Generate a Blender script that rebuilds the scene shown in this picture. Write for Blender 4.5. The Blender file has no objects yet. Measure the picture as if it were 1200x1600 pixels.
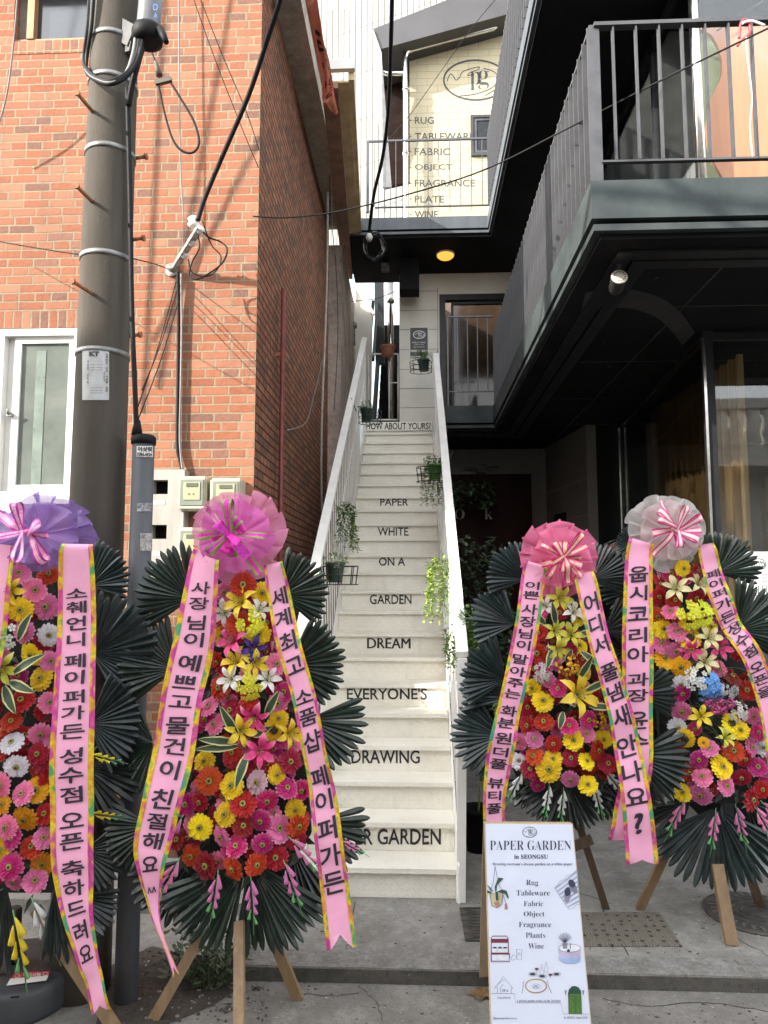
import bpy, bmesh, math, random
from mathutils import Vector, Matrix, noise
R = math.radians
sc = bpy.context.scene
COL = sc.collection
rnd = random.Random(7)

# ---------------------------------------------------------------- camera
EYE, FPX = 1.918, 1142.0
PITCH, YAW = math.atan(110 / FPX), math.atan(50 / FPX)
cam_d = bpy.data.cameras.new("camera")
cam = bpy.data.objects.new("camera", cam_d)
COL.objects.link(cam)
cam.location = (0, 0, EYE)
cam.rotation_euler = (math.pi / 2 + PITCH, 0, YAW)
cam_d.sensor_fit = 'VERTICAL'
cam_d.sensor_height = 24.0
cam_d.lens = 24.0 * FPX / 1600.0
cam_d.clip_start, cam_d.clip_end = 0.05, 500
sc.camera = cam
# ---------------------------------------------------------------- light
SUN_EL, SUN_AZ = 27.0, 58.0          # the sun stands behind the viewer's left shoulder
world = bpy.data.worlds.new("World")
sc.world = world
world.use_nodes = True
wn, wl = world.node_tree.nodes, world.node_tree.links
sky = wn.new('ShaderNodeTexSky')
sky.sky_type = 'NISHITA'
sky.sun_disc = False
sky.sun_elevation = R(SUN_EL)
sky.sun_rotation = R(180 + SUN_AZ)
sky.air_density, sky.dust_density, sky.ozone_density = 1.0, 1.0, 1.0
hs = wn.new('ShaderNodeHueSaturation')
hs.inputs['Saturation'].default_value = 0.2
wl.new(sky.outputs[0], hs.inputs['Color'])
wb = wn.new('ShaderNodeMix'); wb.data_type = 'RGBA'; wb.blend_type = 'MULTIPLY'; wb.inputs[0].default_value = 1.0
wb.inputs[7].default_value = (1.0, 1.0, 0.99, 1)          # the camera's white balance for open shade
wl.new(hs.outputs[0], wb.inputs[6]); wl.new(wb.outputs[2], wn['Background'].inputs['Color'])
wn['Background'].inputs['Strength'].default_value = 0.15
sun_d = bpy.data.lights.new("sun", 'SUN')
sun_d.energy, sun_d.angle, sun_d.color = 2.0, R(0.5), (1.0, 0.94, 0.85)
sun = bpy.data.objects.new("sun", sun_d)
COL.objects.link(sun)
sd = Vector((math.sin(R(SUN_AZ)) * math.cos(R(SUN_EL)), math.cos(R(SUN_AZ)) * math.cos(R(SUN_EL)), -math.sin(R(SUN_EL))))
sun.rotation_euler = sd.to_track_quat('-Z', 'Y').to_euler()
sun.location = (-8, -8, 14)
sc.view_settings.view_transform = 'Standard'
sc.view_settings.look = 'None'
sc.view_settings.exposure = 2.74
sc.view_settings.gamma = 1.0
sc.render.engine = 'CYCLES'
sc.cycles.max_bounces = 8
sc.cycles.diffuse_bounces = 5
sc.cycles.glossy_bounces = 4
sc.cycles.transparent_max_bounces = 12
sc.cycles.caustics_reflective = False
sc.cycles.caustics_refractive = False
sc.cycles.sample_clamp_indirect = 6.0
sc.cycles.use_denoising = True

# ---------------------------------------------------------------- picture geometry helpers
CM = Matrix.Rotation(YAW, 3, 'Z') @ Matrix.Rotation(math.pi / 2 + PITCH, 3, 'X')
CO = Vector((0, 0, EYE))
def ray(px, py): return CM @ Vector(((px - 600) / FPX, (800 - py) / FPX, -1.0))
def at(px, py, Y):
    d = ray(px, py); return CO + d * (Y / d.y)
def atZ(px, py, Z):
    d = ray(px, py); return CO + d * ((Z - EYE) / d.z)
def atX(px, py, X):
    d = ray(px, py); return CO + d * (X / d.x)
def atP(px, py, P, N):
    d = ray(px, py); return CO + d * ((Vector(P) - CO).dot(N) / d.dot(N))
def mpp(p):
    return -(CM.transposed() @ (Vector(p) - CO)).z / FPX      # metres per photo pixel at a point
def plane_y(Y): return lambda x, y: at(x, y, Y)

# ---------------------------------------------------------------- materials
MATS = {}
def rgb(c): return (c[0], c[1], c[2], 1.0)
class NT:
    def __init__(s, name):
        s.m = bpy.data.materials.new(name); s.m.use_nodes = True
        s.t = s.m.node_tree; s.b = s.t.nodes['Principled BSDF']; s.out = s.t.nodes['Material Output']
    def n(s, t, **kw):
        x = s.t.nodes.new(t)
        for k, v in kw.items():
            if k.startswith('i_'): x.inputs[k[2:].replace('_', ' ')].default_value = v
            else: setattr(x, k, v)
        return x
    def l(s, a, b): s.t.links.new(a, b)
    def math(s, op, a, b=None, c=None):
        x = s.t.nodes.new('ShaderNodeMath'); x.operation = op
        for i, v in enumerate((a, b, c)):
            if v is None: continue
            if isinstance(v, (int, float)): x.inputs[i].default_value = v
            else: s.l(v, x.inputs[i])
        return x.outputs[0]
    def mix(s, fac, a, b, mode='MIX'):
        x = s.t.nodes.new('ShaderNodeMix'); x.data_type = 'RGBA'; x.blend_type = mode
        for sock, v in ((x.inputs[0], fac), (x.inputs[6], a), (x.inputs[7], b)):
            if isinstance(v, (int, float)): sock.default_value = v
            elif isinstance(v, tuple): sock.default_value = rgb(v)
            else: s.l(v, sock)
        return x.outputs[2]
    def ramp(s, fac, stops, const=False):
        x = s.t.nodes.new('ShaderNodeValToRGB')
        if const: x.color_ramp.interpolation = 'CONSTANT'
        e = x.color_ramp.elements
        while len(e) < len(stops): e.new(0.5)
        for el, (p, c) in zip(e, stops):
            el.position = p; el.color = rgb(c) if isinstance(c, tuple) else (c, c, c, 1)
        s.l(fac, x.inputs[0]); return x.outputs[0]
    def noise(s, scale, detail=4, rough=0.6, vec=None):
        x = s.n('ShaderNodeTexNoise'); x.inputs['Scale'].default_value = scale
        x.inputs['Detail'].default_value = detail; x.inputs['Roughness'].default_value = rough
        if vec is None: vec = s.obj()
        s.l(vec, x.inputs['Vector']); return x.outputs['Fac']
    def obj(s):
        if not hasattr(s, '_tc'): s._tc = s.n('ShaderNodeTexCoord')
        return s._tc.outputs['Object']
    def bump(s, h, strength=0.3, dist=0.01, normal=None):
        x = s.n('ShaderNodeBump'); x.inputs['Strength'].default_value = strength; x.inputs['Distance'].default_value = dist
        s.l(h, x.inputs['Height'])
        if normal: s.l(normal, x.inputs['Normal'])
        return x.outputs[0]

def mat(name, col, rough=0.6, var=0.18, scale=6.0, bump=0.15, bscale=60.0, metal=0.0, col2=None, spec=0.5, streak=False, coat=0.0):
    """painted / mineral / plastic surface with patchy wear and fine relief"""
    if name in MATS: return MATS[name]
    k = NT(name)
    vec = k.obj()
    if streak:
        mp = k.n('ShaderNodeMapping'); mp.inputs['Scale'].default_value = (1, 1, 0.12); k.l(vec, mp.inputs[0]); v2 = mp.outputs[0]
    else: v2 = vec
    n1 = k.noise(scale, 6, 0.65, v2)
    c2 = col2 or tuple(c * (1 - var * 2.2) for c in col)
    c1 = tuple(min(1, c * (1 + var * 0.5)) for c in col)
    f = k.ramp(n1, [(0.3, 1.0), (0.62, 0.0)])
    k.l(k.mix(f, c1, c2), k.b.inputs['Base Color'])
    n2 = k.noise(scale * 3.1, 3)
    rr = k.n('ShaderNodeMapRange'); rr.inputs['To Min'].default_value = max(0.03, rough - 0.12); rr.inputs['To Max'].default_value = min(1, rough + 0.14)
    k.l(n2, rr.inputs[0]); k.l(rr.outputs[0], k.b.inputs['Roughness'])
    k.b.inputs['Metallic'].default_value = metal
    k.b.inputs['Specular IOR Level'].default_value = spec
    k.b.inputs['Coat Weight'].default_value = coat
    if bump > 0: k.l(k.bump(k.noise(bscale, 5), bump, 0.004), k.b.inputs['Normal'])
    MATS[name] = k.m; return k.m

def petal_mat(name, col, tr=0.3, rough=0.55, var=0.035, tip=None):
    if name in MATS: return MATS[name]
    k = NT(name)
    oi = k.n('ShaderNodeObjectInfo')
    h = k.n('ShaderNodeHueSaturation'); h.inputs['Color'].default_value = rgb(col)
    k.l(k.math('MULTIPLY_ADD', oi.outputs['Random'], 0.03, 0.485), h.inputs['Hue'])
    k.l(k.math('MULTIPLY_ADD', oi.outputs['Random'], 0.35, 0.82), h.inputs['Value'])
    n = k.noise(90, 3)
    c = k.mix(k.ramp(n, [(0.35, 0.0), (0.7, var)]), h.outputs[0], (1, 1, 1))
    if tip:
        ln = k.n('ShaderNodeVectorMath'); ln.operation = 'LENGTH'; k.l(k.obj(), ln.inputs[0])
        rad = k.math('DIVIDE', ln.outputs['Value'], 0.062)
        c = k.mix(k.ramp(rad, [(0.72, 0.0), (0.98, tip)]), c, tuple(min(1, x * 0.55 + 0.45) for x in col))
        c = k.mix(k.ramp(rad, [(0.22, 0.75), (0.46, 0.0)]), c, tuple(x * 0.45 for x in col))
    k.l(c, k.b.inputs['Base Color']); k.b.inputs['Roughness'].default_value = rough; k.b.inputs['Specular IOR Level'].default_value = 0.2
    t = k.n('ShaderNodeBsdfTranslucent'); k.l(c, t.inputs[0])
    mx = k.n('ShaderNodeMixShader'); mx.inputs[0].default_value = tr
    k.l(k.b.outputs[0], mx.inputs[1]); k.l(t.outputs[0], mx.inputs[2]); k.l(mx.outputs[0], k.out.inputs[0])
    MATS[name] = k.m; return k.m

def sheer_mat(name, col, alpha=0.8, tr=0.45):
    if name in MATS: return MATS[name]
    k = NT(name)
    n = k.noise(260, 2); n0 = k.noise(7, 4)
    c = k.mix(n0, tuple(min(1, x * 1.12) for x in col), tuple(x * 0.8 for x in col))
    k.l(c, k.b.inputs['Base Color']); k.b.inputs['Roughness'].default_value = 0.4; k.b.inputs['Sheen Weight'].default_value = 0.3
    t = k.n('ShaderNodeBsdfTranslucent'); k.l(c, t.inputs[0])
    mx = k.n('ShaderNodeMixShader'); mx.inputs[0].default_value = tr
    k.l(k.b.outputs[0], mx.inputs[1]); k.l(t.outputs[0], mx.inputs[2])
    tp = k.n('ShaderNodeBsdfTransparent'); m2 = k.n('ShaderNodeMixShader')
    k.l(k.math('MULTIPLY_ADD', n, 0.25, alpha - 0.12), m2.inputs[0])
    k.l(tp.outputs[0], m2.inputs[1]); k.l(mx.outputs[0], m2.inputs[2]); k.l(m2.outputs[0], k.out.inputs[0])
    k.l(k.bump(k.noise(34, 5, 0.7), 0.6, 0.012), k.b.inputs['Normal'])
    MATS[name] = k.m; return k.m

def brick_mat(name, cols, mortar, row=0.0676, width=0.203, mort=0.011, bump=0.9, rough=0.85, off=0.5, grime=(0.12, 0.09, 0.07), squash=0.62):
    if name in MATS: return MATS[name]
    k = NT(name)
    sp = k.n('ShaderNodeSeparateXYZ'); k.l(k.obj(), sp.inputs[0])
    cb = k.n('ShaderNodeCombineXYZ')
    wob = k.noise(2.2, 2); chip = k.noise(42, 4, 0.75)
    k.l(k.math('ADD', k.math('ADD', sp.outputs['X'], sp.outputs['Y']), k.math('MULTIPLY', chip, mort * 0.9)), cb.inputs[0])      # runs round corners of square-set walls
    k.l(k.math('ADD', sp.outputs['Z'], k.math('ADD', k.math('MULTIPLY', wob, 0.014), k.math('MULTIPLY', chip, mort * 0.9))), cb.inputs[1])
    bt = k.n('ShaderNodeTexBrick'); k.l(cb.outputs[0], bt.inputs['Vector'])
    bt.offset, bt.offset_frequency, bt.squash, bt.squash_frequency = off, 2, squash, 3
    for s_, v in (('Scale', 1.0), ('Brick Width', width), ('Row Height', row), ('Mortar Size', mort * 0.5), ('Mortar Smooth', 0.25), ('Bias', 0.0)):
        bt.inputs[s_].default_value = v
    bt.inputs['Color1'].default_value = (0, 0, 0, 1); bt.inputs['Color2'].default_value = (1, 1, 1, 1); bt.inputs['Mortar'].default_value = (0.5, 0.5, 0.5, 1)
    base = k.ramp(bt.outputs['Color'], cols)
    fine = k.noise(38, 6, 0.7)
    base = k.mix(k.ramp(fine, [(0.42, 0.0), (0.75, 0.35)]), base, tuple(min(1, x * 1.5) for x in cols[0][1]))
    big = k.noise(0.9, 5, 0.7)
    edge = k.ramp(bt.outputs['Fac'], [(0.02, 0.0), (0.5, 1.0)])
    mcol = k.mix(k.noise(25, 4), mortar, tuple(x * 0.6 for x in mortar))
    c = k.mix(edge, base, mcol)
    c = k.mix(k.ramp(big, [(0.52, 0.0), (0.8, 0.45)]), c, grime)
    st_m = k.n('ShaderNodeMapping'); st_m.inputs['Scale'].default_value = (3.2, 3.2, 0.22); k.l(k.obj(), st_m.inputs[0])
    c = k.mix(k.ramp(k.noise(1.6, 6, 0.7, st_m.outputs[0]), [(0.55, 0.0), (0.78, 0.5)]), c, grime)      # rain runs and soot
    k.l(c, k.b.inputs['Base Color']); k.b.inputs['Roughness'].default_value = rough
    k.b.inputs['Specular IOR Level'].default_value = 0.15
    hgt = k.math('ADD', k.math('MULTIPLY', bt.outputs['Fac'], -1.0), k.math('MULTIPLY', fine, 0.35))
    hgt = k.math('ADD', hgt, k.math('MULTIPLY', k.noise(9, 2), 0.3))
    k.l(k.bump(hgt, bump, 0.018), k.b.inputs['Normal'])
    MATS[name] = k.m; return k.m

def checker_plate(name, col, cell=0.034):
    """painted diamond-plate steel: raised lugs alternating at +-45 degrees, in x and (y+z)"""
    k = NT(name)
    sp = k.n('ShaderNodeSeparateXYZ'); k.l(k.obj(), sp.inputs[0])
    u = k.math('DIVIDE', sp.outputs['X'], cell); v = k.math('DIVIDE', k.math('ADD', sp.outputs['Y'], sp.outputs['Z']), cell)
    fu, fv = k.math('FLOOR', u), k.math('FLOOR', v)
    a, b = k.math('SUBTRACT', k.math('SUBTRACT', u, fu), 0.5), k.math('SUBTRACT', k.math('SUBTRACT', v, fv), 0.5)
    par = k.math('MULTIPLY_ADD', k.math('PINGPONG', k.math('ADD', fu, fv), 1.0), 2.0, -1.0)
    p = k.math('ADD', a, k.math('MULTIPLY', b, par)); q = k.math('SUBTRACT', a, k.math('MULTIPLY', b, par))
    e = k.math('ADD', k.math('POWER', k.math('DIVIDE', k.math('ABSOLUTE', p), 0.68), 2.0), k.math('POWER', k.math('DIVIDE', k.math('ABSOLUTE', q), 0.2), 2.0))
    h = k.math('MAXIMUM', k.math('SUBTRACT', 1.0, e), 0.0); h = k.math('MINIMUM', k.math('MULTIPLY', h, 2.5), 1.0)
    n = k.noise(3.5, 6, 0.7)
    c = k.mix(k.ramp(n, [(0.4, 0.0), (0.75, 0.4)]), col, (col[0] * 0.70, col[1] * 0.67, col[2] * 0.60))
    mp = k.n('ShaderNodeMapping'); mp.inputs['Scale'].default_value = (9, 9, 1.5); k.l(k.obj(), mp.inputs[0])
    c = k.mix(k.ramp(k.noise(1.0, 6, 0.75, mp.outputs[0]), [(0.58, 0.0), (0.74, 0.26)]), c, (0.46, 0.42, 0.35))
    c = k.mix(k.ramp(k.noise(24, 5, 0.8), [(0.62, 0.0), (0.72, 0.5)]), c, (0.36, 0.33, 0.28))
    n2 = k.noise(70, 3)
    c = k.mix(k.ramp(n2, [(0.66, 0.0), (0.76, 0.5)]), c, (0.3, 0.27, 0.22))
    k.l(c, k.b.inputs['Base Color']); k.b.inputs['Roughness'].default_value = 0.42
    k.l(k.bump(h, 0.6, 0.010), k.b.inputs['Normal'])
    MATS[name] = k.m; return k.m

def concrete_mat(name, col, dark, scale=1.3, rough=0.85, crack=True, spots=True):
    k = NT(name)
    big, mid, fin = k.noise(scale, 6, 0.7), k.noise(scale * 5, 5, 0.7), k.noise(160, 3)
    c = k.mix(k.ramp(big, [(0.40, 0.0), (0.60, 1.0)]), col, dark)
    c = k.mix(k.ramp(mid, [(0.48, 0.0), (0.68, 0.55)]), c, tuple(min(1, x * 1.45) for x in col))
    c = k.mix(k.ramp(fin, [(0.35, 0.6), (0.5, 0.0)]), c, tuple(x * 0.55 for x in dark))
    gum = k.n('ShaderNodeTexVoronoi'); gum.inputs['Scale'].default_value = 4.2; k.l(k.obj(), gum.inputs['Vector'])
    c = k.mix(k.ramp(gum.outputs['Distance'], [(0.055, 0.45), (0.085, 0.0)]), c, tuple(x * 0.45 for x in dark))
    c = k.mix(k.ramp(k.noise(34, 6, 0.8), [(0.50, 0.0), (0.66, 0.55)]), c, tuple(x * 0.6 for x in dark))
    if spots:
        vo = k.n('ShaderNodeTexVoronoi'); vo.inputs['Scale'].default_value = 16; k.l(k.obj(), vo.inputs['Vector'])
        c = k.mix(k.ramp(vo.outputs['Distance'], [(0.0, 0.75), (0.09, 0.0)]), c, (0.42, 0.40, 0.36))
    h = k.math('ADD', k.math('MULTIPLY', fin, 0.35), mid)
    if crack:
        vc = k.n('ShaderNodeTexVoronoi'); vc.feature = 'DISTANCE_TO_EDGE'; vc.inputs['Scale'].default_value = 0.75
        wv = k.n('ShaderNodeVectorMath'); wv.operation = 'ADD'
        nn = k.n('ShaderNodeTexNoise'); nn.inputs['Scale'].default_value = 3.0; k.l(k.obj(), nn.inputs['Vector'])
        sc2 = k.n('ShaderNodeVectorMath'); sc2.operation = 'SCALE'; sc2.inputs['Scale'].default_value = 0.5; k.l(nn.outputs['Color'], sc2.inputs[0])
        k.l(k.obj(), wv.inputs[0]); k.l(sc2.outputs[0], wv.inputs[1]); k.l(wv.outputs[0], vc.inputs['Vector'])
        cr = k.ramp(vc.outputs['Distance'], [(0.0, 1.0), (0.006, 0.0)])
        c = k.mix(k.math('MULTIPLY', cr, 0.8), c, (0.03, 0.03, 0.03))
        h = k.math('SUBTRACT', h, k.math('MULTIPLY', cr, 1.2))
    k.l(c, k.b.inputs['Base Color']); k.b.inputs['Roughness'].default_value = rough
    k.l(k.bump(h, 0.6, 0.012), k.b.inputs['Normal'])
    MATS[name] = k.m; return k.m

def glass_mat(name, tint=(0.8, 0.85, 0.85), refl=0.12, rough=0.02, fk=0.7):
    k = NT(name)
    tp = k.n('ShaderNodeBsdfTransparent'); tp.inputs[0].default_value = rgb(tint)
    gl = k.n('ShaderNodeBsdfGlossy'); gl.inputs['Roughness'].default_value = rough
    fr = k.n('ShaderNodeFresnel'); fr.inputs[0].default_value = 1.5
    k.l(k.bump(k.noise(0.8, 2), 0.05, 0.02), gl.inputs['Normal'])
    mx = k.n('ShaderNodeMixShader'); k.l(k.math('ADD', k.math('MULTIPLY', fr.outputs[0], fk), refl), mx.inputs[0])
    k.l(tp.outputs[0], mx.inputs[1]); k.l(gl.outputs[0], mx.inputs[2]); k.l(mx.outputs[0], k.out.inputs[0])
    MATS[name] = k.m; return k.m

def wood_mat(name, c1, c2, axis='Z', scale=1.0, rough=0.6):
    if name in MATS: return MATS[name]
    k = NT(name)
    mp = k.n('ShaderNodeMapping'); s_ = [22 * scale] * 3; s_['XYZ'.index(axis)] = 1.6 * scale
    mp.inputs['Scale'].default_value = s_; k.l(k.obj(), mp.inputs[0])
    n = k.noise(1.0, 6, 0.65, mp.outputs[0])
    oi = k.n('ShaderNodeObjectInfo')
    c = k.mix(k.ramp(n, [(0.35, 0.0), (0.65, 1.0)]), c1, c2)
    k.l(c, k.b.inputs['Base Color']); k.b.inputs['Roughness'].default_value = rough
    k.l(k.bump(n, 0.25, 0.004), k.b.inputs['Normal'])
    MATS[name] = k.m; return k.m

def emit_mat(name, col, st):
    k = NT(name); k.b.inputs['Base Color'].default_value = rgb(col)
    k.b.inputs['Emission Color'].default_value = rgb(col); k.b.inputs['Emission Strength'].default_value = st
    MATS[name] = k.m; return k.m

def foil_mat(name, seed):
    k = NT(name)
    mp = k.n('ShaderNodeMapping'); mp.inputs['Location'].default_value = (seed * 3.1, seed, seed * 1.7); mp.inputs['Scale'].default_value = (11, 11, 9); k.l(k.obj(), mp.inputs[0])
    n = k.noise(1.0, 2, 0.5, mp.outputs[0])
    c = k.ramp(n, [(0.28, (0.02, 0.40, 0.30)), (0.38, (0.10, 0.42, 0.10)), (0.45, (0.85, 0.66, 0.02)), (0.52, (0.78, 0.36, 0.03)), (0.58, (0.60, 0.03, 0.34)), (0.66, (0.80, 0.12, 0.40)), (0.72, (0.85, 0.66, 0.03)), (0.8, (0.04, 0.45, 0.32))])
    vo = k.n('ShaderNodeTexVoronoi'); vo.inputs['Scale'].default_value = 70; k.l(k.obj(), vo.inputs['Vector'])
    c = k.mix(k.ramp(vo.outputs['Distance'], [(0.3, 0.0), (0.7, 0.3)]), c, (0.30, 0.14, 0.06))
    k.l(c, k.b.inputs['Base Color']); k.b.inputs['Roughness'].default_value = 0.33; k.b.inputs['Metallic'].default_value = 0.35
    k.l(k.bump(vo.outputs['Distance'], 0.4, 0.003), k.b.inputs['Normal'])
    MATS[name] = k.m; return k.m

# ---------------------------------------------------------------- mesh builder
class MB:
    def __init__(s): s.bm = bmesh.new()
    def face(s, pts, mi=0, smooth=False):
        vs = [s.bm.verts.new(p) for p in pts]
        try: f = s.bm.faces.new(vs); f.material_index = mi; f.smooth = smooth
        except ValueError: pass
        return s
    def hexa(s, p, mi=0):
        vs = [s.bm.verts.new(q) for q in p]      # 0-3 bottom ccw, 4-7 top
        for idx in ((3, 2, 1, 0), (4, 5, 6, 7), (0, 1, 5, 4), (1, 2, 6, 5), (2, 3, 7, 6), (3, 0, 4, 7)):
            f = s.bm.faces.new([vs[i] for i in idx]); f.material_index = mi
        return s
    def box(s, x0, x1, y0, y1, z0, z1, mi=0):
        return s.hexa([Vector(v) for v in ((x0, y0, z0), (x1, y0, z0), (x1, y1, z0), (x0, y1, z0), (x0, y0, z1), (x1, y0, z1), (x1, y1, z1), (x0, y1, z1))], mi)
    def bar(s, a, b, w, h, up=(0, 0, 1), mi=0):
        a, b = Vector(a), Vector(b); d = (b - a).normalized(); u = Vector(up)
        sd_ = d.cross(u)
        if sd_.length < 1e-4: sd_ = d.cross(Vector((0, 1, 0)))
        sd_.normalize(); u = sd_.cross(d)
        x, y = sd_ * (w / 2), u * (h / 2)
        return s.hexa([a - x - y, a + x - y, b + x - y, b - x - y, a - x + y, a + x + y, b + x + y, b - x + y], mi)
    def slab(s, quad, depth, mi=0):
        """a quad thickened by the vector depth"""
        q = [Vector(v) for v in quad]; d = Vector(depth)
        return s.hexa([q[0], q[1], q[2], q[3], q[0] + d, q[1] + d, q[2] + d, q[3] + d], mi)
    def tube(s, pts, r, seg=8, mi=0, caps=True, smooth=True):
        pts = [Vector(p) for p in pts]; rings = []
        rs = r if isinstance(r, (list, tuple)) else [r] * len(pts)
        prev = None
        for i, p in enumerate(pts):
            d = (pts[min(i + 1, len(pts) - 1)] - pts[max(i - 1, 0)])
            if d.length < 1e-9: d = Vector((0, 0, 1))
            d.normalize()
            if prev is None:
                u = d.orthogonal().normalized()
            else:
                u = prev - d * prev.dot(d)
                u = u.normalized() if u.length > 1e-6 else d.orthogonal().normalized()
            prev = u; v = d.cross(u)
            rings.append([s.bm.verts.new(p + (u * math.cos(2 * math.pi * k / seg) + v * math.sin(2 * math.pi * k / seg)) * rs[i]) for k in range(seg)])
        for a, b in zip(rings, rings[1:]):
            for k in range(seg):
                f = s.bm.faces.new((a[k], a[(k + 1) % seg], b[(k + 1) % seg], b[k])); f.smooth = smooth; f.material_index = mi
        if caps:
            for rg, rev in ((rings[0], True), (rings[-1], False)):
                f = s.bm.faces.new(list(reversed(rg)) if rev else rg); f.material_index = mi
        return s
    def lathe(s, c, prof, seg=24, axis=(0, 0, 1), mi=0, smooth=True, squash=(1, 1)):
        c = Vector(c); ax = Vector(axis).normalized(); u = ax.orthogonal().normalized() if abs(ax.z) < 0.99 else Vector((1, 0, 0)); v = ax.cross(u)
        rings = [[s.bm.verts.new(c + ax * z + (u * math.cos(2 * math.pi * k / seg) * squash[0] + v * math.sin(2 * math.pi * k / seg) * squash[1]) * max(r, 1e-4)) for k in range(seg)] for r, z in prof]
        for a, b in zip(rings, rings[1:]):
            for k in range(seg):
                f = s.bm.faces.new((a[k], a[(k + 1) % seg], b[(k + 1) % seg], b[k])); f.smooth = smooth; f.material_index = mi
        f = s.bm.faces.new(list(reversed(rings[0]))); f.material_index = mi
        f = s.bm.faces.new(rings[-1]); f.material_index = mi
        return s
    def ball(s, c, r, mi=0, sub=1, squash=(1, 1, 1)):
        m = Matrix.Translation(Vector(c)) @ Matrix.Diagonal((r * squash[0], r * squash[1], r * squash[2], 1))
        g = bmesh.ops.create_icosphere(s.bm, subdivisions=sub, radius=1.0, matrix=m)
        for v in g['verts']:
            for f in v.link_faces: f.material_index = mi; f.smooth = True
        return s
    def grid(s, fn, nu, nv, mi=0, smooth=True, wrap=False):
        vs = [[s.bm.verts.new(fn(i / nu, j / nv)) for j in range(nv + (0 if wrap else 1))] for i in range(nu + 1)]
        m = nv
        for i in range(nu):
            for j in range(m):
                j2 = (j + 1) % nv if wrap else j + 1
                try:
                    f = s.bm.faces.new((vs[i][j], vs[i + 1][j], vs[i + 1][j2], vs[i][j2])); f.smooth = smooth
                    f.material_index = mi(i, j) if callable(mi) else mi
                except ValueError: pass
        return s
    def stroke(s, pts, w, fn, mi=0, closed=False):
        """flat drawn line of width w (in drawing units), mapped by fn"""
        n = len(pts)
        L, Rr = [], []
        for i in range(n):
            a = pts[i - 1] if (i > 0 or closed) else pts[i]; b = pts[(i + 1) % n] if (i < n - 1 or closed) else pts[i]
            dx, dy = b[0] - a[0], b[1] - a[1]; l = math.hypot(dx, dy) or 1
            nx, ny = -dy / l * w / 2, dx / l * w / 2
            L.append(s.bm.verts.new(fn(pts[i][0] + nx, pts[i][1] + ny))); Rr.append(s.bm.verts.new(fn(pts[i][0] - nx, pts[i][1] - ny)))
        for i in range(n if closed else n - 1):
            j = (i + 1) % n
            f = s.bm.faces.new((L[i], L[j], Rr[j], Rr[i])); f.material_index = mi
        return s
    def poly(s, pts, fn, mi=0): return s.face([fn(*p) for p in pts], mi)
    def text(s, body, fn, box=None, size=None, at_=(0, 0), bold=0.0, mi=0, flip=True, shear=0.0, serif=False):
        """letters as flat faces; box=(x0,y0,x1,y1) in drawing units with y down (fit), mapped by fn"""
        vs, fs = glyphs(body, bold, serif)
        if not vs: return s
        x0, x1 = min(v[0] for v in vs), max(v[0] for v in vs); y0, y1 = min(v[1] for v in vs), max(v[1] for v in vs)
        if box: bx0, by0, bx1, by1 = box; kx, ky = (bx1 - bx0) / (x1 - x0), (by1 - by0) / max(y1 - y0, 1e-6)
        out = []
        for x, y in vs:
            if box:
                X, Y = bx0 + (x - x0) * kx, by1 - (y - y0) * ky
            else:
                X, Y = at_[0] + (x - (x0 + x1) / 2) * size, at_[1] - (y - (y0 + y1) / 2) * size
            Y -= shear * (X - (box[0] + box[2]) / 2 if box else X - at_[0])
            out.append(s.bm.verts.new(fn(X, Y)))
        for f in fs:
            try: q = s.bm.faces.new([out[i] for i in f]); q.material_index = mi
            except ValueError: pass
        return s

_G = {}
def glyphs(body, bold=0.0, serif=False):
    key = (body, bold, serif)
    if key not in _G:
        t = body
        if serif:
            t = ''.join(chr(0x1d400 + ord(c) - 65) if 'A' <= c <= 'Z' else chr(0x1d41a + ord(c) - 97) if 'a' <= c <= 'z' else c for c in body)
        cu = bpy.data.curves.new('letters', 'FONT'); cu.body = t; cu.size = 1.0; cu.offset = bold; cu.resolution_u = 3
        ob = bpy.data.objects.new('letters', cu)
        me = bpy.data.meshes.new_from_object(ob)
        _G[key] = ([(v.co.x, v.co.y) for v in me.vertices], [tuple(p.vertices) for p in me.polygons])
        bpy.data.meshes.remove(me); bpy.data.objects.remove(ob); bpy.data.curves.remove(cu)
    return _G[key]

WL = {}
def link(o): COL.objects.link(o); return o
def setp(o, label=None, cat=None, group=None, kind=None):
    if label: o['label'] = label
    if cat: o['category'] = cat
    if group: o['group'] = group
    if kind: o['kind'] = kind
    return o
def thing(name, label, cat, loc, group=None):
    o = bpy.data.objects.new(name, None); link(o); o.location = loc; o.empty_display_size = 0.1
    WL[o.name] = Vector(loc); return setp(o, label, cat, group)
def mesh_of(name, mb, mats, recalc=True):
    if recalc: bmesh.ops.recalc_face_normals(mb.bm, faces=mb.bm.faces)
    me = bpy.data.meshes.new(name); mb.bm.to_mesh(me); mb.bm.free()
    for m in (mats if isinstance(mats, (list, tuple)) else [mats]): me.materials.append(m)
    return me
def part(name, mb, mats, parent=None, loc=None, recalc=True, label=None):
    """one mesh object; its vertices were given in world space"""
    base = Vector(loc) if loc is not None else (WL[parent.name] if parent else Vector((0, 0, 0)))
    if base.length > 0: bmesh.ops.translate(mb.bm, vec=-base, verts=mb.bm.verts)
    o = bpy.data.objects.new(name, mesh_of(name, mb, mats, recalc)); link(o)
    o.location = base - (WL[parent.name] if parent else Vector((0, 0, 0)))
    if parent: o.parent = parent
    WL[o.name] = base
    if label: o['label'] = label
    return o
def solo(name, mb, mats, label, cat, loc=(0, 0, 0), group=None, kind=None):
    return setp(part(name, mb, mats, None, loc), label, cat, group, kind)
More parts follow.
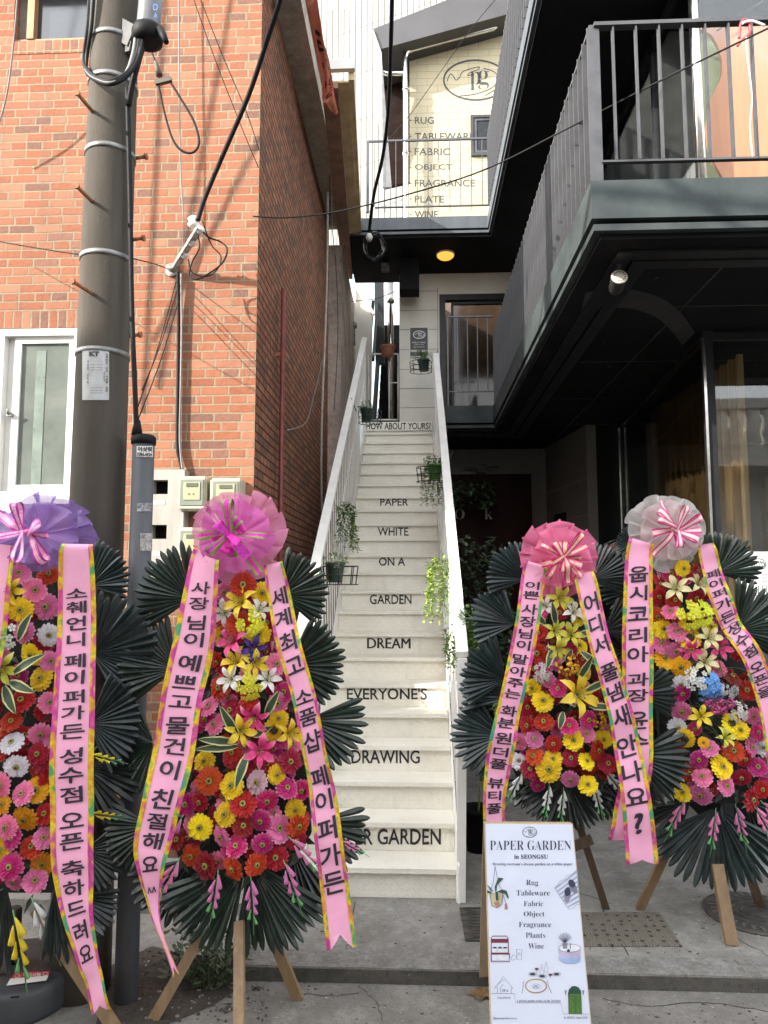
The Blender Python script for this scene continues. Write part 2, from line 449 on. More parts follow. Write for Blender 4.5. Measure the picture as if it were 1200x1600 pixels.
def inst(name, me, parent, wloc, rot=(0, 0, 0), scale=1.0):
    o = bpy.data.objects.new(name, me); link(o); o.parent = parent
    o.location = Vector(wloc) - WL[parent.name]; o.rotation_euler = rot
    o.scale = (scale,) * 3 if isinstance(scale, (int, float)) else scale
    return o
def spline(pts, n=8):
    p = [Vector(q) for q in pts]; out = []
    for i in range(len(p) - 1):
        a, b, c, d = p[max(i - 1, 0)], p[i], p[i + 1], p[min(i + 2, len(p) - 1)]
        for k in range(n):
            t = k / n
            out.append(0.5 * ((2 * b) + (c - a) * t + (2 * a - 5 * b + 4 * c - d) * t * t + (3 * b - a - 3 * c + d) * t ** 3))
    out.append(p[-1]); return out
def wire(name, pts, r, m, label, cat, group=None, n=6, seg=6):
    P = spline(pts, n); mb = MB().tube(P, r, seg)
    return solo(name, mb, m, label, cat, P[0], group)
def leaf(mb, p, d, up, L, W, mi=0, fold=0.25):
    d = Vector(d).normalized(); s_ = d.cross(Vector(up))
    s_ = s_.normalized() if s_.length > 1e-5 else d.orthogonal().normalized()
    n = s_.cross(d)
    a, m1, b = Vector(p), Vector(p) + d * L * 0.5 + n * (-W * fold), Vector(p) + d * L
    l, r_ = Vector(p) + d * L * 0.45 + s_ * W / 2, Vector(p) + d * L * 0.45 - s_ * W / 2
    va, vm, vb, vl, vr = [mb.bm.verts.new(q) for q in (a, m1, b, l, r_)]
    for t in ((va, vl, vm), (vl, vb, vm), (va, vm, vr), (vm, vb, vr)):
        f = mb.bm.faces.new(t); f.material_index = mi; f.smooth = True
# ================================================================ materials of the place
M_street = concrete_mat('street_concrete', (0.25, 0.238, 0.215), (0.165, 0.155, 0.14), 1.1, crack=False)
M_plat = concrete_mat('pavement_concrete', (0.29, 0.278, 0.255), (0.19, 0.178, 0.16), 1.6, crack=False)
M_soil = concrete_mat('soil', (0.07, 0.055, 0.042), (0.03, 0.025, 0.02), 5, crack=False)
BR_COLS = [(0.0, (0.27, 0.105, 0.060)), (0.2, (0.23, 0.082, 0.044)), (0.42, (0.32, 0.142, 0.086)), (0.62, (0.21, 0.075, 0.042)), (0.76, (0.285, 0.118, 0.070)), (0.86, (0.185, 0.092, 0.066)), (0.95, (0.135, 0.075, 0.058))]
M_brick = brick_mat('red_brick', BR_COLS, (0.30, 0.235, 0.155), mort=0.016)
M_soldier = brick_mat('soldier_brick', BR_COLS, (0.30, 0.235, 0.155), mort=0.016, row=0.21, width=0.069, off=0.0, squash=1.0)
M_brickside = brick_mat('weathered_brick', [(0.0, (0.245, 0.105, 0.060)), (0.4, (0.19, 0.076, 0.045)), (0.7, (0.29, 0.125, 0.072)), (0.92, (0.12, 0.068, 0.05))], (0.05, 0.038, 0.03), mort=0.016, grime=(0.09, 0.06, 0.045))  # same brick as the front, with the side wall's shade in its colours
M_conc = concrete_mat('raw_concrete', (0.40, 0.36, 0.30), (0.26, 0.23, 0.19), 1.8, crack=False)
M_pole = mat('pole_concrete', (0.085, 0.075, 0.063), 0.9, 0.2, 3.0, 0.5, 90, col2=(0.050, 0.043, 0.035), spec=0.15, streak=True)  # dark albedo carries the shade the pole stands in
M_white = mat('white_upvc', (0.66, 0.65, 0.62), 0.4, 0.06, 4, 0.03)
M_wsteel = mat('white_painted_steel', (0.86, 0.84, 0.79), 0.42, 0.05, 5, 0.08, 90)
M_plate = checker_plate('white_checker_plate', (0.86, 0.825, 0.735))
M_letter = mat('black_brush_paint', (0.015, 0.015, 0.017), 0.55, 0.1, 40, 0.1)
M_black = mat('black_wall_paint', (0.006, 0.006, 0.007), 0.7, 0.3, 1.2, 0.25, 22, spec=0.12)
M_blackp = mat('black_powder_steel', (0.015, 0.016, 0.018), 0.4, 0.15, 6, 0.05, spec=0.25)
M_fascia = mat('grey_green_fascia_paint', (0.043, 0.052, 0.052), 0.6, 0.22, 2.0, 0.3, 18, col2=(0.02, 0.026, 0.027), spec=0.25)
M_blue = mat('slate_blue_fascia_paint', (0.07, 0.08, 0.092), 0.5, 0.2, 3, 0.12, 30, streak=True)
M_rail = mat('grey_rail_steel', (0.066, 0.066, 0.07), 0.38, 0.12, 8, 0.05, metal=0.2)
M_cream = mat('cream_wall_panel', (0.66, 0.63, 0.56), 0.5, 0.06, 2, 0.05, 20)
M_joint = mat('panel_joint', (0.25, 0.24, 0.21), 0.7)
M_steel = mat('stainless_steel', (0.62, 0.60, 0.57), 0.2, 0.1, 10, 0.04, 20, metal=1.0)
M_galv = mat('galvanised_steel', (0.24, 0.24, 0.235), 0.5, 0.2, 12, 0.08, metal=0.6)
M_cable = mat('black_cable_rubber', (0.009, 0.009, 0.010), 0.6, 0.1, 10, 0.0, spec=0.15)
M_gcable = mat('grey_cable', (0.16, 0.155, 0.15), 0.6, 0.1, 10, 0.0)
M_rust = mat('rusty_steel', (0.28, 0.11, 0.04), 0.8, 0.3, 60, 0.3, col2=(0.12, 0.05, 0.03))
M_glass = glass_mat('window_glass', (0.9, 0.92, 0.92), 0.0)
M_sglass = glass_mat('shop_glass', (0.86, 0.88, 0.88), 0.03)
M_dglass = mat('dark_window_glass', (0.03, 0.035, 0.04), 0.04, 0.1, 3, 0.0, spec=0.9)
M_greypaint = mat('grey_box_paint', (0.095, 0.10, 0.11), 0.6, 0.25, 5, 0.1, 60, streak=True)
M_red = mat('red_pipe_paint', (0.16, 0.03, 0.025), 0.5, 0.2, 10, 0.05)
M_tan = mat('tan_eave_board', (0.58, 0.45, 0.25), 0.6, 0.2, 4, 0.1)
M_brown = mat('brown_eave_board', (0.26, 0.14, 0.09), 0.65, 0.2, 6, 0.1)
M_pebble = concrete_mat('pebble_dash', (0.30, 0.24, 0.21), (0.20, 0.15, 0.13), 3, crack=False)

# ================================================================ ground
YK = 3.84
solo('street', MB().box(-70, 70, -40, 90, -0.32, -0.07), M_street, 'grey worn concrete street in the foreground', 'street', kind='structure')
xk = at(376, 1515, YK).x
plat = MB()
plat.hexa([Vector(v) for v in ((xk, YK, -0.2), (9, YK, -0.2), (9, 13, -0.2), (xk, 13, -0.2), (xk, YK, 0), (9, YK, 0), (9, 13, 0), (xk, 13, 0))])
plat.hexa([Vector(v) for v in ((-9, 4.55, -0.2), (xk, 4.55, -0.2), (xk, 13, -0.2), (-9, 13, -0.2), (-9, 4.55, 0), (xk, 4.55, 0), (xk, 13, 0), (-9, 13, 0))])
bmesh.ops.remove_doubles(plat.bm, verts=plat.bm.verts, dist=1e-4)
solo('pavement', plat, M_plat, 'raised concrete pavement slab with a low kerb edge', 'pavement', kind='structure')
mb = MB(); mb.box(xk - 0.003, 9, YK - 0.003, YK - 0.001, -0.069, -0.004); mb.box(xk - 0.003, xk - 0.001, YK, 4.55, -0.069, -0.004)
solo('kerb', mb, concrete_mat('kerb_face_concrete', (0.10, 0.092, 0.08), (0.06, 0.055, 0.048), 3, crack=False), 'dark stained low kerb face along the pavement edge', 'kerb', kind='structure')  # separate strip: shade of the kerb face put into a grimy dark colour
mb = MB()
for xx in (at(540, 1500, 4.0).x, at(985, 1500, 4.0).x): mb.box(xx - 0.003, xx + 0.003, YK + 0.19, 4.6, 0.0005, 0.0015)
solo('pavement_joint', mb, mat('dark_joint', (0.05, 0.047, 0.042), 0.9), 'thin dark joints in the concrete pavement', 'joint', kind='structure')
ks_ = MB()
for k in range(9):
    xa_ = xk + 0.004 + k * 1.25; ks_.box(xa_, min(9, xa_ + 1.243), YK + 0.002, YK + 0.17 + 0.01 * math.sin(k * 3), 0.0005, 0.004)
solo('kerb_top', ks_, concrete_mat('kerb_top_concrete', (0.27, 0.26, 0.24), (0.17, 0.16, 0.145), 7, crack=False), 'paler rough kerb strip along the front of the pavement', 'kerb', kind='structure')
mb = MB(); rk = random.Random(77)
for pts in (((1148, 1462), (1165, 1474), (1180, 1481), (1205, 1496)), ((905, 1395), (930, 1403), (955, 1412)), ((440, 1418), (470, 1440), (492, 1450))):
    P = spline([atZ(x, y, 0.0025) for x, y in pts], 7); P = [p + Vector((rk.uniform(-0.006, 0.006), rk.uniform(-0.006, 0.006), 0)) for p in P]
    for a, b in zip(P, P[1:]): mb.bar(a, b + (b - a) * 0.05, rk.uniform(0.001, 0.0032), 0.001)
for pts in (((470, 1552), (520, 1556), (560, 1552)), ((940, 1560), (1010, 1572), (1100, 1566), (1200, 1580)), ((560, 1540), (590, 1570), (600, 1620))):
    P = spline([atZ(x, y, -0.0675) for x, y in pts], 7); P = [p + Vector((rk.uniform(-0.006, 0.006), rk.uniform(-0.006, 0.006), 0)) for p in P]
    for a, b in zip(P, P[1:]): mb.bar(a, b + (b - a) * 0.05, rk.uniform(0.001, 0.003), 0.001)
solo('ground_cracks', mb, mat('crack_dirt', (0.02, 0.018, 0.016), 0.9), 'fine dark cracks wandering over the pavement and street', 'cracks', kind='structure')
soil = MB()
sp_ = [(238, 1478), (376, 1512), (372, 1545), (330, 1572), (262, 1600), (205, 1625), (150, 1600), (170, 1510)]
soil.face([atZ(x, y, -0.066) for x, y in sp_])
solo('soil_patch', soil, M_soil, 'strip of dark bare soil beside the pole foot', 'soil', kind='structure')

# ================================================================ left brick house
YW = 5.25
XC = at(402, 500, YW).x
bh = thing('brick_house', 'two storey red brick house with white framed window at the left', 'house', (XC, YW, 0))
wl0, wl1 = at(-10, 640, YW).x, at(123, 640, YW).x
wz0, wz1 = at(60, 779, YW).z, at(60, 513, YW).z
uz0, uz1 = at(60, 64, YW).z, 6.75
ux1 = at(140, 30, YW).x
T = 0.25
mb = MB()
mb.box(-7, wl0, YW, YW + T, -0.1, 6.8)
mb.box(wl0, wl1, YW, YW + T, -0.1, wz0)
sz = at(60, 487, YW).z
mb.box(wl0, wl1, YW, YW + T, sz, uz0 - 0.11)
mb.box(wl1, XC - T, YW, YW + T, -0.1, uz0 - 0.11)
mb.box(ux1, XC - T, YW, YW + T, uz0 - 0.11, 6.8)
part('front_wall', mb, M_brick, bh)
mb = MB(); mb.box(wl0, wl1, YW - 0.004, YW + T, wz1, sz); part('lintel_course', mb, M_soldier, bh)
mb = MB(); mb.box(wl0, ux1, YW - 0.004, YW + T, uz0 - 0.11, uz0); part('sill_course', mb, M_soldier, bh)
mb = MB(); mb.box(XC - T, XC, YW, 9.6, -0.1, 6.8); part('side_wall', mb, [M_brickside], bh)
mb = MB(); mb.box(XC - T - 0.001, XC - 0.004, YW - 0.005, YW + 0.01, -0.1, 6.8); part('corner_bricks', mb, [M_brick], bh)
mb = MB(); mb.box(-7, -0.95, 5.0, 9.7, 6.8, 7.0); mb.box(-7, -0.93, 4.98, 9.7, 7.0, 7.06); part('roof_slab', mb, M_conc, bh)
mb = MB(); mb.box(-7, XC - 0.02, YW + 0.02, 9.6, 7.06, 7.75); part('parapet', mb, M_brick, bh)
mb = MB(); mb.box(-7, XC - T, YW + 0.9, YW + 1.0, -0.1, 6.8); part('inner_wall', mb, mat('dim_interior_plaster', (0.24, 0.25, 0.22), 0.8), bh)
# lower window
def window_frame(mb, x0, x1, z0, z1, y0, y1, w):
    mb.box(x0, x1, y0, y1, z0, z0 + w); mb.box(x0, x1, y0, y1, z1 - w, z1)
    mb.box(x0, x0 + w, y0, y1, z0 + w, z1 - w); mb.box(x1 - w, x1, y0, y1, z0 + w, z1 - w)
fr = MB(); window_frame(fr, wl0, wl1, wz0, wz1, YW + 0.0, YW + 0.14, 0.055)
wfr = part('window', fr, M_white, bh)
x_s0 = at(15, 640, YW).x
sa = MB(); window_frame(sa, x_s0, wl1 - 0.056, wz0 + 0.056, wz1 - 0.056, YW + 0.03, YW + 0.08, 0.05); part('sash', sa, M_white, wfr)
kf = NT('frosted_glass')
n_ = kf.noise(55, 5, 0.7)
kf.l(kf.mix(kf.ramp(kf.noise(3, 3), [(0.3, 0.0), (0.7, 1.0)]), (0.135, 0.15, 0.13), (0.075, 0.09, 0.08)), kf.b.inputs['Base Color'])
kf.b.inputs['Roughness'].default_value = 0.18; kf.b.inputs['Specular IOR Level'].default_value = 0.7
kf.l(kf.bump(n_, 0.22, 0.006), kf.b.inputs['Normal'])
gl = MB(); gl.box(x_s0 + 0.05, wl1 - 0.106, YW + 0.05, YW + 0.056, wz0 + 0.1, wz1 - 0.1); part('frosted_pane', gl, kf.m, wfr)
gl = MB(); gl.box(wl0 + 0.056, x_s0 - 0.008, YW + 0.07, YW + 0.115, wz0 + 0.056, wz1 - 0.056); part('sash', gl, M_white, wfr)
mb = MB(); xa = at(48, 640, YW).x; mb.box(xa, xa + 0.075, YW + 0.046, YW + 0.0495, wz0 + 0.1, wz1 - 0.16); part('curtain_stripe', mb, mat('pale_green_glass', (0.15, 0.185, 0.16), 0.3), wfr)
mb = MB(); h = at(14, 648, YW + 0.02); mb.box(h.x - 0.012, h.x + 0.03, YW + 0.0, YW + 0.03, h.z - 0.012, h.z + 0.012); mb.tube([(h.x, YW + 0.0, h.z), (h.x + 0.012, YW - 0.02, h.z + 0.035)], 0.008); part('window_latch', mb, M_galv, wfr)
mb = MB(); mb.box(wl0 - 0.05, wl1 + 0.05, YW - 0.05, YW - 0.004, wz0 - 0.045, wz0); part('window_sill', mb, M_white, wfr)
mb = MB(); mb.box(at(-70, 640, YW).x, at(48, 800, YW).x, YW - 0.16, YW - 0.006, wz0 - 0.30, wz0 - 0.046); part('mint_sill_box', mb, mat('mint_panel', (0.38, 0.62, 0.50), 0.5), bh)
# upper window
fr = MB(); y0 = YW + 0.03
xm = at(46, 30, YW).x
fr.box(-4, ux1, y0, y0 + 0.1, uz0, uz0 + 0.04); fr.box(xm - 0.03, xm + 0.025, y0 - 0.01, y0 + 0.1, uz0 + 0.04, 6.8); fr.box(ux1 - 0.03, ux1, y0, y0 + 0.1, uz0 + 0.04, 6.8)
ufr = part('upper_window', fr, mat('brown_timber', (0.34, 0.19, 0.09), 0.6, 0.2, 9), bh)
mb = MB(); mb.box(-4, xm - 0.03, y0 + 0.05, y0 + 0.056, uz0 + 0.04, 6.8); part('fly_screen', mb, mat('fly_screen_mesh', (0.14, 0.125, 0.105), 0.8), ufr)
mb = MB(); mb.box(xm + 0.025, ux1 - 0.03, y0 + 0.05, y0 + 0.056, uz0 + 0.04, 6.8); part('pane', mb, M_dglass, ufr)

# lower canopy along the side, and the next house behind
mb = MB(); a0, a1 = at(545, 112, 6.6), at(563, 424, 11.0); i0, i1 = at(519, 112, 6.6).x, at(546, 424, 11.0).x
zc = 6.72
q = [(i0, 6.6, zc), (a0.x, 6.6, zc), (a1.x, 11.0, zc), (i1, 11.0, zc)]
mb.slab(q, (0, 0, 0.02)); mb.slab([(a0.x - 0.004, 6.6, zc + 0.024), (a0.x + 0.05, 6.6, zc + 0.024), (a1.x + 0.05, 11, zc + 0.024), (a1.x - 0.004, 11, zc + 0.024)], (0, 0, 0.17))
cp = part('side_canopy', mb, M_tan, bh)
mb = MB(); mb.slab([(i0 - 0.1, 6.58, zc - 0.07), (i0 + 0.06, 6.58, zc - 0.07), (i1 + 0.05, 11.02, zc - 0.07), (i1 - 0.1, 11.02, zc - 0.07)], (0, 0, 0.066)); part('beam', mb, M_brown, cp)
mb = MB(); mb.box(i0 - 0.02, a0.x + 0.06, 6.54, 6.596, zc + 0.10, zc + 0.20); part('end_cap', mb, M_white, cp)
rh = thing('rear_house', 'rough rendered house wall deeper in the alley beyond the brick house', 'house', (-1.3, 9.8, 0))
mb = MB(); mb.box(-1.9, -1.02, 9.75, 13.2, -0.1, 6.6); part('wall', mb, M_pebble, rh)

# red cloth banner slung over the roof edge
kb = NT('red_banner_cloth')
n_ = kb.noise(14, 4)
kb.l(kb.mix(kb.ramp(n_, [(0.4, 0.0), (0.6, 1.0)]), (0.80, 0.22, 0.18), (0.74, 0.32, 0.20)), kb.b.inputs['Base Color']); kb.b.inputs['Roughness'].default_value = 0.85
ledge = [(474, -40, 5.9), (479, 10, 6.1), (489, 60, 6.45), (498, 105, 6.75), (505, 132, 6.95), (502, 150, 7.05), (505, 163, 7.1), (516, 170, 7.15)]
redge = [(492, -40, 5.85), (498, 10, 6.05), (505, 60, 6.4), (515, 100, 6.7), (519, 125, 6.9), (522, 145, 7.0), (526, 165, 7.05), (529, 177, 7.1)]
top = ledge
def ban(u, v):
    f = u * (len(ledge) - 1); i = min(int(f), len(ledge) - 2); t = f - i
    q_ = lambda e: at(e[0], e[1], e[2] * 0.93); a = q_(ledge[i]).lerp(q_(ledge[i + 1]), t); b = q_(redge[i]).lerp(q_(redge[i + 1]), t)
    return a.lerp(b, v) + Vector((0, 0.05 * math.sin(u * 19 + v * 3), 0.012 * math.sin(v * 9 + u * 11)))
mb = MB().grid(ban, 40, 8)
bn = solo('cloth_banner', mb, [kb.m], 'faded red cloth banner slung over the roof edge of the brick house', 'banner', at(*top[0]))
mb = MB()
for cu, cv, wd in ((0.30, 0.55, 0.12), (0.46, 0.55, 0.1), (0.60, 0.5, 0.1), (0.74, 0.55, 0.1)):
    mb.text(random.Random(int(cu * 100)).choice('ㄷㄱㄹㅋ'), lambda x, y, cu=cu, cv=cv: ban(cu + y * 0.045, cv + x * 0.25) + Vector((0.004, -0.02, 0.0)), box=(-1, -1, 1, 1), bold=0.02)
part('lettering', mb, M_letter, bn, at(*top[0]))

# ================================================================ white staircase
Yn = lambda i: 4.366 + 0.2686 * i
Zn = lambda i: 0.184 * i
XL, XR = at(524, 989, Yn(8)).x, at(693.5, 989, Yn(8)).x
st = thing('staircase', 'steep white checker plate steel staircase painted with black words', 'staircase', ((XL + XR) / 2, Yn(1), 0))
words = {2: ('PAPER GARDEN', (513, 1295, 689, 1320)), 4: ('DRAWING', (549, 1172, 656, 1193)), 6: ("EVERYONE'S", (542, 1075, 667, 1093)), 8: ('DREAM', (574, 997, 641, 1013)),
         10: ('GARDEN', (578, 929, 643, 944)), 12: ('ON A', (592, 871, 633, 884)), 14: ('WHITE', (590, 824, 638, 837)), 16: ('PAPER', (594, 779, 638, 790)), 23: ("'HOW ABOUT YOURS?", (570, 660, 673, 671))}
for i in range(1, 24):
    mb = MB(); last = i == 23
    y1 = Yn(i + 1) + 0.03 if not last else Yn(23) + 0.36
    mb.box(XL, XR, Yn(i), y1, Zn(i) - 0.006, Zn(i))                       # tread
    mb.box(XL, XR, Yn(i), Yn(i) + 0.006, Zn(i) - 0.030, Zn(i) - 0.006)     # turned-down lip
    yr = Yn(i) + 0.032
    mb.box(XL, XR, yr, yr + 0.005, Zn(i - 1) + (0.0 if i > 1 else 0.002), Zn(i) - 0.006)  # riser
    if last: mb.box(XL, XR, Yn(i) - 0.004, Yn(i) - 0.0005, Zn(i) - 0.10, Zn(i) + 0.03)
    s_ = part('step', mb, M_plate, st)
    if i in words:
        w, bx = words[i]
        yy = (Yn(i) - 0.008) if i == 23 else yr - 0.003
        mb = MB()
        if w == 'DREAM':
            for dx in (-0.45, 0.45): mb.text(w, (lambda f_, e_: (lambda x, y: f_(x + e_, y)))(plane_y(yy - (0.001 if dx > 0 else 0)), dx), box=bx)
        else: mb.text(w, plane_y(yy), box=bx, bold=0.014)
        # hand-painted wobble
        for v in mb.bm.verts: v.co += Vector((noise.noise(v.co * 30) * 0.004, 0, noise.noise(v.co * 30 + Vector((9, 0, 0))) * 0.004))
        part('lettering', mb, M_letter, s_, WL[st.name] if False else None)
SL = 0.184 / 0.2686
for x0, x1 in ((XL - 0.012, XL - 0.002), (XR + 0.002, XR + 0.012)):
    mb = MB(); ya, yb = Yn(0) + 0.22, Yn(23) + 0.3
    za, zb = 0.0, Zn(23) - 0.02
    prof = [(ya, 0.003), (ya + 0.2, 0.003), (yb, zb - 0.22), (yb, zb + 0.12), (Yn(23) - 0.05, Zn(23) + 0.14), (ya, 0.22)]
    a = [mb.bm.verts.new((x0, y, z)) for y, z in prof]; b = [mb.bm.verts.new((x1, y, z)) for y, z in prof]
    mb.bm.faces.new(a); mb.bm.faces.new(list(reversed(b)))
    for k in range(6): mb.bm.faces.new((a[k], b[k], b[(k + 1) % 6], a[(k + 1) % 6]))
    part('stringer', mb, M_wsteel, st)
RAILH = 1.27
railz = lambda y, d=0.0: Zn(1) + (y - Yn(1)) * SL + RAILH + d
RN = Vector((0, -SL, 1)).normalized()
def onrail(px, py, d=0.0): return atP(px, py, (0, Yn(1), railz(Yn(1), d)), RN)
pR1, pR2 = onrail(722, 1035), onrail(691, 660)
pL1, pL2 = onrail(501, 880), onrail(567, 525)
XRr = (pR1.x + pR2.x) / 2; XRl = (pL1.x + pL2.x) / 2
print('STAIR', XL, XR, 'rail', pR1, pR2, pL1, pL2)
for xr, y0, y1 in ((XRl, Yn(1) + 0.05, 10.6), (XRr, Yn(1) + 0.02, 9.9)):
    mb = MB(); mb.bar((xr, y0, railz(y0)), (xr, y1, railz(y1)), 0.075, 0.045)
    rl = part('railing', mb, M_wsteel, st)
    xb = XL - 0.02 if xr < 0 else XR + 0.02
    y = y0 + 0.09; k = 0
    while y < y1 - 0.03:
        zb = Zn(1) + (y - Yn(1)) * SL
        mb = MB(); mb.bar((xb, y, zb - 0.02 if zb > 0.05 else 0.02), (xr, y, railz(y) - 0.03), 0.008, 0.036, up=(0, 1, 0)); part('baluster', mb, M_wsteel, rl)
        y += 0.155; k += 1
    mb = MB(); mb.bar((xb, y0 - 0.02, 0.002), (xr, y0 - 0.02, railz(y0) - 0.02), 0.055, 0.05, up=(0, 1, 0)); part('newel_post', mb, M_wsteel, rl)
    mb = MB(); mb.bar((xr, y1 - 0.02, railz(y1) - 1.15), (xr, y1 - 0.02, railz(y1) - 0.02), 0.04, 0.04, up=(0, 1, 0)); part('end_post', mb, M_wsteel, rl)
    mb = MB(); mb.bar(((xb + xr) / 2, y0, railz(y0) - 0.62), ((xb + xr) / 2, y1, railz(y1) - 0.62), 0.012, 0.03); part('mid_rail', mb, M_wsteel, rl)

# ================================================================ right hand black building
XB = 1.0
bb = thing('black_building', 'black painted building with balconies over a glazed shop at the right', 'building', (XB, 4.0, 0))
def ring_L(mb, z0, z1, d, mi=0):
    """band round the balcony edge (front, side and the short return by the stair), d = how far it stands back"""
    y0 = 4.0 + d; x0 = XB + d
    mb.box(x0, 7, y0, y0 + 0.1, z0, z1, mi); mb.box(x0, x0 + 0.1, y0 + 0.1, 9.3 + d, z0, z1, mi)
    mb.box(XRr + 0.10, x0 + 0.1, 9.3 + d, 9.4 + d, z0, z1, mi)
mb = MB(); ring_L(mb, 3.965, 4.19, 0.0); ring_L(mb, 3.90, 3.938, 0.014)
part('balcony_fascia', mb, M_fascia, bb)
mb = MB(); mb.box(XB + 0.06, 7, 4.06, 10.88, 3.868, 4.17); mb.box(XRr + 0.13, XB + 0.06, 9.36, 10.88, 3.868, 4.17)
part('balcony_slab', mb, M_black, bb)
mb = MB(); ring_L(mb, 3.852, 3.8665, 0.20); ring_L(mb, 3.846, 3.8665, 0.32); part('soffit_moulding', mb, M_blackp, bb)
mb = MB()
for yy in (5.1, 6.4, 7.7, 9.0): mb.box(XB + 0.46, 7, yy, yy + 0.012, 3.864, 3.8675)
for xx in (1.9, 3.4): mb.box(xx, xx + 0.012, 4.46, 10.6, 3.8635, 3.8672)
for k_ in range(26): mb.lathe((XB + 0.55 + 1.5 * (k_ % 3) + 0.2 * (k_ % 2), 4.6 + 0.65 * (k_ // 3), 3.862), [(0.012, 0.0), (0.012, 0.005)], 8)
part('soffit_joint', mb, mat('soffit_joint_grey', (0.03, 0.03, 0.032), 0.5), bb)
mb = MB()                                                      # raised ring on the soffit
ro_ = spline([atZ(x, y, 3.863) for x, y in ((915, 458), (950, 452), (985, 453), (1030, 465), (1062, 488), (1086, 520))], 6); ri_ = spline([atZ(x, y, 3.863) for x, y in ((908, 488), (945, 482), (985, 482), (1025, 496), (1050, 518), (1066, 540))], 6)
for k in range(len(ro_) - 1): mb.slab([ro_[k], ro_[k + 1], ri_[k + 1], ri_[k]], (0, 0, 0.004))
part('soffit_ring', mb, mat('soffit_ring_paint', (0.03, 0.03, 0.033), 0.5), bb)
# 2F balcony railing
zt, zb = 5.16, 4.32
mb = MB(); mb.bar((XB + 0.05, 4.04, zt), (7, 4.04, zt), 0.05, 0.022); mb.bar((XB + 0.05, 4.04, zt), (XB + 0.05, 9.3, zt), 0.05, 0.022)
mb.bar((XB + 0.075, 4.04, zb), (7, 4.04, zb), 0.03, 0.012); mb.bar((XB + 0.05, 4.07, zb), (XB + 0.05, 9.3, zb), 0.03, 0.012)
rl = part('balcony_railing', mb, M_rail, bb)
y = 4.04; bars = []
while y < 9.3: bars.append(('s', y)); y += 0.128
x = XB + 0.16
while x < 2.75: bars.append(('f', x)); x += 0.132
me_s = MB(); me_s.box(-0.040, 0.032, -0.006, 0.006, 4.165, zt - 0.012); me_s = mesh_of('side_bar', me_s, M_rail)
me_f = MB(); me_f.box(-0.005, 0.005, -0.017, 0.017, zb + 0.007, zt - 0.012); me_f = mesh_of('front_bar', me_f, M_rail)
for kd, v in bars:
    if kd == 's': inst('baluster', me_s, rl, (XB + 0.05, v, 0))
    else: inst('baluster', me_f, rl, (v, 4.04, 0))
for o in rl.children: o.location.z = -WL[rl.name].z
# door landing railing by the stair head
mb = MB(); y = 9.34; xa, xb_ = XRr + 0.14, XB + 0.02; zt2 = at(730, 495, y).z; zb2 = at(730, 612, y).z
mb.bar((xa, y, zt2), (xb_, y, zt2), 0.03, 0.02); mb.bar((xa, y, zb2), (xb_, y, zb2), 0.02, 0.012)
mb.bar((xa, y, 4.17), (xa, y, zt2), 0.02, 0.02)
rl2 = part('landing_railing', mb, M_rail, bb)
for k in range(1, 5):
    xx = xa + (xb_ - xa) * k / 4.6
    mb = MB(); mb.box(xx - 0.006, xx + 0.006, y - 0.008, y + 0.008, zb2 + 0.006, zt2 - 0.01); part('baluster', mb, M_rail, rl2)
# 3F slab, crossing piece over the stair head
YX = 9.65
ZF = at(700, 338, YX).z
mb = MB()
mb.box(XB, XB + 0.1, 5.0, YX, 6.76, ZF); mb.box(-1.0, XB + 0.1, YX, YX + 0.1, 6.76, ZF)
mb.box(XB + 0.015, XB + 0.1, 5.0, YX + 0.015, 6.70, 6.735); mb.box(-0.985, XB + 0.1, YX + 0.015, YX + 0.1, 6.70, 6.735)
part('upper_fascia', mb, M_blue, bb)
mb = MB(); mb.box(XB + 0.05, 2.2, 5.0, 11.2, 6.66, ZF - 0.02); mb.box(-0.95, XB + 0.05, YX + 0.05, 11.2, 6.66, ZF - 0.02)
part('upper_slab', mb, M_black, bb)
zt, zb = at(700, 218, YX + 0.04).z, at(700, 322, YX + 0.04).z
xl, xr_ = at(575, 218, YX + 0.04).x, XB + 0.03
mb = MB(); yy = YX + 0.04
mb.bar((xl, yy, zt), (xr_, yy, zt), 0.03, 0.025); mb.bar((xl + 0.1, yy, zb), (xr_, yy, zb), 0.025, 0.015)
mb.bar((xl, yy, 7.03), (xl, yy, zt), 0.035, 0.035); mb.bar((xr_, 5.0, zt), (xr_, yy, zt), 0.04, 0.025)
rl3 = part('upper_railing', mb, M_rail, bb)
for k in range(11):
    xx = xl + (xr_ - xl) * (k + 0.6) / 11.2
    mb = MB(); mb.box(xx - 0.005, xx + 0.005, yy - 0.01, yy + 0.01, 7.04 if k % 2 else zb + 0.008, zt - 0.012); part('baluster', mb, M_rail, rl3)
me_u = MB(); me_u.box(-0.03, 0.03, -0.006, 0.006, 7.04, zt - 0.012); me_u = mesh_of('upper_bar', me_u, M_rail)
y = 5.1
while y < YX:
    o = inst('baluster', me_u, rl3, (xr_, y, 0)); o.location.z = -WL[rl3.name].z; y += 0.128
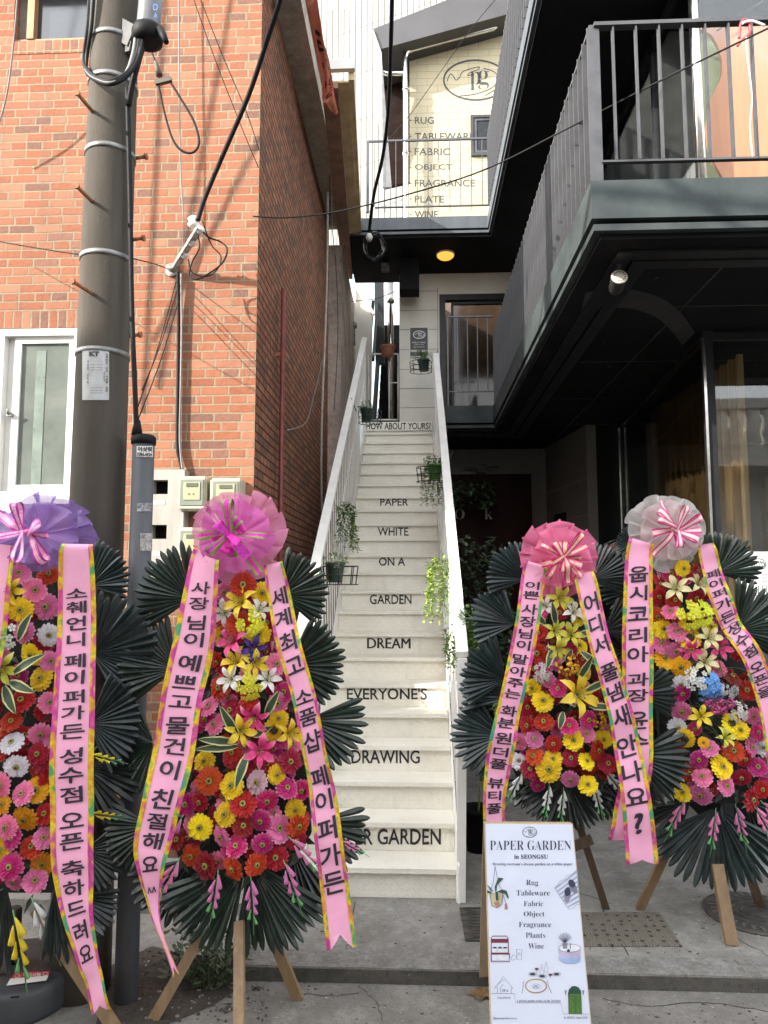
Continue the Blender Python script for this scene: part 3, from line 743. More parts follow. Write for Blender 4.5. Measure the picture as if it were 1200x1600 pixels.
# wall at the stair head with cream panels, doorway and plaque
YH = 10.9
xw0, xw1 = at(624, 540, YH).x, 1.98
xd0, xd1 = at(687, 540, YH).x, at(800, 540, YH).x
zd1 = at(730, 460, YH).z
mb = MB()
mb.box(xw0, xd0, YH, YH + 0.2, 4.0, 6.66); mb.box(xd0, xd1, YH, YH + 0.2, zd1, 6.66); mb.box(xd1, xw1, YH, YH + 0.2, 4.0, 6.66)
hw = part('stair_head_wall', mb, M_cream, bb)
mb = MB()
for py in (455, 485, 515, 546, 577, 607, 637):
    z = at(650, py, YH).z; mb.box(xw0 + 0.002, xd0 - 0.03, YH - 0.004, YH - 0.001, z - 0.004, z + 0.004)
xx = at(684, 500, YH).x; mb.box(xx - 0.004, xx + 0.004, YH - 0.004, YH - 0.001, 4.1, at(650, 450, YH).z)
part('panel_joint', mb, M_joint, hw)
mb = MB(); xc0, xc1 = at(624, 430, 10.3).x, at(655, 430, 10.3).x
mb.box(xc0, xc1, 10.3, 10.6, at(640, 452, 10.3).z, 6.66); part('soffit_duct', mb, M_black, bb)
fr = MB(); window_frame(fr, xd0, xd1, 4.17, zd1, YH - 0.02, YH + 0.1, 0.09)
dr = part('glass_door', fr, M_blackp, bb)
fr = MB(); window_frame(fr, xd0 + 0.18, xd1 - 0.1, 4.2, zd1 - 0.12, YH + 0.0, YH + 0.06, 0.035); part('door_leaf', fr, M_blackp, dr)
gl = MB(); gl.box(xd0 + 0.21, xd1 - 0.1, YH + 0.02, YH + 0.026, 4.22, zd1 - 0.14); part('pane', gl, glass_mat('smoked_door_glass', (0.5, 0.46, 0.42), 0.0, 0.08), dr)
mb = MB(); mb.box(xd0 - 0.2, xd1 + 0.3, YH + 1.4, YH + 1.45, 4.0, 6.8); mb.box(xd0 - 0.2, xd0 - 0.15, YH + 0.2, YH + 1.4, 4.0, 6.8); mb.box(xd1 + 0.25, xd1 + 0.3, YH + 0.2, YH + 1.4, 4.0, 6.8)
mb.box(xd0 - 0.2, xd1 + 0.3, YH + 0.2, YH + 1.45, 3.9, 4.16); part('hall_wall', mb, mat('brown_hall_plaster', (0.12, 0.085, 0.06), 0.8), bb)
# upper corner glazing behind the balcony
XG, YG = 2.1, 5.2
mb = MB()
for yy in (5.2, 6.1, 7.3, 8.6, 9.9): mb.box(XG - 0.02, XG + 0.03, yy, yy + 0.045, 4.19, 6.66)
mb.box(XG - 0.02, XG + 0.03, YG, 10.9, 6.56, 6.66); mb.box(XG - 0.02, XG + 0.03, YG, 10.9, 4.17, 4.27)
part('side_glazing', mb, M_blackp, bb)
gl = MB(); gl.box(XG, XG + 0.006, YG + 0.05, 10.9, 4.27, 6.56); sg = part('side_pane', gl, M_sglass, bb)
mb = MB(); mb.tube([(XG, YG - 0.01, 4.19), (XG, YG - 0.01, 7.6)], 0.035, 12); part('corner_mullion', mb, M_steel, bb)
mb = MB(); mb.box(XG + 0.02, 7, YG - 0.005, YG + 0.04, 4.17, 4.25)
for xx in (3.2, 4.3): mb.box(xx, xx + 0.05, YG - 0.005, YG + 0.04, 4.25, 8.4)
mb.box(XG + 0.02, 7, YG - 0.005, YG + 0.04, 8.4, 8.5)
part('front_glazing', mb, M_blackp, bb)
gl = MB(); gl.box(XG + 0.03, 7, YG + 0.01, YG + 0.016, 4.25, 8.4); part('front_pane', gl, glass_mat('upper_front_glass', (0.92, 0.93, 0.93), 0.0, 0.02, 0.22), bb)
M_ply = wood_mat('orange_plywood', (0.62, 0.27, 0.13), (0.54, 0.22, 0.10), 'Z', 0.5)
M_olive = mat('olive_panel', (0.22, 0.25, 0.13), 0.6, 0.12, 3, 0.05)
yq = 5.34
edge = [(1080, 44), (1098, 46), (1112, 55), (1122, 72), (1128, 95), (1128, 112), (1124, 128), (1114, 146), (1107, 168), (1104, 200), (1106, 225), (1112, 248), (1124, 268), (1134, 287)]
mb = MB(); P = [at(x, y, yq) for x, y in edge] + [Vector((7, yq, at(1134, 287, yq).z)), Vector((7, yq, at(1080, 44, yq).z))]
f = mb.bm.faces.new([mb.bm.verts.new(p) for p in P]); g = bmesh.ops.extrude_face_region(mb.bm, geom=[f])
bmesh.ops.translate(mb.bm, vec=(0, 0.03, 0), verts=[v for v in g['geom'] if isinstance(v, bmesh.types.BMVert)])
part('wavy_partition', mb, M_ply, bb)
yo = 5.5; p0, p1 = at(1086, 287, yo), at(1140, 50, yo)
mb = MB(); mb.box(at(1088, 150, yo).x, p1.x + 0.5, yo, yo + 0.03, 4.17, p1.z); part('olive_partition', mb, M_olive, bb)
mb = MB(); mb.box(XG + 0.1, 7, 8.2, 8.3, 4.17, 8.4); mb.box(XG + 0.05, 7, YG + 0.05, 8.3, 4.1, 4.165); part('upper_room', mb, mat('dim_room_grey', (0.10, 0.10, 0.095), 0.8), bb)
mb = MB(); mb.box(XG + 0.03, 7, YG + 0.05, 11, 8.5, 8.6); part('top_roof', mb, M_black, bb)
mb = MB(); p = at(1120, 48, yq - 0.05); 
for k in range(7):
    mb.tube([p + Vector((0.0, 0, 0)), p + Vector((0.5, 0, 0.33))], 0.006)
    break
part('roof_line_trim', mb, M_blackp, bb)
# ground floor: shop glazing, recess and rear wall
S0, S1 = Vector((at(1104, 530, 5.67).x, 5.67, 0)), Vector((at(970, 668, 9.0).x, 9.0, 0))
zg0, zg1 = 0.5, 3.80
mb = MB()
mb.bar((S0.x, S0.y, 0.0), (S0.x, S0.y, 3.87), 0.07, 0.07, up=(0, 1, 0)); mb.bar((S1.x, S1.y, 0.0), (S1.x, S1.y, 3.87), 0.05, 0.05, up=(0, 1, 0))
mb.bar(S0 + Vector((0, 0, zg1 + 0.03)), S1 + Vector((0, 0, zg1 + 0.03)), 0.05, 0.06); mb.bar(S0 + Vector((0, 0, zg0 - 0.03)), S1 + Vector((0, 0, zg0 - 0.03)), 0.05, 0.06)
mb.bar(S0 + Vector((0.04, 0, zg1 + 0.03)), (7, S0.y, zg1 + 0.03), 0.05, 0.06); mb.bar(S0 + Vector((0.04, 0, zg0 - 0.03)), (7, S0.y, zg0 - 0.03), 0.05, 0.06)
part('shop_window_frame', mb, M_blackp, bb)
mb = MB(); mb.bar((S0.x - 0.045, S0.y - 0.045, 0.5), (S0.x - 0.045, S0.y - 0.045, 3.8), 0.02, 0.02, up=(0, 1, 0)); mb.bar((S1.x - 0.035, S1.y - 0.03, 0.5), (S1.x - 0.035, S1.y - 0.03, 3.8), 0.02, 0.02, up=(0, 1, 0)); mb.bar(S0 + Vector((-0.045, -0.03, 3.8)), S1 + Vector((-0.035, -0.03, 3.8)), 0.016, 0.016)
part('bright_edge_strip', mb, M_steel, bb)
gl = MB(); d = (S1 - S0); gl.slab([S0 + Vector((0, 0.04, zg0)), S1 + Vector((0, -0.03, zg0)), S1 + Vector((0, -0.03, zg1)), S0 + Vector((0, 0.04, zg1))], (0.006, 0, 0)); part('shop_side_pane', gl, M_sglass, bb)
gl = MB(); gl.box(S0.x + 0.04, 7, S0.y, S0.y + 0.006, zg0, zg1); part('shop_front_pane', gl, M_sglass, bb)
mb = MB(); mb.slab([S0 + Vector((0.02, 0.03, 0)), (7, S0.y + 0.03, 0), (7, S0.y + 0.03, 0.44), S0 + Vector((0.02, 0.03, 0.44))], (0, 0.1, 0)); mb.slab([S0 + Vector((0, 0.04, 0)), S1, S1 + Vector((0, 0, 0.44)), S0 + Vector((0, 0.04, 0.44))], (0.08, 0, 0)); part('shop_base_wall', mb, M_black, bb)
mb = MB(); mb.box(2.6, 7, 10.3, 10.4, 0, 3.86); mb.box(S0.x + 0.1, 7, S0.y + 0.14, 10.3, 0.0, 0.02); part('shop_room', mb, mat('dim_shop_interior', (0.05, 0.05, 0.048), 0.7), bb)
mb = MB(); mb.box(3.7, 3.76, 5.8, 5.86, 0.5, 3.8); mb.box(4.1, 4.6, 6.4, 6.5, 0.3, 3.4); mb.box(3.25, 3.5, 6.9, 7.0, 0.3, 2.9); part('shop_curtain', mb, mat('grey_curtain', (0.12, 0.13, 0.12), 0.8), bb)
M_plank = wood_mat('sunlit_planks', (0.50, 0.33, 0.14), (0.34, 0.21, 0.085), 'Z', 0.6)
wp0, wp1 = Vector((2.60, 8.05, 0)), Vector((2.68, 5.95, 0))
NPL = 14
wpl = None
for k in range(NPL):
    a, b = wp0.lerp(wp1, k / NPL), wp0.lerp(wp1, (k + 0.97) / NPL)
    mb = MB(); mb.slab([a, b + Vector((-0.05, 0, 0)), b + Vector((-0.05, 0, 3.78)), a + Vector((0, 0, 3.78))], (0.05, 0, 0))
    part('wall_plank', mb, M_plank, bb)
# recess wall and rear wall under the balcony
R0, R1 = Vector((at(852, 700, 10.6).x, 10.6, 0)), Vector((at(915, 655, 9.05).x, 9.05, 0))
M_grey = mat('grey_wall_panel', (0.115, 0.105, 0.094), 0.55, 0.08, 2, 0.05)
mb = MB(); mb.slab([R0, R1, R1 + Vector((0, 0, 3.87)), R0 + Vector((0, 0, 3.87))], (0.12, 0, 0)); rw = part('recess_wall', mb, M_grey, bb)
mb = MB()
for z in (0.5, 0.95, 1.4, 1.85, 2.3, 2.75, 3.2): mb.bar(R0 + Vector((-0.002, 0, z)), R1 + Vector((-0.002, 0, z)), 0.006, 0.01)
part('panel_joint', mb, M_joint, rw)
mb = MB(); a, b = R0.lerp(R1, 0.25), R0.lerp(R1, 0.52); mb.slab([a + Vector((-0.006, 0, 0.02)), b + Vector((-0.006, 0, 0.02)), b + Vector((-0.006, 0, 2.85)), a + Vector((-0.006, 0, 2.85))], (-0.02, 0, 0)); part('side_door', mb, M_black, bb)
mb = MB(); mb.slab([R1 + Vector((0.12, 0, 0)), S1 + Vector((0.02, 0.1, 0)), S1 + Vector((0.02, 0.1, 3.87)), R1 + Vector((0.12, 0, 3.87))], (0.1, 0.1, 0)); part('recess_panel', mb, M_black, bb)
xr0, xr1 = at(640, 800, 10.66).x, R0.x + 0.1
xp0, xp1 = at(700, 800, 10.64).x, at(831, 800, 10.64).x; zp = at(760, 741, 10.64).z
mb = MB(); mb.box(xr0, xr1, 10.66, 10.8, 0, 3.87); part('rear_wall', mb, M_grey, bb)
mb = MB(); mb.box(xp0, xp1, 10.62, 10.655, 0.02, zp); dp = part('red_sign_panel', mb, mat('dark_red_panel', (0.022, 0.006, 0.005), 0.6, 0.2, 4, spec=0.1), bb)
mb = MB(); mb.box(xp0, xp1 + 0.02, 10.61, 10.618, zp, zp + 0.03); mb.box(xp1, xp1 + 0.02, 10.61, 10.618, 0.02, zp); part('panel_trim', mb, M_grey, dp)
mb = MB(); fn = plane_y(10.615)
mb.text('O', fn, box=(710, 796, 726, 811), serif=True, bold=-0.012); mb.text('k', fn, box=(757, 794, 770, 811), serif=True, bold=-0.01); part('sign_letters', mb, mat('pale_sign_letters', (0.55, 0.54, 0.5), 0.5), dp)
mb = MB(); p = at(752, 733, 10.6); mb.box(p.x - 0.07, p.x + 0.07, 10.5, 10.64, p.z - 0.06, p.z + 0.06); mb.box(p.x - 0.25, p.x + 0.25, 10.52, 10.55, p.z, p.z + 0.03); part('door_lamp', mb, M_blackp, bb)
# ================================================================ buildings beyond
YP = 14.0
pg = thing('cream_brick_building', 'cream painted brick shop building with a grey lean-to roof and painted word list', 'building', (0.9, YP, 0))
M_creamb = brick_mat('cream_painted_brick', [(0.0, (0.30, 0.268, 0.185)), (0.5, (0.288, 0.257, 0.176)), (1.0, (0.312, 0.28, 0.196))], (0.235, 0.205, 0.135), row=0.15, width=0.42, mort=0.010, bump=0.12, rough=0.7, grime=(0.27, 0.24, 0.16), squash=1.0)
px0 = at(640, 200, YP).x
zt0, zt1 = at(640, 80, YP).z, at(800, 22, YP).z
mb = MB()
mb.slab([(px0, YP, 0), (2.6, YP, 0), (2.6, YP, zt1 + 0.3), (px0, YP, zt0)], (0, 3, 0)); wallp = part('wall', mb, M_creamb, pg)
ro = [at(583, 45, 13.4), at(590, 78, 13.4), at(800, 20, 13.4), at(800, -40, 13.4)]
mb = MB(); mb.slab(ro, (0, 3.5, 0.2)); rf = part('roof', mb, mat('grey_roof_metal', (0.055, 0.053, 0.055), 0.5, 0.08, 2, 0.03, metal=0.3), pg)
mb = MB(); mb.slab([at(583, 45, 13.35), at(596, 82, 13.35), at(612, 292, 13.9), at(598, 292, 13.9)], (0, 0.06, 0)); part('side_flashing', mb, mat('grey_flashing', (0.13, 0.13, 0.135), 0.5), pg)
mb = MB(); mb.slab([at(592, 60, 14.6), at(645, 60, 14.6), at(645, 283, 14.6), at(600, 293, 14.6)], (0, 0.1, 0)); part('recessed_side', mb, mat('dark_brown_cladding', (0.014, 0.008, 0.007), 0.8, spec=0.05), pg)
mb = MB(); fn = plane_y(YP - 0.004)
for w, y, x1 in (('RUG', 188, 678), ('TABLEWARE', 213, 741), ('FABRIC', 237, 703), ('OBJECT', 262, 707), ('FRAGRANCE', 286, 742), ('PLATE', 311, 694), ('WINE', 335, 684)):
    mb.text(w, fn, box=(648, y - 5.5, x1, y + 5.5), bold=0.008)
    mb.poly([(640.6, y - 1), (642.6, y - 1), (642.6, y + 1), (640.6, y + 1)], fn)
M_grlet = mat('grey_sign_letters', (0.03, 0.031, 0.034), 0.6)
part('lettering', mb, M_grlet, wallp)
def logo(mb, fn, cx, cy, rx, ry, w):
    el = lambda a, k=1.0: (cx + rx * k * math.cos(a), cy + ry * k * math.sin(a))
    mb.stroke([el(i * math.pi / 30) for i in range(60)], w, fn, closed=True)
    mb.text('p', fn, box=(cx - rx * 0.17, cy - ry * 0.42, cx + rx * 0.15, cy + ry * 0.5), serif=True, bold=-0.012)
    mb.text('g', fn, box=(cx + rx * 0.08, cy - ry * 0.48, cx + rx * 0.42, cy + ry * 0.46), serif=True, bold=-0.012)
    S = lambda pts: [(cx + rx * x, cy + ry * y) for x, y in pts]
    sm = lambda pts: [(p.x, p.y) for p in spline([Vector((x, y, 0)) for x, y in S(pts)], 5)]
    mb.stroke(sm([(-0.9, 0.05), (-0.8, -0.3), (-0.7, -0.2), (-0.62, 0.0), (-0.5, -0.15), (-0.42, -0.4), (-0.2, -0.55), (0.12, -0.66), (0.05, -0.5), (-0.15, -0.4), (-0.25, -0.22), (-0.05, -0.3)]), w * 0.45, fn)
    mb.stroke(sm([(0.25, -0.6), (0.6, -0.4), (0.72, 0.0), (0.5, 0.4), (0.0, 0.7), (-0.5, 0.8)]), w * 0.45, fn)
    mb.stroke(sm([(0.9, -0.2), (0.82, 0.15), (0.6, 0.5), (0.3, 0.78)]), w * 0.45, fn)
    mb.stroke(sm([(0.95, 0.1), (0.8, 0.45), (0.55, 0.74)]), w * 0.45, fn)
mb = MB(); logo(mb, plane_y(YP - 0.005), 743, 125, 49.5, 31, 2.8); part('logo', mb, M_grlet, wallp)
fr = MB(); a, b = at(735, 182, YP), at(785, 244, YP); window_frame(fr, a.x, b.x, b.z, a.z, YP - 0.05, YP + 0.02, 0.055); wf = part('window', fr, mat('grey_window_frame', (0.04, 0.042, 0.045), 0.4, spec=0.2), pg)
fr = MB(); window_frame(fr, a.x + 0.07, b.x - 0.06, b.z + 0.07, a.z - 0.06, YP - 0.03, YP - 0.01, 0.05); part('sash', fr, mat('grey_sash', (0.06, 0.062, 0.066), 0.4, spec=0.2), wf)
gl = MB(); gl.box(a.x + 0.055, b.x - 0.055, YP - 0.012, YP - 0.006, b.z + 0.055, a.z - 0.055); part('pane', gl, mat('dull_dark_glass', (0.02, 0.022, 0.025), 0.3, spec=0.15), wf)
mb = MB(); yd = YP - 0.28
mb.tube([at(776, 34, yd), at(776, 40, yd), at(771, 44, yd), at(700, 62, yd), at(644, 77, yd), at(635, 82, yd), at(632, 92, yd), at(634, 150, yd), at(634, 340, yd), at(633, 430, yd)], 0.055, 10)
mb.tube([at(630, 114, yd), at(606, 115, yd), at(597, 113, yd), at(594, 106, yd)], 0.05, 10)
for py in (140, 240): mb.lathe(at(634, py, yd), [(0.07, -0.02), (0.07, 0.02)], 12)
part('downpipe', mb, M_steel, pg)
# far white ribbed building
YF = 20.0
fb = thing('white_ribbed_building', 'tall white ribbed panel building far behind the alley', 'building', (0, YF, 0))
kw = NT('white_ribbed_panel')
sp = kw.n('ShaderNodeSeparateXYZ'); kw.l(kw.obj(), sp.inputs[0])
rib = kw.math('PINGPONG', kw.math('MULTIPLY', sp.outputs['X'], 1.0), 0.085)
hr = kw.ramp(kw.math('DIVIDE', rib, 0.085), [(0.0, 0.0), (0.12, 0.0), (0.3, 1.0)])
jz = kw.math('PINGPONG', kw.math('ADD', sp.outputs['Z'], kw.math('MULTIPLY', sp.outputs['X'], -0.35)), 0.72)
hj = kw.ramp(kw.math('DIVIDE', jz, 0.72), [(0.0, 0.0), (0.02, 0.0), (0.04, 1.0)])
kw.l(kw.mix(kw.math('MULTIPLY', hr, hj), (0.125, 0.118, 0.10), (0.25, 0.243, 0.222)), kw.b.inputs['Base Color']); kw.b.inputs['Roughness'].default_value = 0.55
kw.l(kw.bump(hr, 0.9, 0.03), kw.b.inputs['Normal'])
mb = MB(); mb.box(-7, 0.95, YF, YF + 4, 0, 26); mb.box(0.95, 6, YF + 0.8, YF + 4, 0, 26); wlf = part('wall', mb, kw.m, fb)
mb = MB(); fn = plane_y(YF - 0.01); mb.text('O', fn, box=(503, -12, 524, 20), bold=0.02); mb.text('T', fn, box=(527, -16, 546, 16), bold=0.02); part('sign_letters', mb, mat('grey_wall_letters', (0.28, 0.28, 0.29), 0.5), wlf)
mb = MB(); a, b = at(652, 14, YF + 0.78), at(725, -60, YF + 0.78); window_frame(mb, a.x, b.x, a.z, b.z, YF + 0.7, YF + 0.79, 0.1); wfb = part('window', mb, M_white, fb)
gl = MB(); gl.box(a.x + 0.1, b.x - 0.1, YF + 0.75, YF + 0.76, a.z + 0.1, b.z - 0.1); part('pane', gl, M_dglass, wfb)
# pale blue glazed building seen in the slot
mb = MB(); mb.box(-2.2, -0.2, 16.5, 16.6, 3.0, 9.7)
ks = NT('pale_blue_glass'); sp = ks.n('ShaderNodeSeparateXYZ'); ks.l(ks.obj(), sp.inputs[0])
ks.l(ks.mix(ks.ramp(ks.math('DIVIDE', ks.math('PINGPONG', sp.outputs['X'], 0.14), 0.14), [(0.0, 0.0), (0.1, 1.0)]), (0.20, 0.26, 0.29), (0.30, 0.40, 0.46)), ks.b.inputs['Base Color']); ks.b.inputs['Roughness'].default_value = 0.15
solo('pale_blue_building', mb, ks.m, 'pale blue panelled building seen in the slot beside the stair head', 'building', (-1, 16.5, 0))
# white gate frame and wall deep at left of the stair head
gt = thing('white_side_gate', 'white framed gate panel at the left of the stair head', 'gate', at(565, 640, 11.9))
y = 11.9
mb = MB(); mb.slab([at(556, 452, y), at(582, 492, y), at(580, 640, y), at(556, 640, y)], (0, 0.04, 0)); part('panel', mb, M_cream, gt)
mb = MB(); mb.bar(at(553, 440, y - 0.03), at(553, 545, y - 0.03), 0.06, 0.05, up=(0, 1, 0)); mb.bar(at(551, 440, y - 0.04), at(584, 492, y - 0.04), 0.05, 0.05); part('frame', mb, M_wsteel, gt)
mb = MB(); p = at(554, 508, y - 0.1); mb.lathe(p, [(0.03, -0.05), (0.045, -0.03), (0.045, 0.03), (0.03, 0.05)], 12); mb.tube([p, p + Vector((0, 0, -0.35))], 0.015); part('gate_lamp', mb, M_galv, gt)
# black steel stair flight at the stair head
bs = thing('black_stair_flight', 'black steel stair flight climbing behind the white stair head', 'stairs', at(600, 655, 11.6))
for k in range(14):
    y = 11.5 + k * 0.16; z = 4.25 + k * 0.19
    mb = MB(); mb.box(-0.62, xw0 - 0.01, y, y + 0.17, z - 0.03, z); mb.box(-0.62, xw0 - 0.01, y + 0.155, y + 0.17, z, z + 0.16); part('tread', mb, M_black, bs)
mb = MB(); mb.bar((-0.66, 11.3, 4.3), (-0.66, 13.8, 7.2), 0.05, 0.3); mb.bar((-0.66, 11.2, 5.4), (-0.66, 13.4, 8.0), 0.04, 0.05); part('stringer', mb, M_blackp, bs)
mb = MB(); mb.bar(at(592, 420, 12.4), at(594, 570, 12.4), 0.16, 0.1, up=(0, 1, 0)); mb.bar(at(583, 470, 12.0), at(576, 560, 12.0), 0.05, 0.05, up=(0, 1, 0)); part('post', mb, M_blackp, bs)
gd = thing('white_frame_gate', 'thin white tubular gate frame standing across the stair head', 'gate', at(600, 660, 11.2))
y = 11.2; mb = MB()
c4 = [at(576, 656, y), at(576, 553, y), at(622, 553, y), at(622, 656, y)]
for a, b in zip(c4, c4[1:] + c4[:1]): mb.tube([a, b], 0.013, 8)
mb.tube([at(608, 565, y), at(608, 656, y)], 0.01, 8); mb.tube([at(609, 598, y), at(622, 598, y)], 0.008, 8); part('frame', mb, M_wsteel, gd)
mb = MB(); mb.tube([at(610, 425, 11.35), at(611, 655, 11.35)], 0.05, 12)
for py in (470, 545): mb.lathe(at(610.5, py, 11.35), [(0.06, -0.03), (0.06, 0.03)], 12)
solo('drain_pipe', mb, M_steel, 'shiny steel drain pipe standing behind the stair head', 'pipe', at(611, 655, 11.35))
mb = MB(); p = at(602, 418, 10.5); mb.box(p.x - 0.06, p.x + 0.06, 10.45, 10.55, p.z - 0.06, p.z + 0.06); mb.lathe(p + Vector((0, -0.05, 0)), [(0.04, 0), (0.05, 0.03), (0.03, 0.05)], 12, axis=(0, -1, 0))
solo('junction_box', mb, M_greypaint, 'small grey junction box under the upper balcony beside the black duct', 'box', p)

# ceiling lamp, plaque, spotlight
lp = thing('ceiling_lamp', 'round glowing orange lamp on the soffit over the stair head', 'lamp', at(696, 404, 10.2))
p = at(696, 404, 10.2); p.z = 6.66
mb = MB(); mb.lathe(p, [(0.13, -0.001), (0.13, -0.03)], 28); part('rim', mb, M_white, lp)
mb = MB(); mb.lathe(p, [(0.122, -0.031), (0.118, -0.05), (0.09, -0.075), (0.04, -0.088)], 28); part('diffuser', mb, emit_mat('warm_lamp', (1.0, 0.36, 0.05), 0.26), lp)
yq = YH - 0.03
pl = thing('wall_plaque', 'black plaque with white logo on the cream wall at the stair head', 'sign', at(655, 535, yq))
a, b = at(639.5, 511, yq), at(670, 557.5, yq)
mb = MB(); mb.box(a.x, b.x, yq, YH - 0.001, b.z, a.z); part('rim', mb, M_white, pl)
mb = MB(); mb.box(a.x + 0.014, b.x - 0.014, yq - 0.004, yq - 0.001, b.z + 0.014, a.z - 0.014); part('face', mb, mat('charcoal_plaque', (0.035, 0.033, 0.032), 0.5), pl)
mb = MB(); fn = plane_y(yq - 0.007); logo(mb, fn, 655, 523, 9.2, 6, 1.1)
mb.text('RUG & FABRIC', fn, box=(644, 534, 665, 536), bold=0.02); mb.text('TABLEWARE', fn, box=(647, 537.4, 662, 539), bold=0.0); mb.text('ALL KINDS OF', fn, box=(645.5, 541, 663.5, 543)); mb.text('PAPER GARDEN', fn, box=(641.5, 546.6, 667.5, 550), bold=0.04); mb.text('3rd floor', fn, box=(648, 552, 661, 553.8))
part('lettering', mb, M_white, pl)
p = at(968, 432, 4.35); sl = thing('soffit_spotlight', 'small round spotlight under the front edge of the balcony', 'lamp', p)
ax = Vector((-0.05, -0.93, 0.22)).normalized(); mb = MB(); mb.lathe(p - ax * 0.07, [(0.036, -0.07), (0.044, -0.05), (0.05, 0.06), (0.052, 0.065)], 20, axis=ax); part('housing', mb, mat('taupe_metal', (0.035, 0.03, 0.027), 0.5, spec=0.2), sl)
mb = MB(); mb.lathe(p - ax * 0.07, [(0.05, 0.066), (0.046, 0.072), (0.01, 0.075)], 20, axis=ax)
u = ax.orthogonal().normalized(); v = ax.cross(u)
part('lens', mb, mat('pale_lens', (0.62, 0.55, 0.46), 0.4), sl)
mb = MB()
for k in range(14):
    a_ = k * 2 * math.pi / 14; mb.ball(p + ax * 0.0035 + (u * math.cos(a_) + v * math.sin(a_)) * 0.034, 0.004, sub=1)
part('led_ring', mb, M_black, sl)
mb = MB(); mb.bar(p - ax * 0.07, Vector((p.x, p.y, 3.87)), 0.03, 0.02, up=(0, 1, 0)); part('bracket', mb, M_blackp, sl)

# ================================================================ utility pole and what it carries
PX, PYY = at(163, 500, 3.720).x, 3.720
rp = lambda z: 0.147 - 0.0046 * z
pole = thing('utility_pole', 'weathered grey concrete utility pole with rusty step bolts and steel bands', 'utility pole', (PX, PYY, -0.07))
mb = MB(); mb.lathe((PX, PYY, 0), [(rp(z), z) for z in (-0.1, 1, 2, 3, 4, 5, 6, 7.5)], 40); part('shaft', mb, M_pole, pole)
def polept(px, py, off=0.0):
    d = ray(px, py); o = CO - Vector((PX, PYY, 0))
    r_ = rp((at(px, py, PYY)).z) + off
    A = d.x ** 2 + d.y ** 2; B = 2 * (o.x * d.x + o.y * d.y); C_ = o.x ** 2 + o.y ** 2 - r_ ** 2
    q = B * B - 4 * A * C_
    t = (-B - math.sqrt(q)) / (2 * A) if q > 0 else -B / (2 * A)
    return CO + d * t
for py in (46, 112, 224, 392, 545):
    z = polept(163, py).z; mb = MB(); mb.lathe((PX, PYY, z), [(rp(z) + 0.001, -0.012), (rp(z) + 0.006, -0.012), (rp(z) + 0.006, 0.012), (rp(z) + 0.001, 0.012)], 40); part('steel_band', mb, M_galv, pole)
for hx, hy, tx, ty in ((146, 176, 121, 146), (145, 316, 120, 291), (146, 460, 114, 440)):
    a = polept(hx, hy, -0.01); b = at(tx, ty, a.y - 0.17); mb = MB(); mb.tube([a, b], 0.010, 8); d = (b - a).normalized(); mb.tube([b, b + d * 0.012], 0.017, 8); part('step_bolt', mb, M_rust, pole)
for ty in (243, 371, 523):
    a = Vector((PX + 0.109, PYY + 0.03, at(203, ty, PYY).z)); mb = MB(); mb.tube([a, a + Vector((0.075, 0.0, 0.01))], 0.010, 8); mb.tube([a + Vector((0.07, 0, 0.01)), a + Vector((0.085, 0, 0.01))], 0.017, 8); part('step_bolt', mb, M_rust, pole)
fnp = lambda x, y: polept(x, y, 0.004)
mb = MB().grid(lambda u, v: fnp(128.5 + 42 * u, 546 + 79 * v), 8, 6); nt = part('paper_notice', mb, mat('weathered_paper', (0.38, 0.38, 0.38), 0.6, 0.1, 20), pole)
mb = MB(); fnq = lambda x, y: polept(x, y, 0.007)
mb.text('KT', fnq, box=(139.5, 549, 155, 556.5), bold=0.05)
def vtext(mb, s, fn, x, y0, y1, w, bold=0.0):
    st_ = (y1 - y0) / len(s)
    for i, ch in enumerate(s):
        if ch != ' ': mb.text(ch, fn, box=(x - w / 2, y0 + st_ * (i + 0.08), x + w / 2, y0 + st_ * (i + 0.92)), bold=bold)
vtext(mb, '전주번호 관리 시설물 보호', fnq, 167, 552, 612, 3.4, 0.02); vtext(mb, '시설명 연락처', fnq, 137, 562, 600, 3, 0.01); vtext(mb, '점검일', fnq, 163, 580, 596, 2.6)
for y in (570, 574, 578, 606, 610, 614): mb.stroke([(141, y), (160, y)], 0.5, fnq)
part('lettering', mb, M_letter, nt)
mb = MB(); mb.grid(lambda u, v: fnp(121.5 + 7 * u, 797 + 20 * v), 3, 4); tg = part('number_tag', mb, M_white, pole)
mb = MB(); vtext(mb, '전용주', lambda x, y: polept(x, y, 0.007), 125, 799, 816, 4, 0.02); part('lettering', mb, M_letter, tg)

# splice canister
cn = thing('splice_canister', 'grey cylindrical cable splice canister strapped to the pole top', 'cable box', at(232, 40, 3.595))
c0, c1 = at(231, 52, 3.595), at(241, -60, 3.595)
ax = (c1 - c0).normalized()
mb = MB(); mb.lathe(c0, [(0.055, 0.0), (0.062, 0.02), (0.062, 0.42)], 24, axis=ax); body = part('body', mb, mat('canister_grey', (0.11, 0.115, 0.12), 0.4, 0.1, 8, 0.03), cn)
mb = MB(); fnc = lambda x, y: at(x, y, 3.595 - 0.066); mb.text('D', fnc, box=(239, 6, 247, 16), bold=0.02); mb.text('A', fnc, box=(240, 20, 246, 28), bold=0.02); part('lettering', mb, mat('blue_print', (0.03, 0.10, 0.30), 0.5), body)
mb = MB(); mb.lathe(c0, [(0.058, -0.06), (0.08, -0.05), (0.084, 0.0), (0.075, 0.025)], 24, axis=ax); part('end_cap', mb, M_cable, cn)
mb = MB(); mb.tube([at(250, 45, 3.553), at(255, 55, 3.528), at(260, 66, 3.511)], [0.02, 0.018, 0.014], 8); part('valve', mb, M_cable, cn)
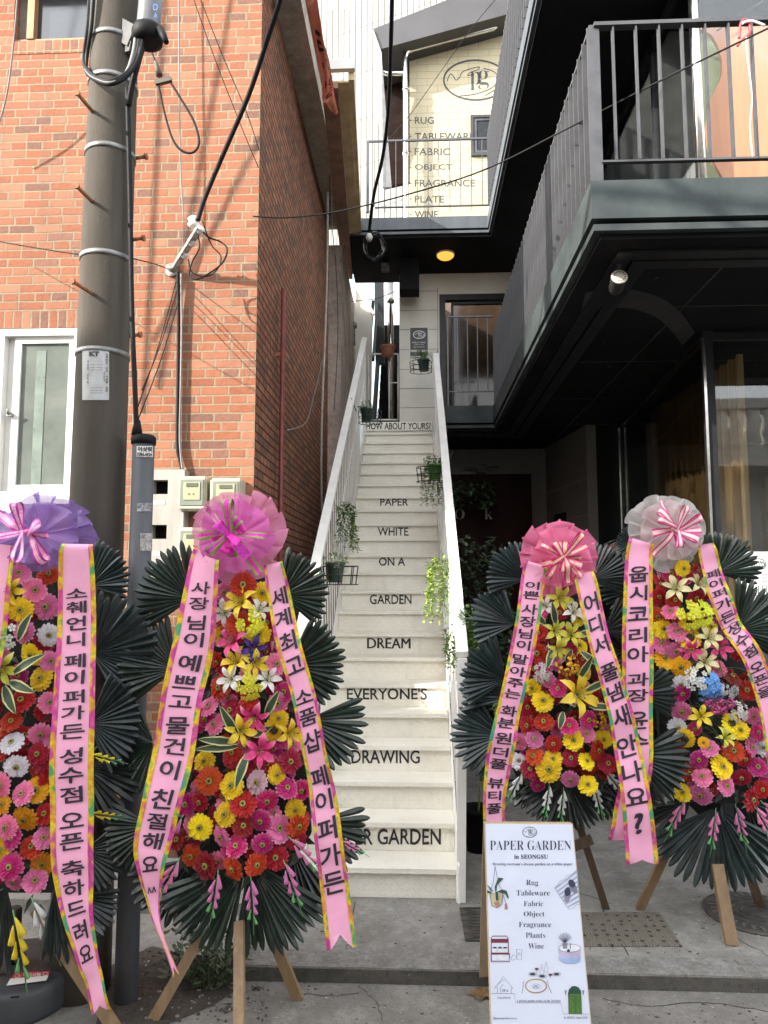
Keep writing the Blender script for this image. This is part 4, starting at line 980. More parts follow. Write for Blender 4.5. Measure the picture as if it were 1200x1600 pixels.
mb = MB(); mb.bar(at(193, 50, 3.678), at(214, 62, 3.612), 0.075, 0.11); mb.bar(at(194, 80, 3.695), at(210, 75, 3.612), 0.05, 0.05); part('bracket', mb, mat('dull_bracket_steel', (0.10, 0.098, 0.095), 0.6, spec=0.2), cn)
for k, (dx, lo) in enumerate(((0, 0), (5, 4), (-6, 7), (2, 10))):
    pts = [at(218 + dx, 60, 3.561), at(214 + dx, 85, 3.545), at(200 + dx * 0.5, 112 + lo * 0.4, 3.511), at(175, 126 + lo * 0.5, 3.478), at(152, 122 + lo * 0.4, 3.511), at(136, 108 + k * 2, 3.595), at(131 + k * 1.5, 90, 3.645), at(137 + k * 2, 40, 3.595), at(141 + k * 2.2, -30, 3.578)]
    wire('pole_cable', pts, 0.011, M_cable if k != 2 else M_gcable, ['black cable in the bundle looped under the canister, uppermost of the loop', 'black cable looped below the uppermost one round the pole', 'grey cable in the bundle looped round the pole', 'lowest black cable of the bundle looped round the pole'][k], 'cable', 'cables looped round the pole')
wire('riser_cable', [at(199, 138, 3.612), at(203, 300, 3.645), at(206, 480, 3.645), at(211, 610, 3.620), at(213, 668, 3.620), at(214, 690, 3.620)], 0.014, M_cable, 'thick black cable running down the right side of the pole into the grey conduit', 'cable')
wire('drop_cable', [at(222, 75, 3.553), at(215, 100, 3.545), at(206, 135, 3.578), at(201, 165, 3.612)], 0.016, M_cable, 'short thick black cable dropping from the canister to the pole side', 'cable')
# grey conduit guard
cd = thing('cable_conduit', 'tall grey steel cable conduit with a dark cap standing beside the pole', 'conduit', at(221, 1560, 3.645) * 1)
cx = at(221, 800, 3.645).x; zc_ = at(221, 684, 3.645).z
cd.location = (cx, 3.645, -0.07); WL[cd.name] = Vector((cx, 3.645, -0.07))
mb = MB(); mb.lathe((cx, 3.645, 0), [(0.055, -0.08), (0.055, zc_)], 28); tb = part('tube', mb, M_greypaint, cd)
mb = MB(); mb.lathe((cx, 3.645, zc_), [(0.062, -0.035), (0.062, 0.0), (0.05, 0.012)], 28); mb.tube([(cx - 0.03, 3.628, zc_ + 0.01), (cx - 0.03, 3.628, zc_ + 0.09)], [0.03, 0.014], 10); part('cap', mb, M_cable, cd)
def conpt(x, y, off=0.002):
    d = ray(x, y); o = CO - Vector((cx, 3.645, 0)); r_ = 0.055 + off
    A = d.x ** 2 + d.y ** 2; B = 2 * (o.x * d.x + o.y * d.y); C_ = o.x ** 2 + o.y ** 2 - r_ ** 2; q = B * B - 4 * A * C_
    t = (-B - math.sqrt(q)) / (2 * A) if q > 0 else -B / (2 * A); return CO + d * t
mb = MB(); mb.grid(lambda u, v: conpt(213.5 + 25 * u, 697 + 17 * v), 8, 2); s1 = part('sticker', mb, M_white, tb)
mb = MB(); f2 = lambda x, y: conpt(x, y, 0.004); mb.text('이삿짐', f2, box=(215, 698, 237.5, 705.5), bold=0.05); mb.text('3784-4424', f2, box=(214, 707, 237.5, 713.5), bold=0.04); part('lettering', mb, M_letter, s1)
mb = MB(); mb.grid(lambda u, v: conpt(214 + 23 * u, 786 + 13 * v), 8, 2); part('faded_sticker', mb, mat('faded_sticker_grey', (0.30, 0.31, 0.33), 0.6, 0.5, 60), tb)
mb = MB(); mb.grid(lambda u, v: conpt(219 + 19 * u, 833 + 28 * v), 8, 2); part('faded_sticker', mb, mat('torn_sticker_grey', (0.36, 0.34, 0.32), 0.7, 0.6, 50), tb)
# meter cabinet and meters
YM = YW - 0.12
mc = thing('meter_cabinet', 'pale grey metal meter cabinet with two square dark openings', 'meter cabinet', at(255, 880, YM))
a, b = at(205, 734, YM), at(284, 905, YM)
hol = [(at(238, 750, YM), at(262, 772, YM)), (at(238, 820, YM), at(261, 842, YM))]
mb = MB()
mb.box(a.x, hol[0][0].x, YM, YW - 0.003, b.z, a.z); mb.box(hol[0][1].x, b.x, YM, YW - 0.003, b.z, a.z)
mb.box(hol[0][0].x, hol[0][1].x, YM, YW - 0.003, hol[0][0].z, a.z); mb.box(hol[0][0].x, hol[0][1].x, YM, YW - 0.003, hol[1][0].z, hol[0][1].z); mb.box(hol[0][0].x, hol[0][1].x, YM, YW - 0.003, b.z, hol[1][1].z)
part('case', mb, mat('galvanised_cabinet', (0.33, 0.31, 0.275), 0.5, 0.16, 6, 0.1, streak=True), mc)
for h0, h1 in hol:
    mb = MB(); mb.box(h0.x + 0.001, h1.x - 0.001, YW - 0.03, YW - 0.01, h1.z + 0.001, h0.z - 0.001); part('opening', mb, M_black, mc)
for y in (782, 862):
    p, q = at(240, y, YM - 0.003), at(257, y + 6, YM - 0.003); mb = MB(); mb.box(p.x, q.x, YM - 0.003, YM - 0.001, q.z, p.z); part('white_label', mb, M_white, mc)
M_mglass = mat('meter_window', (0.20, 0.22, 0.18), 0.12, 0.1, 4, 0, spec=0.8)
for k, (x0, y0, x1, y1, lab) in enumerate(((278, 744, 321, 797, 'cream boxed electricity meter beside the grey cabinet, the upper left meter'), (328, 747, 376, 800, 'cream boxed electricity meter nearest the wall corner, partly behind the pink bow'), (278, 824, 321, 878, 'cream boxed electricity meter below the upper left one, mostly behind palm leaves'))):
    a, b = at(x0, y0, YM - 0.03), at(x1, y1, YM - 0.03)
    mt = thing('electricity_meter', lab, 'electricity meter', ((a.x + b.x) / 2, YM, b.z), 'meters on the brick wall')
    mb = MB(); mb.box(a.x, b.x, YM - 0.03, YW - 0.003, b.z, a.z); bmesh.ops.bevel(mb.bm, geom=mb.bm.edges[:], offset=0.012, segments=2, affect='EDGES'); part('case', mb, mat('cream_plastic', (0.44, 0.41, 0.31), 0.4, 0.08, 8, 0.02), mt)
    w = b.x - a.x; h_ = a.z - b.z
    mb = MB(); mb.box(a.x + 0.1 * w, b.x - 0.1 * w, YM - 0.036, YM - 0.031, b.z + 0.14 * h_, a.z - 0.1 * h_); part('window', mb, M_mglass, mt)
    mb = MB(); mb.box(a.x + 0.22 * w, b.x - 0.2 * w, YM - 0.041, YM - 0.037, b.z + 0.3 * h_, a.z - 0.18 * h_); fc = part('face_plate', mb, mat('meter_face', (0.38, 0.365, 0.21), 0.5), mt)
    mb = MB(); mb.box(a.x + 0.32 * w, b.x - 0.28 * w, YM - 0.045, YM - 0.042, a.z - 0.32 * h_, a.z - 0.21 * h_); mb.ball((a.x + 0.42 * w, YM - 0.042, b.z + 0.47 * h_), 0.006); mb.ball((a.x + 0.58 * w, YM - 0.042, b.z + 0.47 * h_), 0.006); part('display', mb, mat('lcd_grey', (0.12, 0.13, 0.10), 0.3), fc)
# service bracket on the wall
sb = thing('service_bracket', 'white pipe bracket with insulators bolted on the brick wall', 'bracket', at(268, 425, YW))
A0, A1 = at(272, 420, YW - 0.04), at(312, 356, YW - 0.32)
mb = MB(); mb.tube([at(262, 420, YW - 0.005), A0], 0.022, 10); mb.bar(A0, A1, 0.045, 0.025); mb.lathe(at(268, 422, YW - 0.01), [(0.05, 0), (0.05, 0.01)], 12, axis=(0, -1, 0)); part('arm', mb, mat('dirty_white_steel', (0.42, 0.40, 0.36), 0.55, 0.4, 30, 0.1), sb)
for t in (0.25, 0.55, 0.85):
    p = A0.lerp(A1, t); mb = MB(); mb.lathe(p + Vector((0.02, -0.01, 0.01)), [(0.02, 0), (0.032, 0.01), (0.022, 0.025), (0.032, 0.04), (0.018, 0.05)], 12, axis=(0.6, -0.4, 0.4)); part('insulator', mb, M_white, sb)
mb = MB(); p = at(303, 347, YW - 0.3); mb.lathe(p, [(0.03, -0.04), (0.045, -0.02), (0.03, 0.0), (0.045, 0.02), (0.025, 0.04)], 12); part('end_insulator', mb, M_white, sb)
# wires and cables
G = 'overhead wires'
wire('overhead_wire', [at(445, -40, 3.9), at(436, 5, 4.1), at(415, 70, 4.3), at(388, 150, 4.55), at(345, 250, 4.8), at(320, 310, 4.9), at(309, 345, 4.93)], 0.016, M_cable, 'thick black service cable coming down to the white bracket', 'cable', G)
wire('overhead_wire', [at(613, -30, 6.0), at(611, 60, 6.6), at(607, 170, 7.5), at(598, 245, 8.2), at(585, 300, 8.9), at(578, 350, 9.4), at(577, 368, 9.5)], 0.022, M_cable, 'thick black cable hanging in front of the cream building down to the balcony corner', 'cable', G)
wire('overhead_wire', [at(395, 338, 5.2), at(450, 340, 5.2), at(530, 330, 5.15), at(640, 303, 5.0), at(760, 264, 4.7), at(900, 194, 4.3), at(1060, 112, 3.9), at(1230, 30, 3.5)], 0.0055, M_cable, 'thin wire slanting across the alley in front of the right hand balconies', 'wire', G)
wire('overhead_wire', [at(279, -30, YW - 0.1), at(280, 120, YW - 0.1), at(282, 260, YW - 0.1), at(287, 360, YW - 0.08), at(280, 420, YW - 0.06)], 0.006, M_gcable, 'thin grey wire dropping straight down the brick front to the bracket', 'wire', G)
wire('overhead_wire', [at(296, -20, 4.9), at(335, 90, 5.0), at(378, 200, 5.1), at(404, 262, 5.17)], 0.0035, M_cable, 'hair thin wire slanting to the brick corner, the left one of the pair', 'wire', G)
wire('overhead_wire', [at(306, -20, 4.9), at(345, 80, 5.0), at(385, 175, 5.1), at(405, 235, 5.17)], 0.0035, M_cable, 'hair thin wire slanting to the brick corner, the right one of the pair', 'wire', G)
wire('overhead_wire', [at(28, -20, 4.8), at(22, 60, 4.9), at(10, 150, 5.0), at(-10, 220, 5.1)], 0.006, M_gcable, 'thin grey wire hanging in front of the upper window at the far left', 'wire', G)
wire('overhead_wire', [at(-10, 376, 5.1), at(60, 388, 4.5), at(125, 398, 3.8)], 0.004, M_cable, 'thin dark wire sagging from the left edge to the pole', 'wire', G)
wire('overhead_wire', [at(203, 403, 3.78), at(240, 412, 4.6), at(262, 420, 5.2)], 0.004, M_cable, 'thin dark wire between the pole and the white bracket', 'wire', G)
wire('overhead_wire', [at(800, -30, 11.0), at(740, 40, 12.0), at(690, 110, 12.8), at(640, 180, 13.4), at(600, 225, 13.8)], 0.006, M_cable, 'hair thin wire in front of the cream brick wall running up to the right', 'wire', G)
wire('wall_cable', [at(278, 425, YW - 0.05), at(279, 500, YW - 0.03), at(278, 600, YW - 0.03), at(277, 690, YW - 0.03), at(281, 720, YW - 0.03), at(287, 742, YW - 0.05)], 0.014, M_cable, 'black cable running down the brick wall from the bracket to the meters', 'cable')
wire('wall_cable', [at(283, 428, YW - 0.05), at(284, 520, YW - 0.035), at(282, 620, YW - 0.035), at(281, 690, YW - 0.035), at(286, 742, YW - 0.05)], 0.008, M_gcable, 'grey cable strapped beside the black cable on the brick wall', 'cable')
for k, (a_, b_) in enumerate((((275, 440), (214, 640)), ((279, 470), (216, 655)), ((276, 455), (222, 610)))):
    p, q = at(*a_, YW - 0.06), at(*b_, 3.70); m_ = p.lerp(q, 0.5) + Vector((0, 0, -0.05))
    wire('stay_wire', [p, m_, q], 0.0035, M_cable, ['thin wire from the bracket cable to the conduit top, the highest of three', 'thin wire from the bracket cable to the conduit top, the lowest of three', 'thin wire from the bracket cable to the pole side, ending above the conduit'][k], 'wire', 'thin wires between bracket and conduit')
cl = [(310, 352), (325, 370), (345, 378), (355, 390), (348, 410), (330, 425), (310, 436), (296, 432), (300, 410), (312, 385), (306, 360)]
wire('wire_loop', [at(x, y, 4.98 + 0.02 * (k % 3)) for k, (x, y) in enumerate(cl)], 0.006, M_cable, 'loose black cable loop tangled below the bracket tip', 'cable')
wire('wire_loop', [at(x, y, 5.02) for x, y in ((316, 345), (330, 382), (345, 400), (340, 420), (322, 432), (300, 425), (294, 405))], 0.005, M_cable, 'smaller loose black cable loop behind the tangled loop at the bracket', 'cable')
# unseen wires added overhead to throw shadow lines on the brick front
for k_, (pa, pb) in enumerate((((403, 229), (313, 397)), ((362, 0), (300, 330)), ((250, 150), (236, 420)))):
    a, b = at(*pa, YW), at(*pb, YW); t_ = -1.2 / sd.y
    a2, b2 = a + sd * t_, b + sd * t_; dv = (b2 - a2)
    wire('street_wire', [a2 - dv * 0.8, a2, b2, b2 + dv * 0.8], 0.014, M_cable, ['street cable high in front of the brick house, steepest one throwing a slanting shadow', 'street cable high overhead throwing an upright shadow on the brick right of the pole', 'street cable high overhead throwing a shadow close beside the pole'][k_], 'cable')
for k_, (pa, pb) in enumerate((((960, 300), (1200, 322)), ((1050, 285), (1150, 350)))):  # two more unseen wires, added for shadow lines on the balcony edge
    a, b = at(*pa, 4.0), at(*pb, 4.0); t_ = -3.4 / sd.y; a2, b2 = a + sd * t_, b + sd * t_; dv = b2 - a2
    wire('street_wire', [a2 - dv * 1.2, a2, b2, b2 + dv * 1.2], 0.034, M_cable, ['street cable high overhead throwing a level shadow on the front balcony edge', 'street cable high overhead throwing a slanting shadow on the front balcony edge'][k_], 'cable')
hc = thing('cable_clamp', 'dark cable clamp hanging in the air beside the pole with a long loop of wire', 'cable', at(253, 125, 4.7))
mb = MB(); mb.tube([at(243, 96, 4.7), at(249, 118, 4.7)], [0.012, 0.022], 8); mb.bar(at(243, 130, 4.7), at(268, 124, 4.7), 0.03, 0.03); part('clamp', mb, mat('dark_olive_rubber', (0.06, 0.055, 0.035), 0.6), hc)
mb = MB(); mb.tube(spline([at(200, -25, 4.7), at(222, 45, 4.7), at(244, 98, 4.7)], 6), 0.006, 6); part('hanger_wire', mb, M_cable, hc)
mb = MB(); mb.tube(spline([at(247, 131, 4.7), at(258, 180, 4.7), at(270, 218, 4.7), at(285, 236, 4.7), at(302, 238, 4.7), at(311, 222, 4.7), at(303, 190, 4.7), at(283, 155, 4.7), at(266, 128, 4.7)], 6), 0.008, 6); part('loop', mb, M_cable, hc)
# side wall pipes
rpx = at(443, 450, 6.3); 
z0, z1 = at(443, 800, rpx.y).z, at(443, 452, rpx.y).z
xx = XC + 0.06; pp = atX(443, 452, xx); pq = atX(443, 780, xx)
rd = thing('red_wall_pipe', 'dark red pipe fixed upright on the shaded brick side wall', 'pipe', (xx, pp.y, 0.2))
mb = MB(); mb.tube([(xx, pp.y, 0.2), (xx, pp.y, pp.z)], 0.02, 10); part('tube', mb, M_red, rd)
for f in (0.2, 0.5, 0.85):
    z = 0.6 + (pp.z - 0.6) * f; mb = MB(); mb.bar((xx - 0.07, pp.y, z), (xx + 0.03, pp.y, z), 0.02, 0.03); part('clip', mb, M_rust, rd)
wire('side_wall_cable', [atX(512, 300, XC + 0.12), atX(511, 420, XC + 0.1), atX(508, 520, XC + 0.08), atX(504, 620, XC + 0.08), atX(502, 720, XC + 0.08), atX(503, 800, XC + 0.08)], 0.014, mat('dusty_grey_cable', (0.36, 0.33, 0.29), 0.7), 'dusty grey cable hanging down the brick side wall beside the stair', 'cable')
for k, pts in enumerate((((515, 260), (517, 330), (525, 420), (528, 520), (522, 640)), ((518, 300), (521, 380), (534, 450), (540, 540)), ((527, 340), (540, 372), (532, 410)), ((505, 560), (490, 620), (478, 660), (450, 672)))):
    wire('side_wall_wire', [atX(x, y, XC + 0.16 + 0.02 * k) for x, y in pts], 0.0045, M_gcable if k % 2 else M_cable, ['thin black wire hanging straight on the alley side wall', 'thin grey wire swinging away from the alley side wall', 'short black wire curl under the canopy of the side wall', 'thin grey wire drooping low across the brick side wall'][k], 'wire', 'thin wires on the alley side wall')
wire('alley_wire', [at(520, 475, 9.5), at(560, 470, 10), at(590, 466, 10.3), at(618, 455, 10.4)], 0.006, M_gcable, 'sagging wire across the slot at the stair head', 'wire')
co_ = thing('cable_coil', 'tangled black cable coil at the corner of the upper balcony', 'cable coil', at(578, 380, 9.5))
rc = random.Random(3)
for k in range(7):
    pts = []
    for j in range(9):
        a_ = j / 8 * 2 * math.pi * 0.9 + k; pts.append(at(585 + (12 + 5 * rc.random()) * math.cos(a_) + rc.uniform(-3, 3), 385 + (16 + 8 * rc.random()) * math.sin(a_), 9.5 + rc.uniform(-0.05, 0.05)))
    mb = MB(); mb.tube(spline(pts, 5), 0.009 if k % 3 else 0.014, 6); part('coil_strand', mb, M_gcable if k % 3 == 1 else M_cable, co_)
mb = MB(); mb.lathe(at(577, 371, 9.45), [(0.03, -0.05), (0.05, 0.0), (0.03, 0.05)], 10); part('insulator', mb, M_white, co_)

# ================================================================ planters
LEAFC = {'dark': mat('leaf_dark_green', (0.06, 0.12, 0.028), 0.45, 0.2, 20, 0.05), 'mid': mat('leaf_mid_green', (0.12, 0.235, 0.04), 0.45, 0.2, 20, 0.05), 'lime': mat('leaf_lime', (0.29, 0.40, 0.06), 0.45, 0.2, 20, 0.05), 'pale': mat('leaf_cream_edge', (0.50, 0.54, 0.34), 0.5, 0.15, 20, 0.05), 'olive': mat('leaf_olive', (0.12, 0.16, 0.05), 0.5, 0.2, 20, 0.05)}
M_potg = mat('green_plastic_pot', (0.10, 0.28, 0.07), 0.4, 0.1, 6, 0.02); M_potd = mat('dark_green_pot', (0.025, 0.06, 0.045), 0.4, 0.1, 6, 0.02); M_terra = mat('terracotta', (0.42, 0.18, 0.12), 0.8, 0.15, 9, 0.2)
M_wireb = mat('black_basket_wire', (0.012, 0.012, 0.012), 0.5)
def planter(label, px, py, side, potm, leaves, kind, seed, drop=0.0, d=-0.16, potr=0.075, name='hanging_planter', Y=None, basket=True, spread=0.13, n=90):
    n = int(n * 1.7)
    r_ = random.Random(seed)
    c = onrail(px, py, d) if Y is None else at(px, py, Y)
    t = thing(name, label, 'planter', c + Vector((0, 0, -0.09)), 'potted plants along the staircase')
    if potm is not None:
        mb = MB(); mb.lathe(c, [(potr * 0.72, -0.085), (potr * 0.95, 0.05), (potr * 1.06, 0.052), (potr * 1.06, 0.07), (potr * 0.9, 0.07), (potr * 0.85, 0.03)], 20); part('pot', mb, potm, t)
    if basket:
        w = potr * 1.35; h0, h1 = -0.10, 0.04; s_ = 1.35
        mb = MB()
        for z in (h0, (h0 + h1) / 2, h1):
            ring = [c + Vector((w * s_ * math.cos(a_) - side * 0.04, w * math.sin(a_), z)) for a_ in [k * math.pi / 8 for k in range(16)]]
            mb.tube(ring + [ring[0]], 0.0045, 5)
        for k in range(0, 16, 2):
            a_ = k * math.pi / 8; p = Vector((w * s_ * math.cos(a_) - side * 0.04, w * math.sin(a_), 0)); mb.tube([c + p * 0.9 + Vector((0, 0, h0)), c + p + Vector((0, 0, h1))], 0.0045, 5)
        mb.tube([c + Vector((side * w * 1.2, 0, h1)), c + Vector((side * (w * 1.2 + 0.06), 0, h1 + 0.16))], 0.006, 5)
        part('wire_basket', mb, M_wireb, t)
    mb = MB(); top_ = c + Vector((0, 0, 0.06))
    if kind == 'spider':
        for k in range(34):
            a_ = r_.uniform(0, 6.28); L = r_.uniform(0.10, 0.22); pts = []
            for j in range(5):
                f = j / 4; pts.append(top_ + Vector((math.cos(a_) * L * f, math.sin(a_) * L * f, 0.14 * math.sin(f * 2.6) * r_.uniform(0.8, 1.1) - 0.05 * f * f)))
            for p, q in zip(pts, pts[1:]):
                pass
            wv = Vector((-math.sin(a_), math.cos(a_), 0)) * 0.007
            prev = None
            for j, p in enumerate(pts):
                ww = wv * (1 - (j / 4) ** 2 * 0.9); cur = (mb.bm.verts.new(p + ww), mb.bm.verts.new(p - ww))
                if prev: f_ = mb.bm.faces.new((prev[0], cur[0], cur[1], prev[1])); f_.material_index = r_.choice((0, 0, 1))
                prev = cur
    else:
        for k in range(n):
            a_ = r_.uniform(0, 6.28); rr = spread * math.sqrt(r_.random()); p = top_ + Vector((rr * math.cos(a_), rr * math.sin(a_), r_.uniform(-0.02, 0.11) * (1 - rr / spread * 0.5)))
            leaf(mb, p, (r_.uniform(-1, 1), r_.uniform(-1, 0.6), r_.uniform(-0.3, 0.8)), (0, 0, 1), r_.uniform(0.018, 0.04), r_.uniform(0.012, 0.024), r_.choice((0, 0, 1)))
        for k in range(int(drop * 60)):
            a_ = r_.uniform(0, 6.28); p = top_ + Vector((math.cos(a_) * spread * 0.8, math.sin(a_) * spread * 0.7, 0)); L = drop * r_.uniform(0.45, 1.0); ns = int(L / 0.016) + 2
            dx, dy = r_.uniform(-0.06, 0.06), r_.uniform(-0.05, 0.05); prevp = None; sp_pts = []
            for j in range(ns):
                f = j / ns; q = p + Vector((dx * f + 0.008 * math.sin(j * 0.9), dy * f, -L * f)); sp_pts.append(q)
                leaf(mb, q, (r_.uniform(-1, 1), r_.uniform(-1, 0.3), r_.uniform(-0.7, 0.2)), (0, 0, 1), r_.uniform(0.02, 0.038), r_.uniform(0.015, 0.027), r_.choice((0, 0, 1)))
            mb.tube(sp_pts, 0.0014, 4)
    part('foliage', mb, [LEAFC[leaves[0]], LEAFC[leaves[1]]], t, recalc=False)
    return t
planter('spider plant in a dark green pot hung below the wall plaque', 662, 570, 1, M_potd, ('olive', 'mid'), 'spider', 1, potr=0.085)
planter('bright green pot in a black wire basket on the right rail with thin trailing stems', 679, 737, 1, M_potg, ('olive', 'mid'), 'bush', 2, drop=0.42, spread=0.12, n=110)
planter('lime green trailing plant spilling from the right rail', 688, 900, 1, None, ('lime', 'mid'), 'bush', 3, drop=0.44, basket=False, spread=0.11, n=120)
planter('small green sprigs low on the right rail near the stair foot', 704, 1010, 1, None, ('mid', 'lime'), 'bush', 4, drop=0.25, basket=False, spread=0.06, n=24)
planter('green leaves hanging outside the right rail behind the palm fans', 733, 985, 1, None, ('mid', 'olive'), 'bush', 14, drop=0.35, basket=False, spread=0.07, n=60, d=-0.05)
planter('thin leafy sprig in a round wire basket at the top of the left rail', 573, 648, -1, M_potd, ('mid', 'olive'), 'bush', 5, spread=0.10, n=60, drop=0.06)
planter('dense green ivy cascade hanging from the left rail', 540, 812, -1, None, ('mid', 'dark'), 'bush', 6, drop=0.38, basket=False, spread=0.09, n=110)
planter('cream leaved plant in a green pot in a square wire basket on the left rail', 524, 893, -1, M_potd, ('pale', 'mid'), 'bush', 7, spread=0.10, n=80, drop=0.05)
planter('terracotta pot with a stem drawing hung on the white frame gate', 606, 548, -1, M_terra, ('dark', 'olive'), 'bush', 8, Y=11.05, potr=0.12, spread=0.12, n=70, basket=False, name='terracotta_planter')
# ================================================================ flower stands
PC = {'P': ('pink', (0.80, 0.20, 0.42)), 'Y': ('yellow', (0.92, 0.68, 0.01)), 'R': ('red', (0.44, 0.004, 0.016)), 'O': ('orange_red', (0.58, 0.036, 0.008)), 'M': ('magenta', (0.58, 0.015, 0.19)), 'W': ('white', (0.74, 0.72, 0.76)), 'L': ('pale_pink', (0.74, 0.48, 0.55)), 'D': ('dark_red', (0.26, 0.003, 0.016)), 'G': ('amber', (0.88, 0.44, 0.01))}
PM = {k: petal_mat('petal_' + n, c, tip=0.42 if k in 'PLM' else 0.08) for k, (n, c) in PC.items()}
M_ctr = mat('gerbera_centre_olive', (0.30, 0.27, 0.05), 0.8, 0.3, 120, 0.6, 250); M_ctrd = mat('gerbera_eye_dark', (0.035, 0.022, 0.012), 0.9, 0.2, 100, 0.4, 250)
M_palm = mat('dyed_palm_leaf', (0.017, 0.026, 0.023), 0.32, 0.3, 9, 0.2, 70, spec=0.5)
M_palmg = mat('deep_green_palm_leaf', (0.019, 0.035, 0.024), 0.34, 0.3, 9, 0.2, 70, spec=0.5)
M_palmb = mat('blue_black_palm_leaf', (0.021, 0.035, 0.035), 0.32, 0.3, 9, 0.2, 70, spec=0.5)
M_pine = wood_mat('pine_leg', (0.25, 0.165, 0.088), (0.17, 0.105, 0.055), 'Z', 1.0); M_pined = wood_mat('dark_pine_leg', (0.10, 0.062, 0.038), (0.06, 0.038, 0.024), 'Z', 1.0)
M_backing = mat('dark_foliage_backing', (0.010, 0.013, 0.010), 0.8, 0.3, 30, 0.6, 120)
M_ribbon = mat('pink_satin', (0.86, 0.40, 0.58), 0.4, 0.05, 5, 0.06, 30, spec=0.3)
M_ink = mat('brush_ink', (0.022, 0.018, 0.03), 0.5, 0.05, 30, 0.0)
M_gl = {'P': petal_mat('gladiolus_pink', (0.72, 0.22, 0.45), 0.2), 'W': petal_mat('gladiolus_white', (0.72, 0.72, 0.72), 0.2), 'Y': petal_mat('gladiolus_yellow', (0.82, 0.66, 0.03), 0.2), 'g': petal_mat('gladiolus_green', (0.16, 0.46, 0.16), 0.2)}

def gerbera_mesh(seed, m):
    r_ = random.Random(seed); mb = MB()
    for n, r0, r1, z0, z1, w in ((19, 0.010, 0.060, 0.000, 0.006, 0.0088), (17, 0.010, 0.050, 0.004, 0.012, 0.008), (15, 0.008, 0.026, 0.008, 0.017, 0.0052)):
        ph = r_.random()
        for k in range(n):
            a = 2 * math.pi * (k + ph + r_.uniform(-0.16, 0.16)) / n; L = (r1 - r0) * r_.uniform(0.9, 1.06); cz = r_.uniform(-0.006, 0.006)
            d = Vector((math.cos(a), math.sin(a), 0)); s_ = Vector((-d.y, d.x, 0)); rows = []
            for t, ww in ((0, 0.45), (0.3, 0.85), (0.65, 1.10), (0.88, 1.0), (1.0, 0.45)):
                c = d * (r0 + L * t) + Vector((0, 0, z0 + (z1 - z0) * math.sin(t * 2.2) + cz * t * t - 0.004 * t * t))
                rows.append([mb.bm.verts.new(c + s_ * w * ww + Vector((0, 0, 0.0034 * ww))), mb.bm.verts.new(c - Vector((0, 0, 0.0014))), mb.bm.verts.new(c - s_ * w * ww + Vector((0, 0, 0.0014 * ww)))])
            for p, q in zip(rows, rows[1:]):
                for j in (0, 1):
                    f = mb.bm.faces.new((p[j], q[j], q[j + 1], p[j + 1])); f.smooth = True
    return mesh_of('gerbera', mb, m, recalc=False)
def centre_mesh(sun=False):
    mb = MB()
    if sun: mb.lathe((0, 0, 0.008), [(0.024, 0), (0.024, 0.006), (0.018, 0.011), (0.006, 0.013)], 18, mi=1)
    else:
        mb.lathe((0, 0, 0.010), [(0.0135, 0), (0.0145, 0.005), (0.011, 0.009), (0.0065, 0.008)], 16, mi=0); mb.lathe((0, 0, 0.0175), [(0.006, 0), (0.0055, 0.002), (0.002, 0.0028)], 12, mi=1)
    return mesh_of('flower_center', mb, [M_ctr, M_ctrd])
GER = {k: [gerbera_mesh(hash_ * 13 + i, PM[k]) for i in range(4)] for hash_, k in enumerate(PM)}
CTR, CTRS = centre_mesh(), centre_mesh(True)
def lily_mesh(seed, m):
    r_ = random.Random(seed); mb = MB()
    for k in range(6):
        a = k * math.pi / 3 + r_.uniform(-0.1, 0.1); d = Vector((math.cos(a), math.sin(a), 0)); s_ = Vector((-d.y, d.x, 0)); inner = k % 2; rows = []
        for t, ww in ((0, 0.25), (0.2, 0.55), (0.45, 1.0), (0.7, 0.92), (0.88, 0.5), (1.0, 0.04)):
            rr = 0.006 + 0.088 * t ** 1.15; z = 0.052 * math.sin(t * 1.9) - 0.028 * t ** 4 + 0.003 * inner
            c = d * rr + Vector((0, 0, z)); w = (0.021 if inner else 0.016) * ww
            rows.append([mb.bm.verts.new(c + s_ * w + Vector((0, 0, 0.006 * ww))), mb.bm.verts.new(c), mb.bm.verts.new(c - s_ * w + Vector((0, 0, 0.006 * ww)))])
        for p, q in zip(rows, rows[1:]):
            for j in (0, 1): f = mb.bm.faces.new((p[j], q[j], q[j + 1], p[j + 1])); f.smooth = True
    return mesh_of('lily', mb, m, recalc=False)
LC = {'y': (0.80, 0.58, 0.02), 'w': (0.78, 0.78, 0.74), 'h': (0.78, 0.05, 0.24), 'u': (0.06, 0.02, 0.22), 'g': (0.62, 0.60, 0.06), 'c': (0.74, 0.68, 0.36)}
LN = {'y': 'yellow', 'w': 'white', 'h': 'hot_pink', 'u': 'violet', 'g': 'green_yellow', 'c': 'cream'}
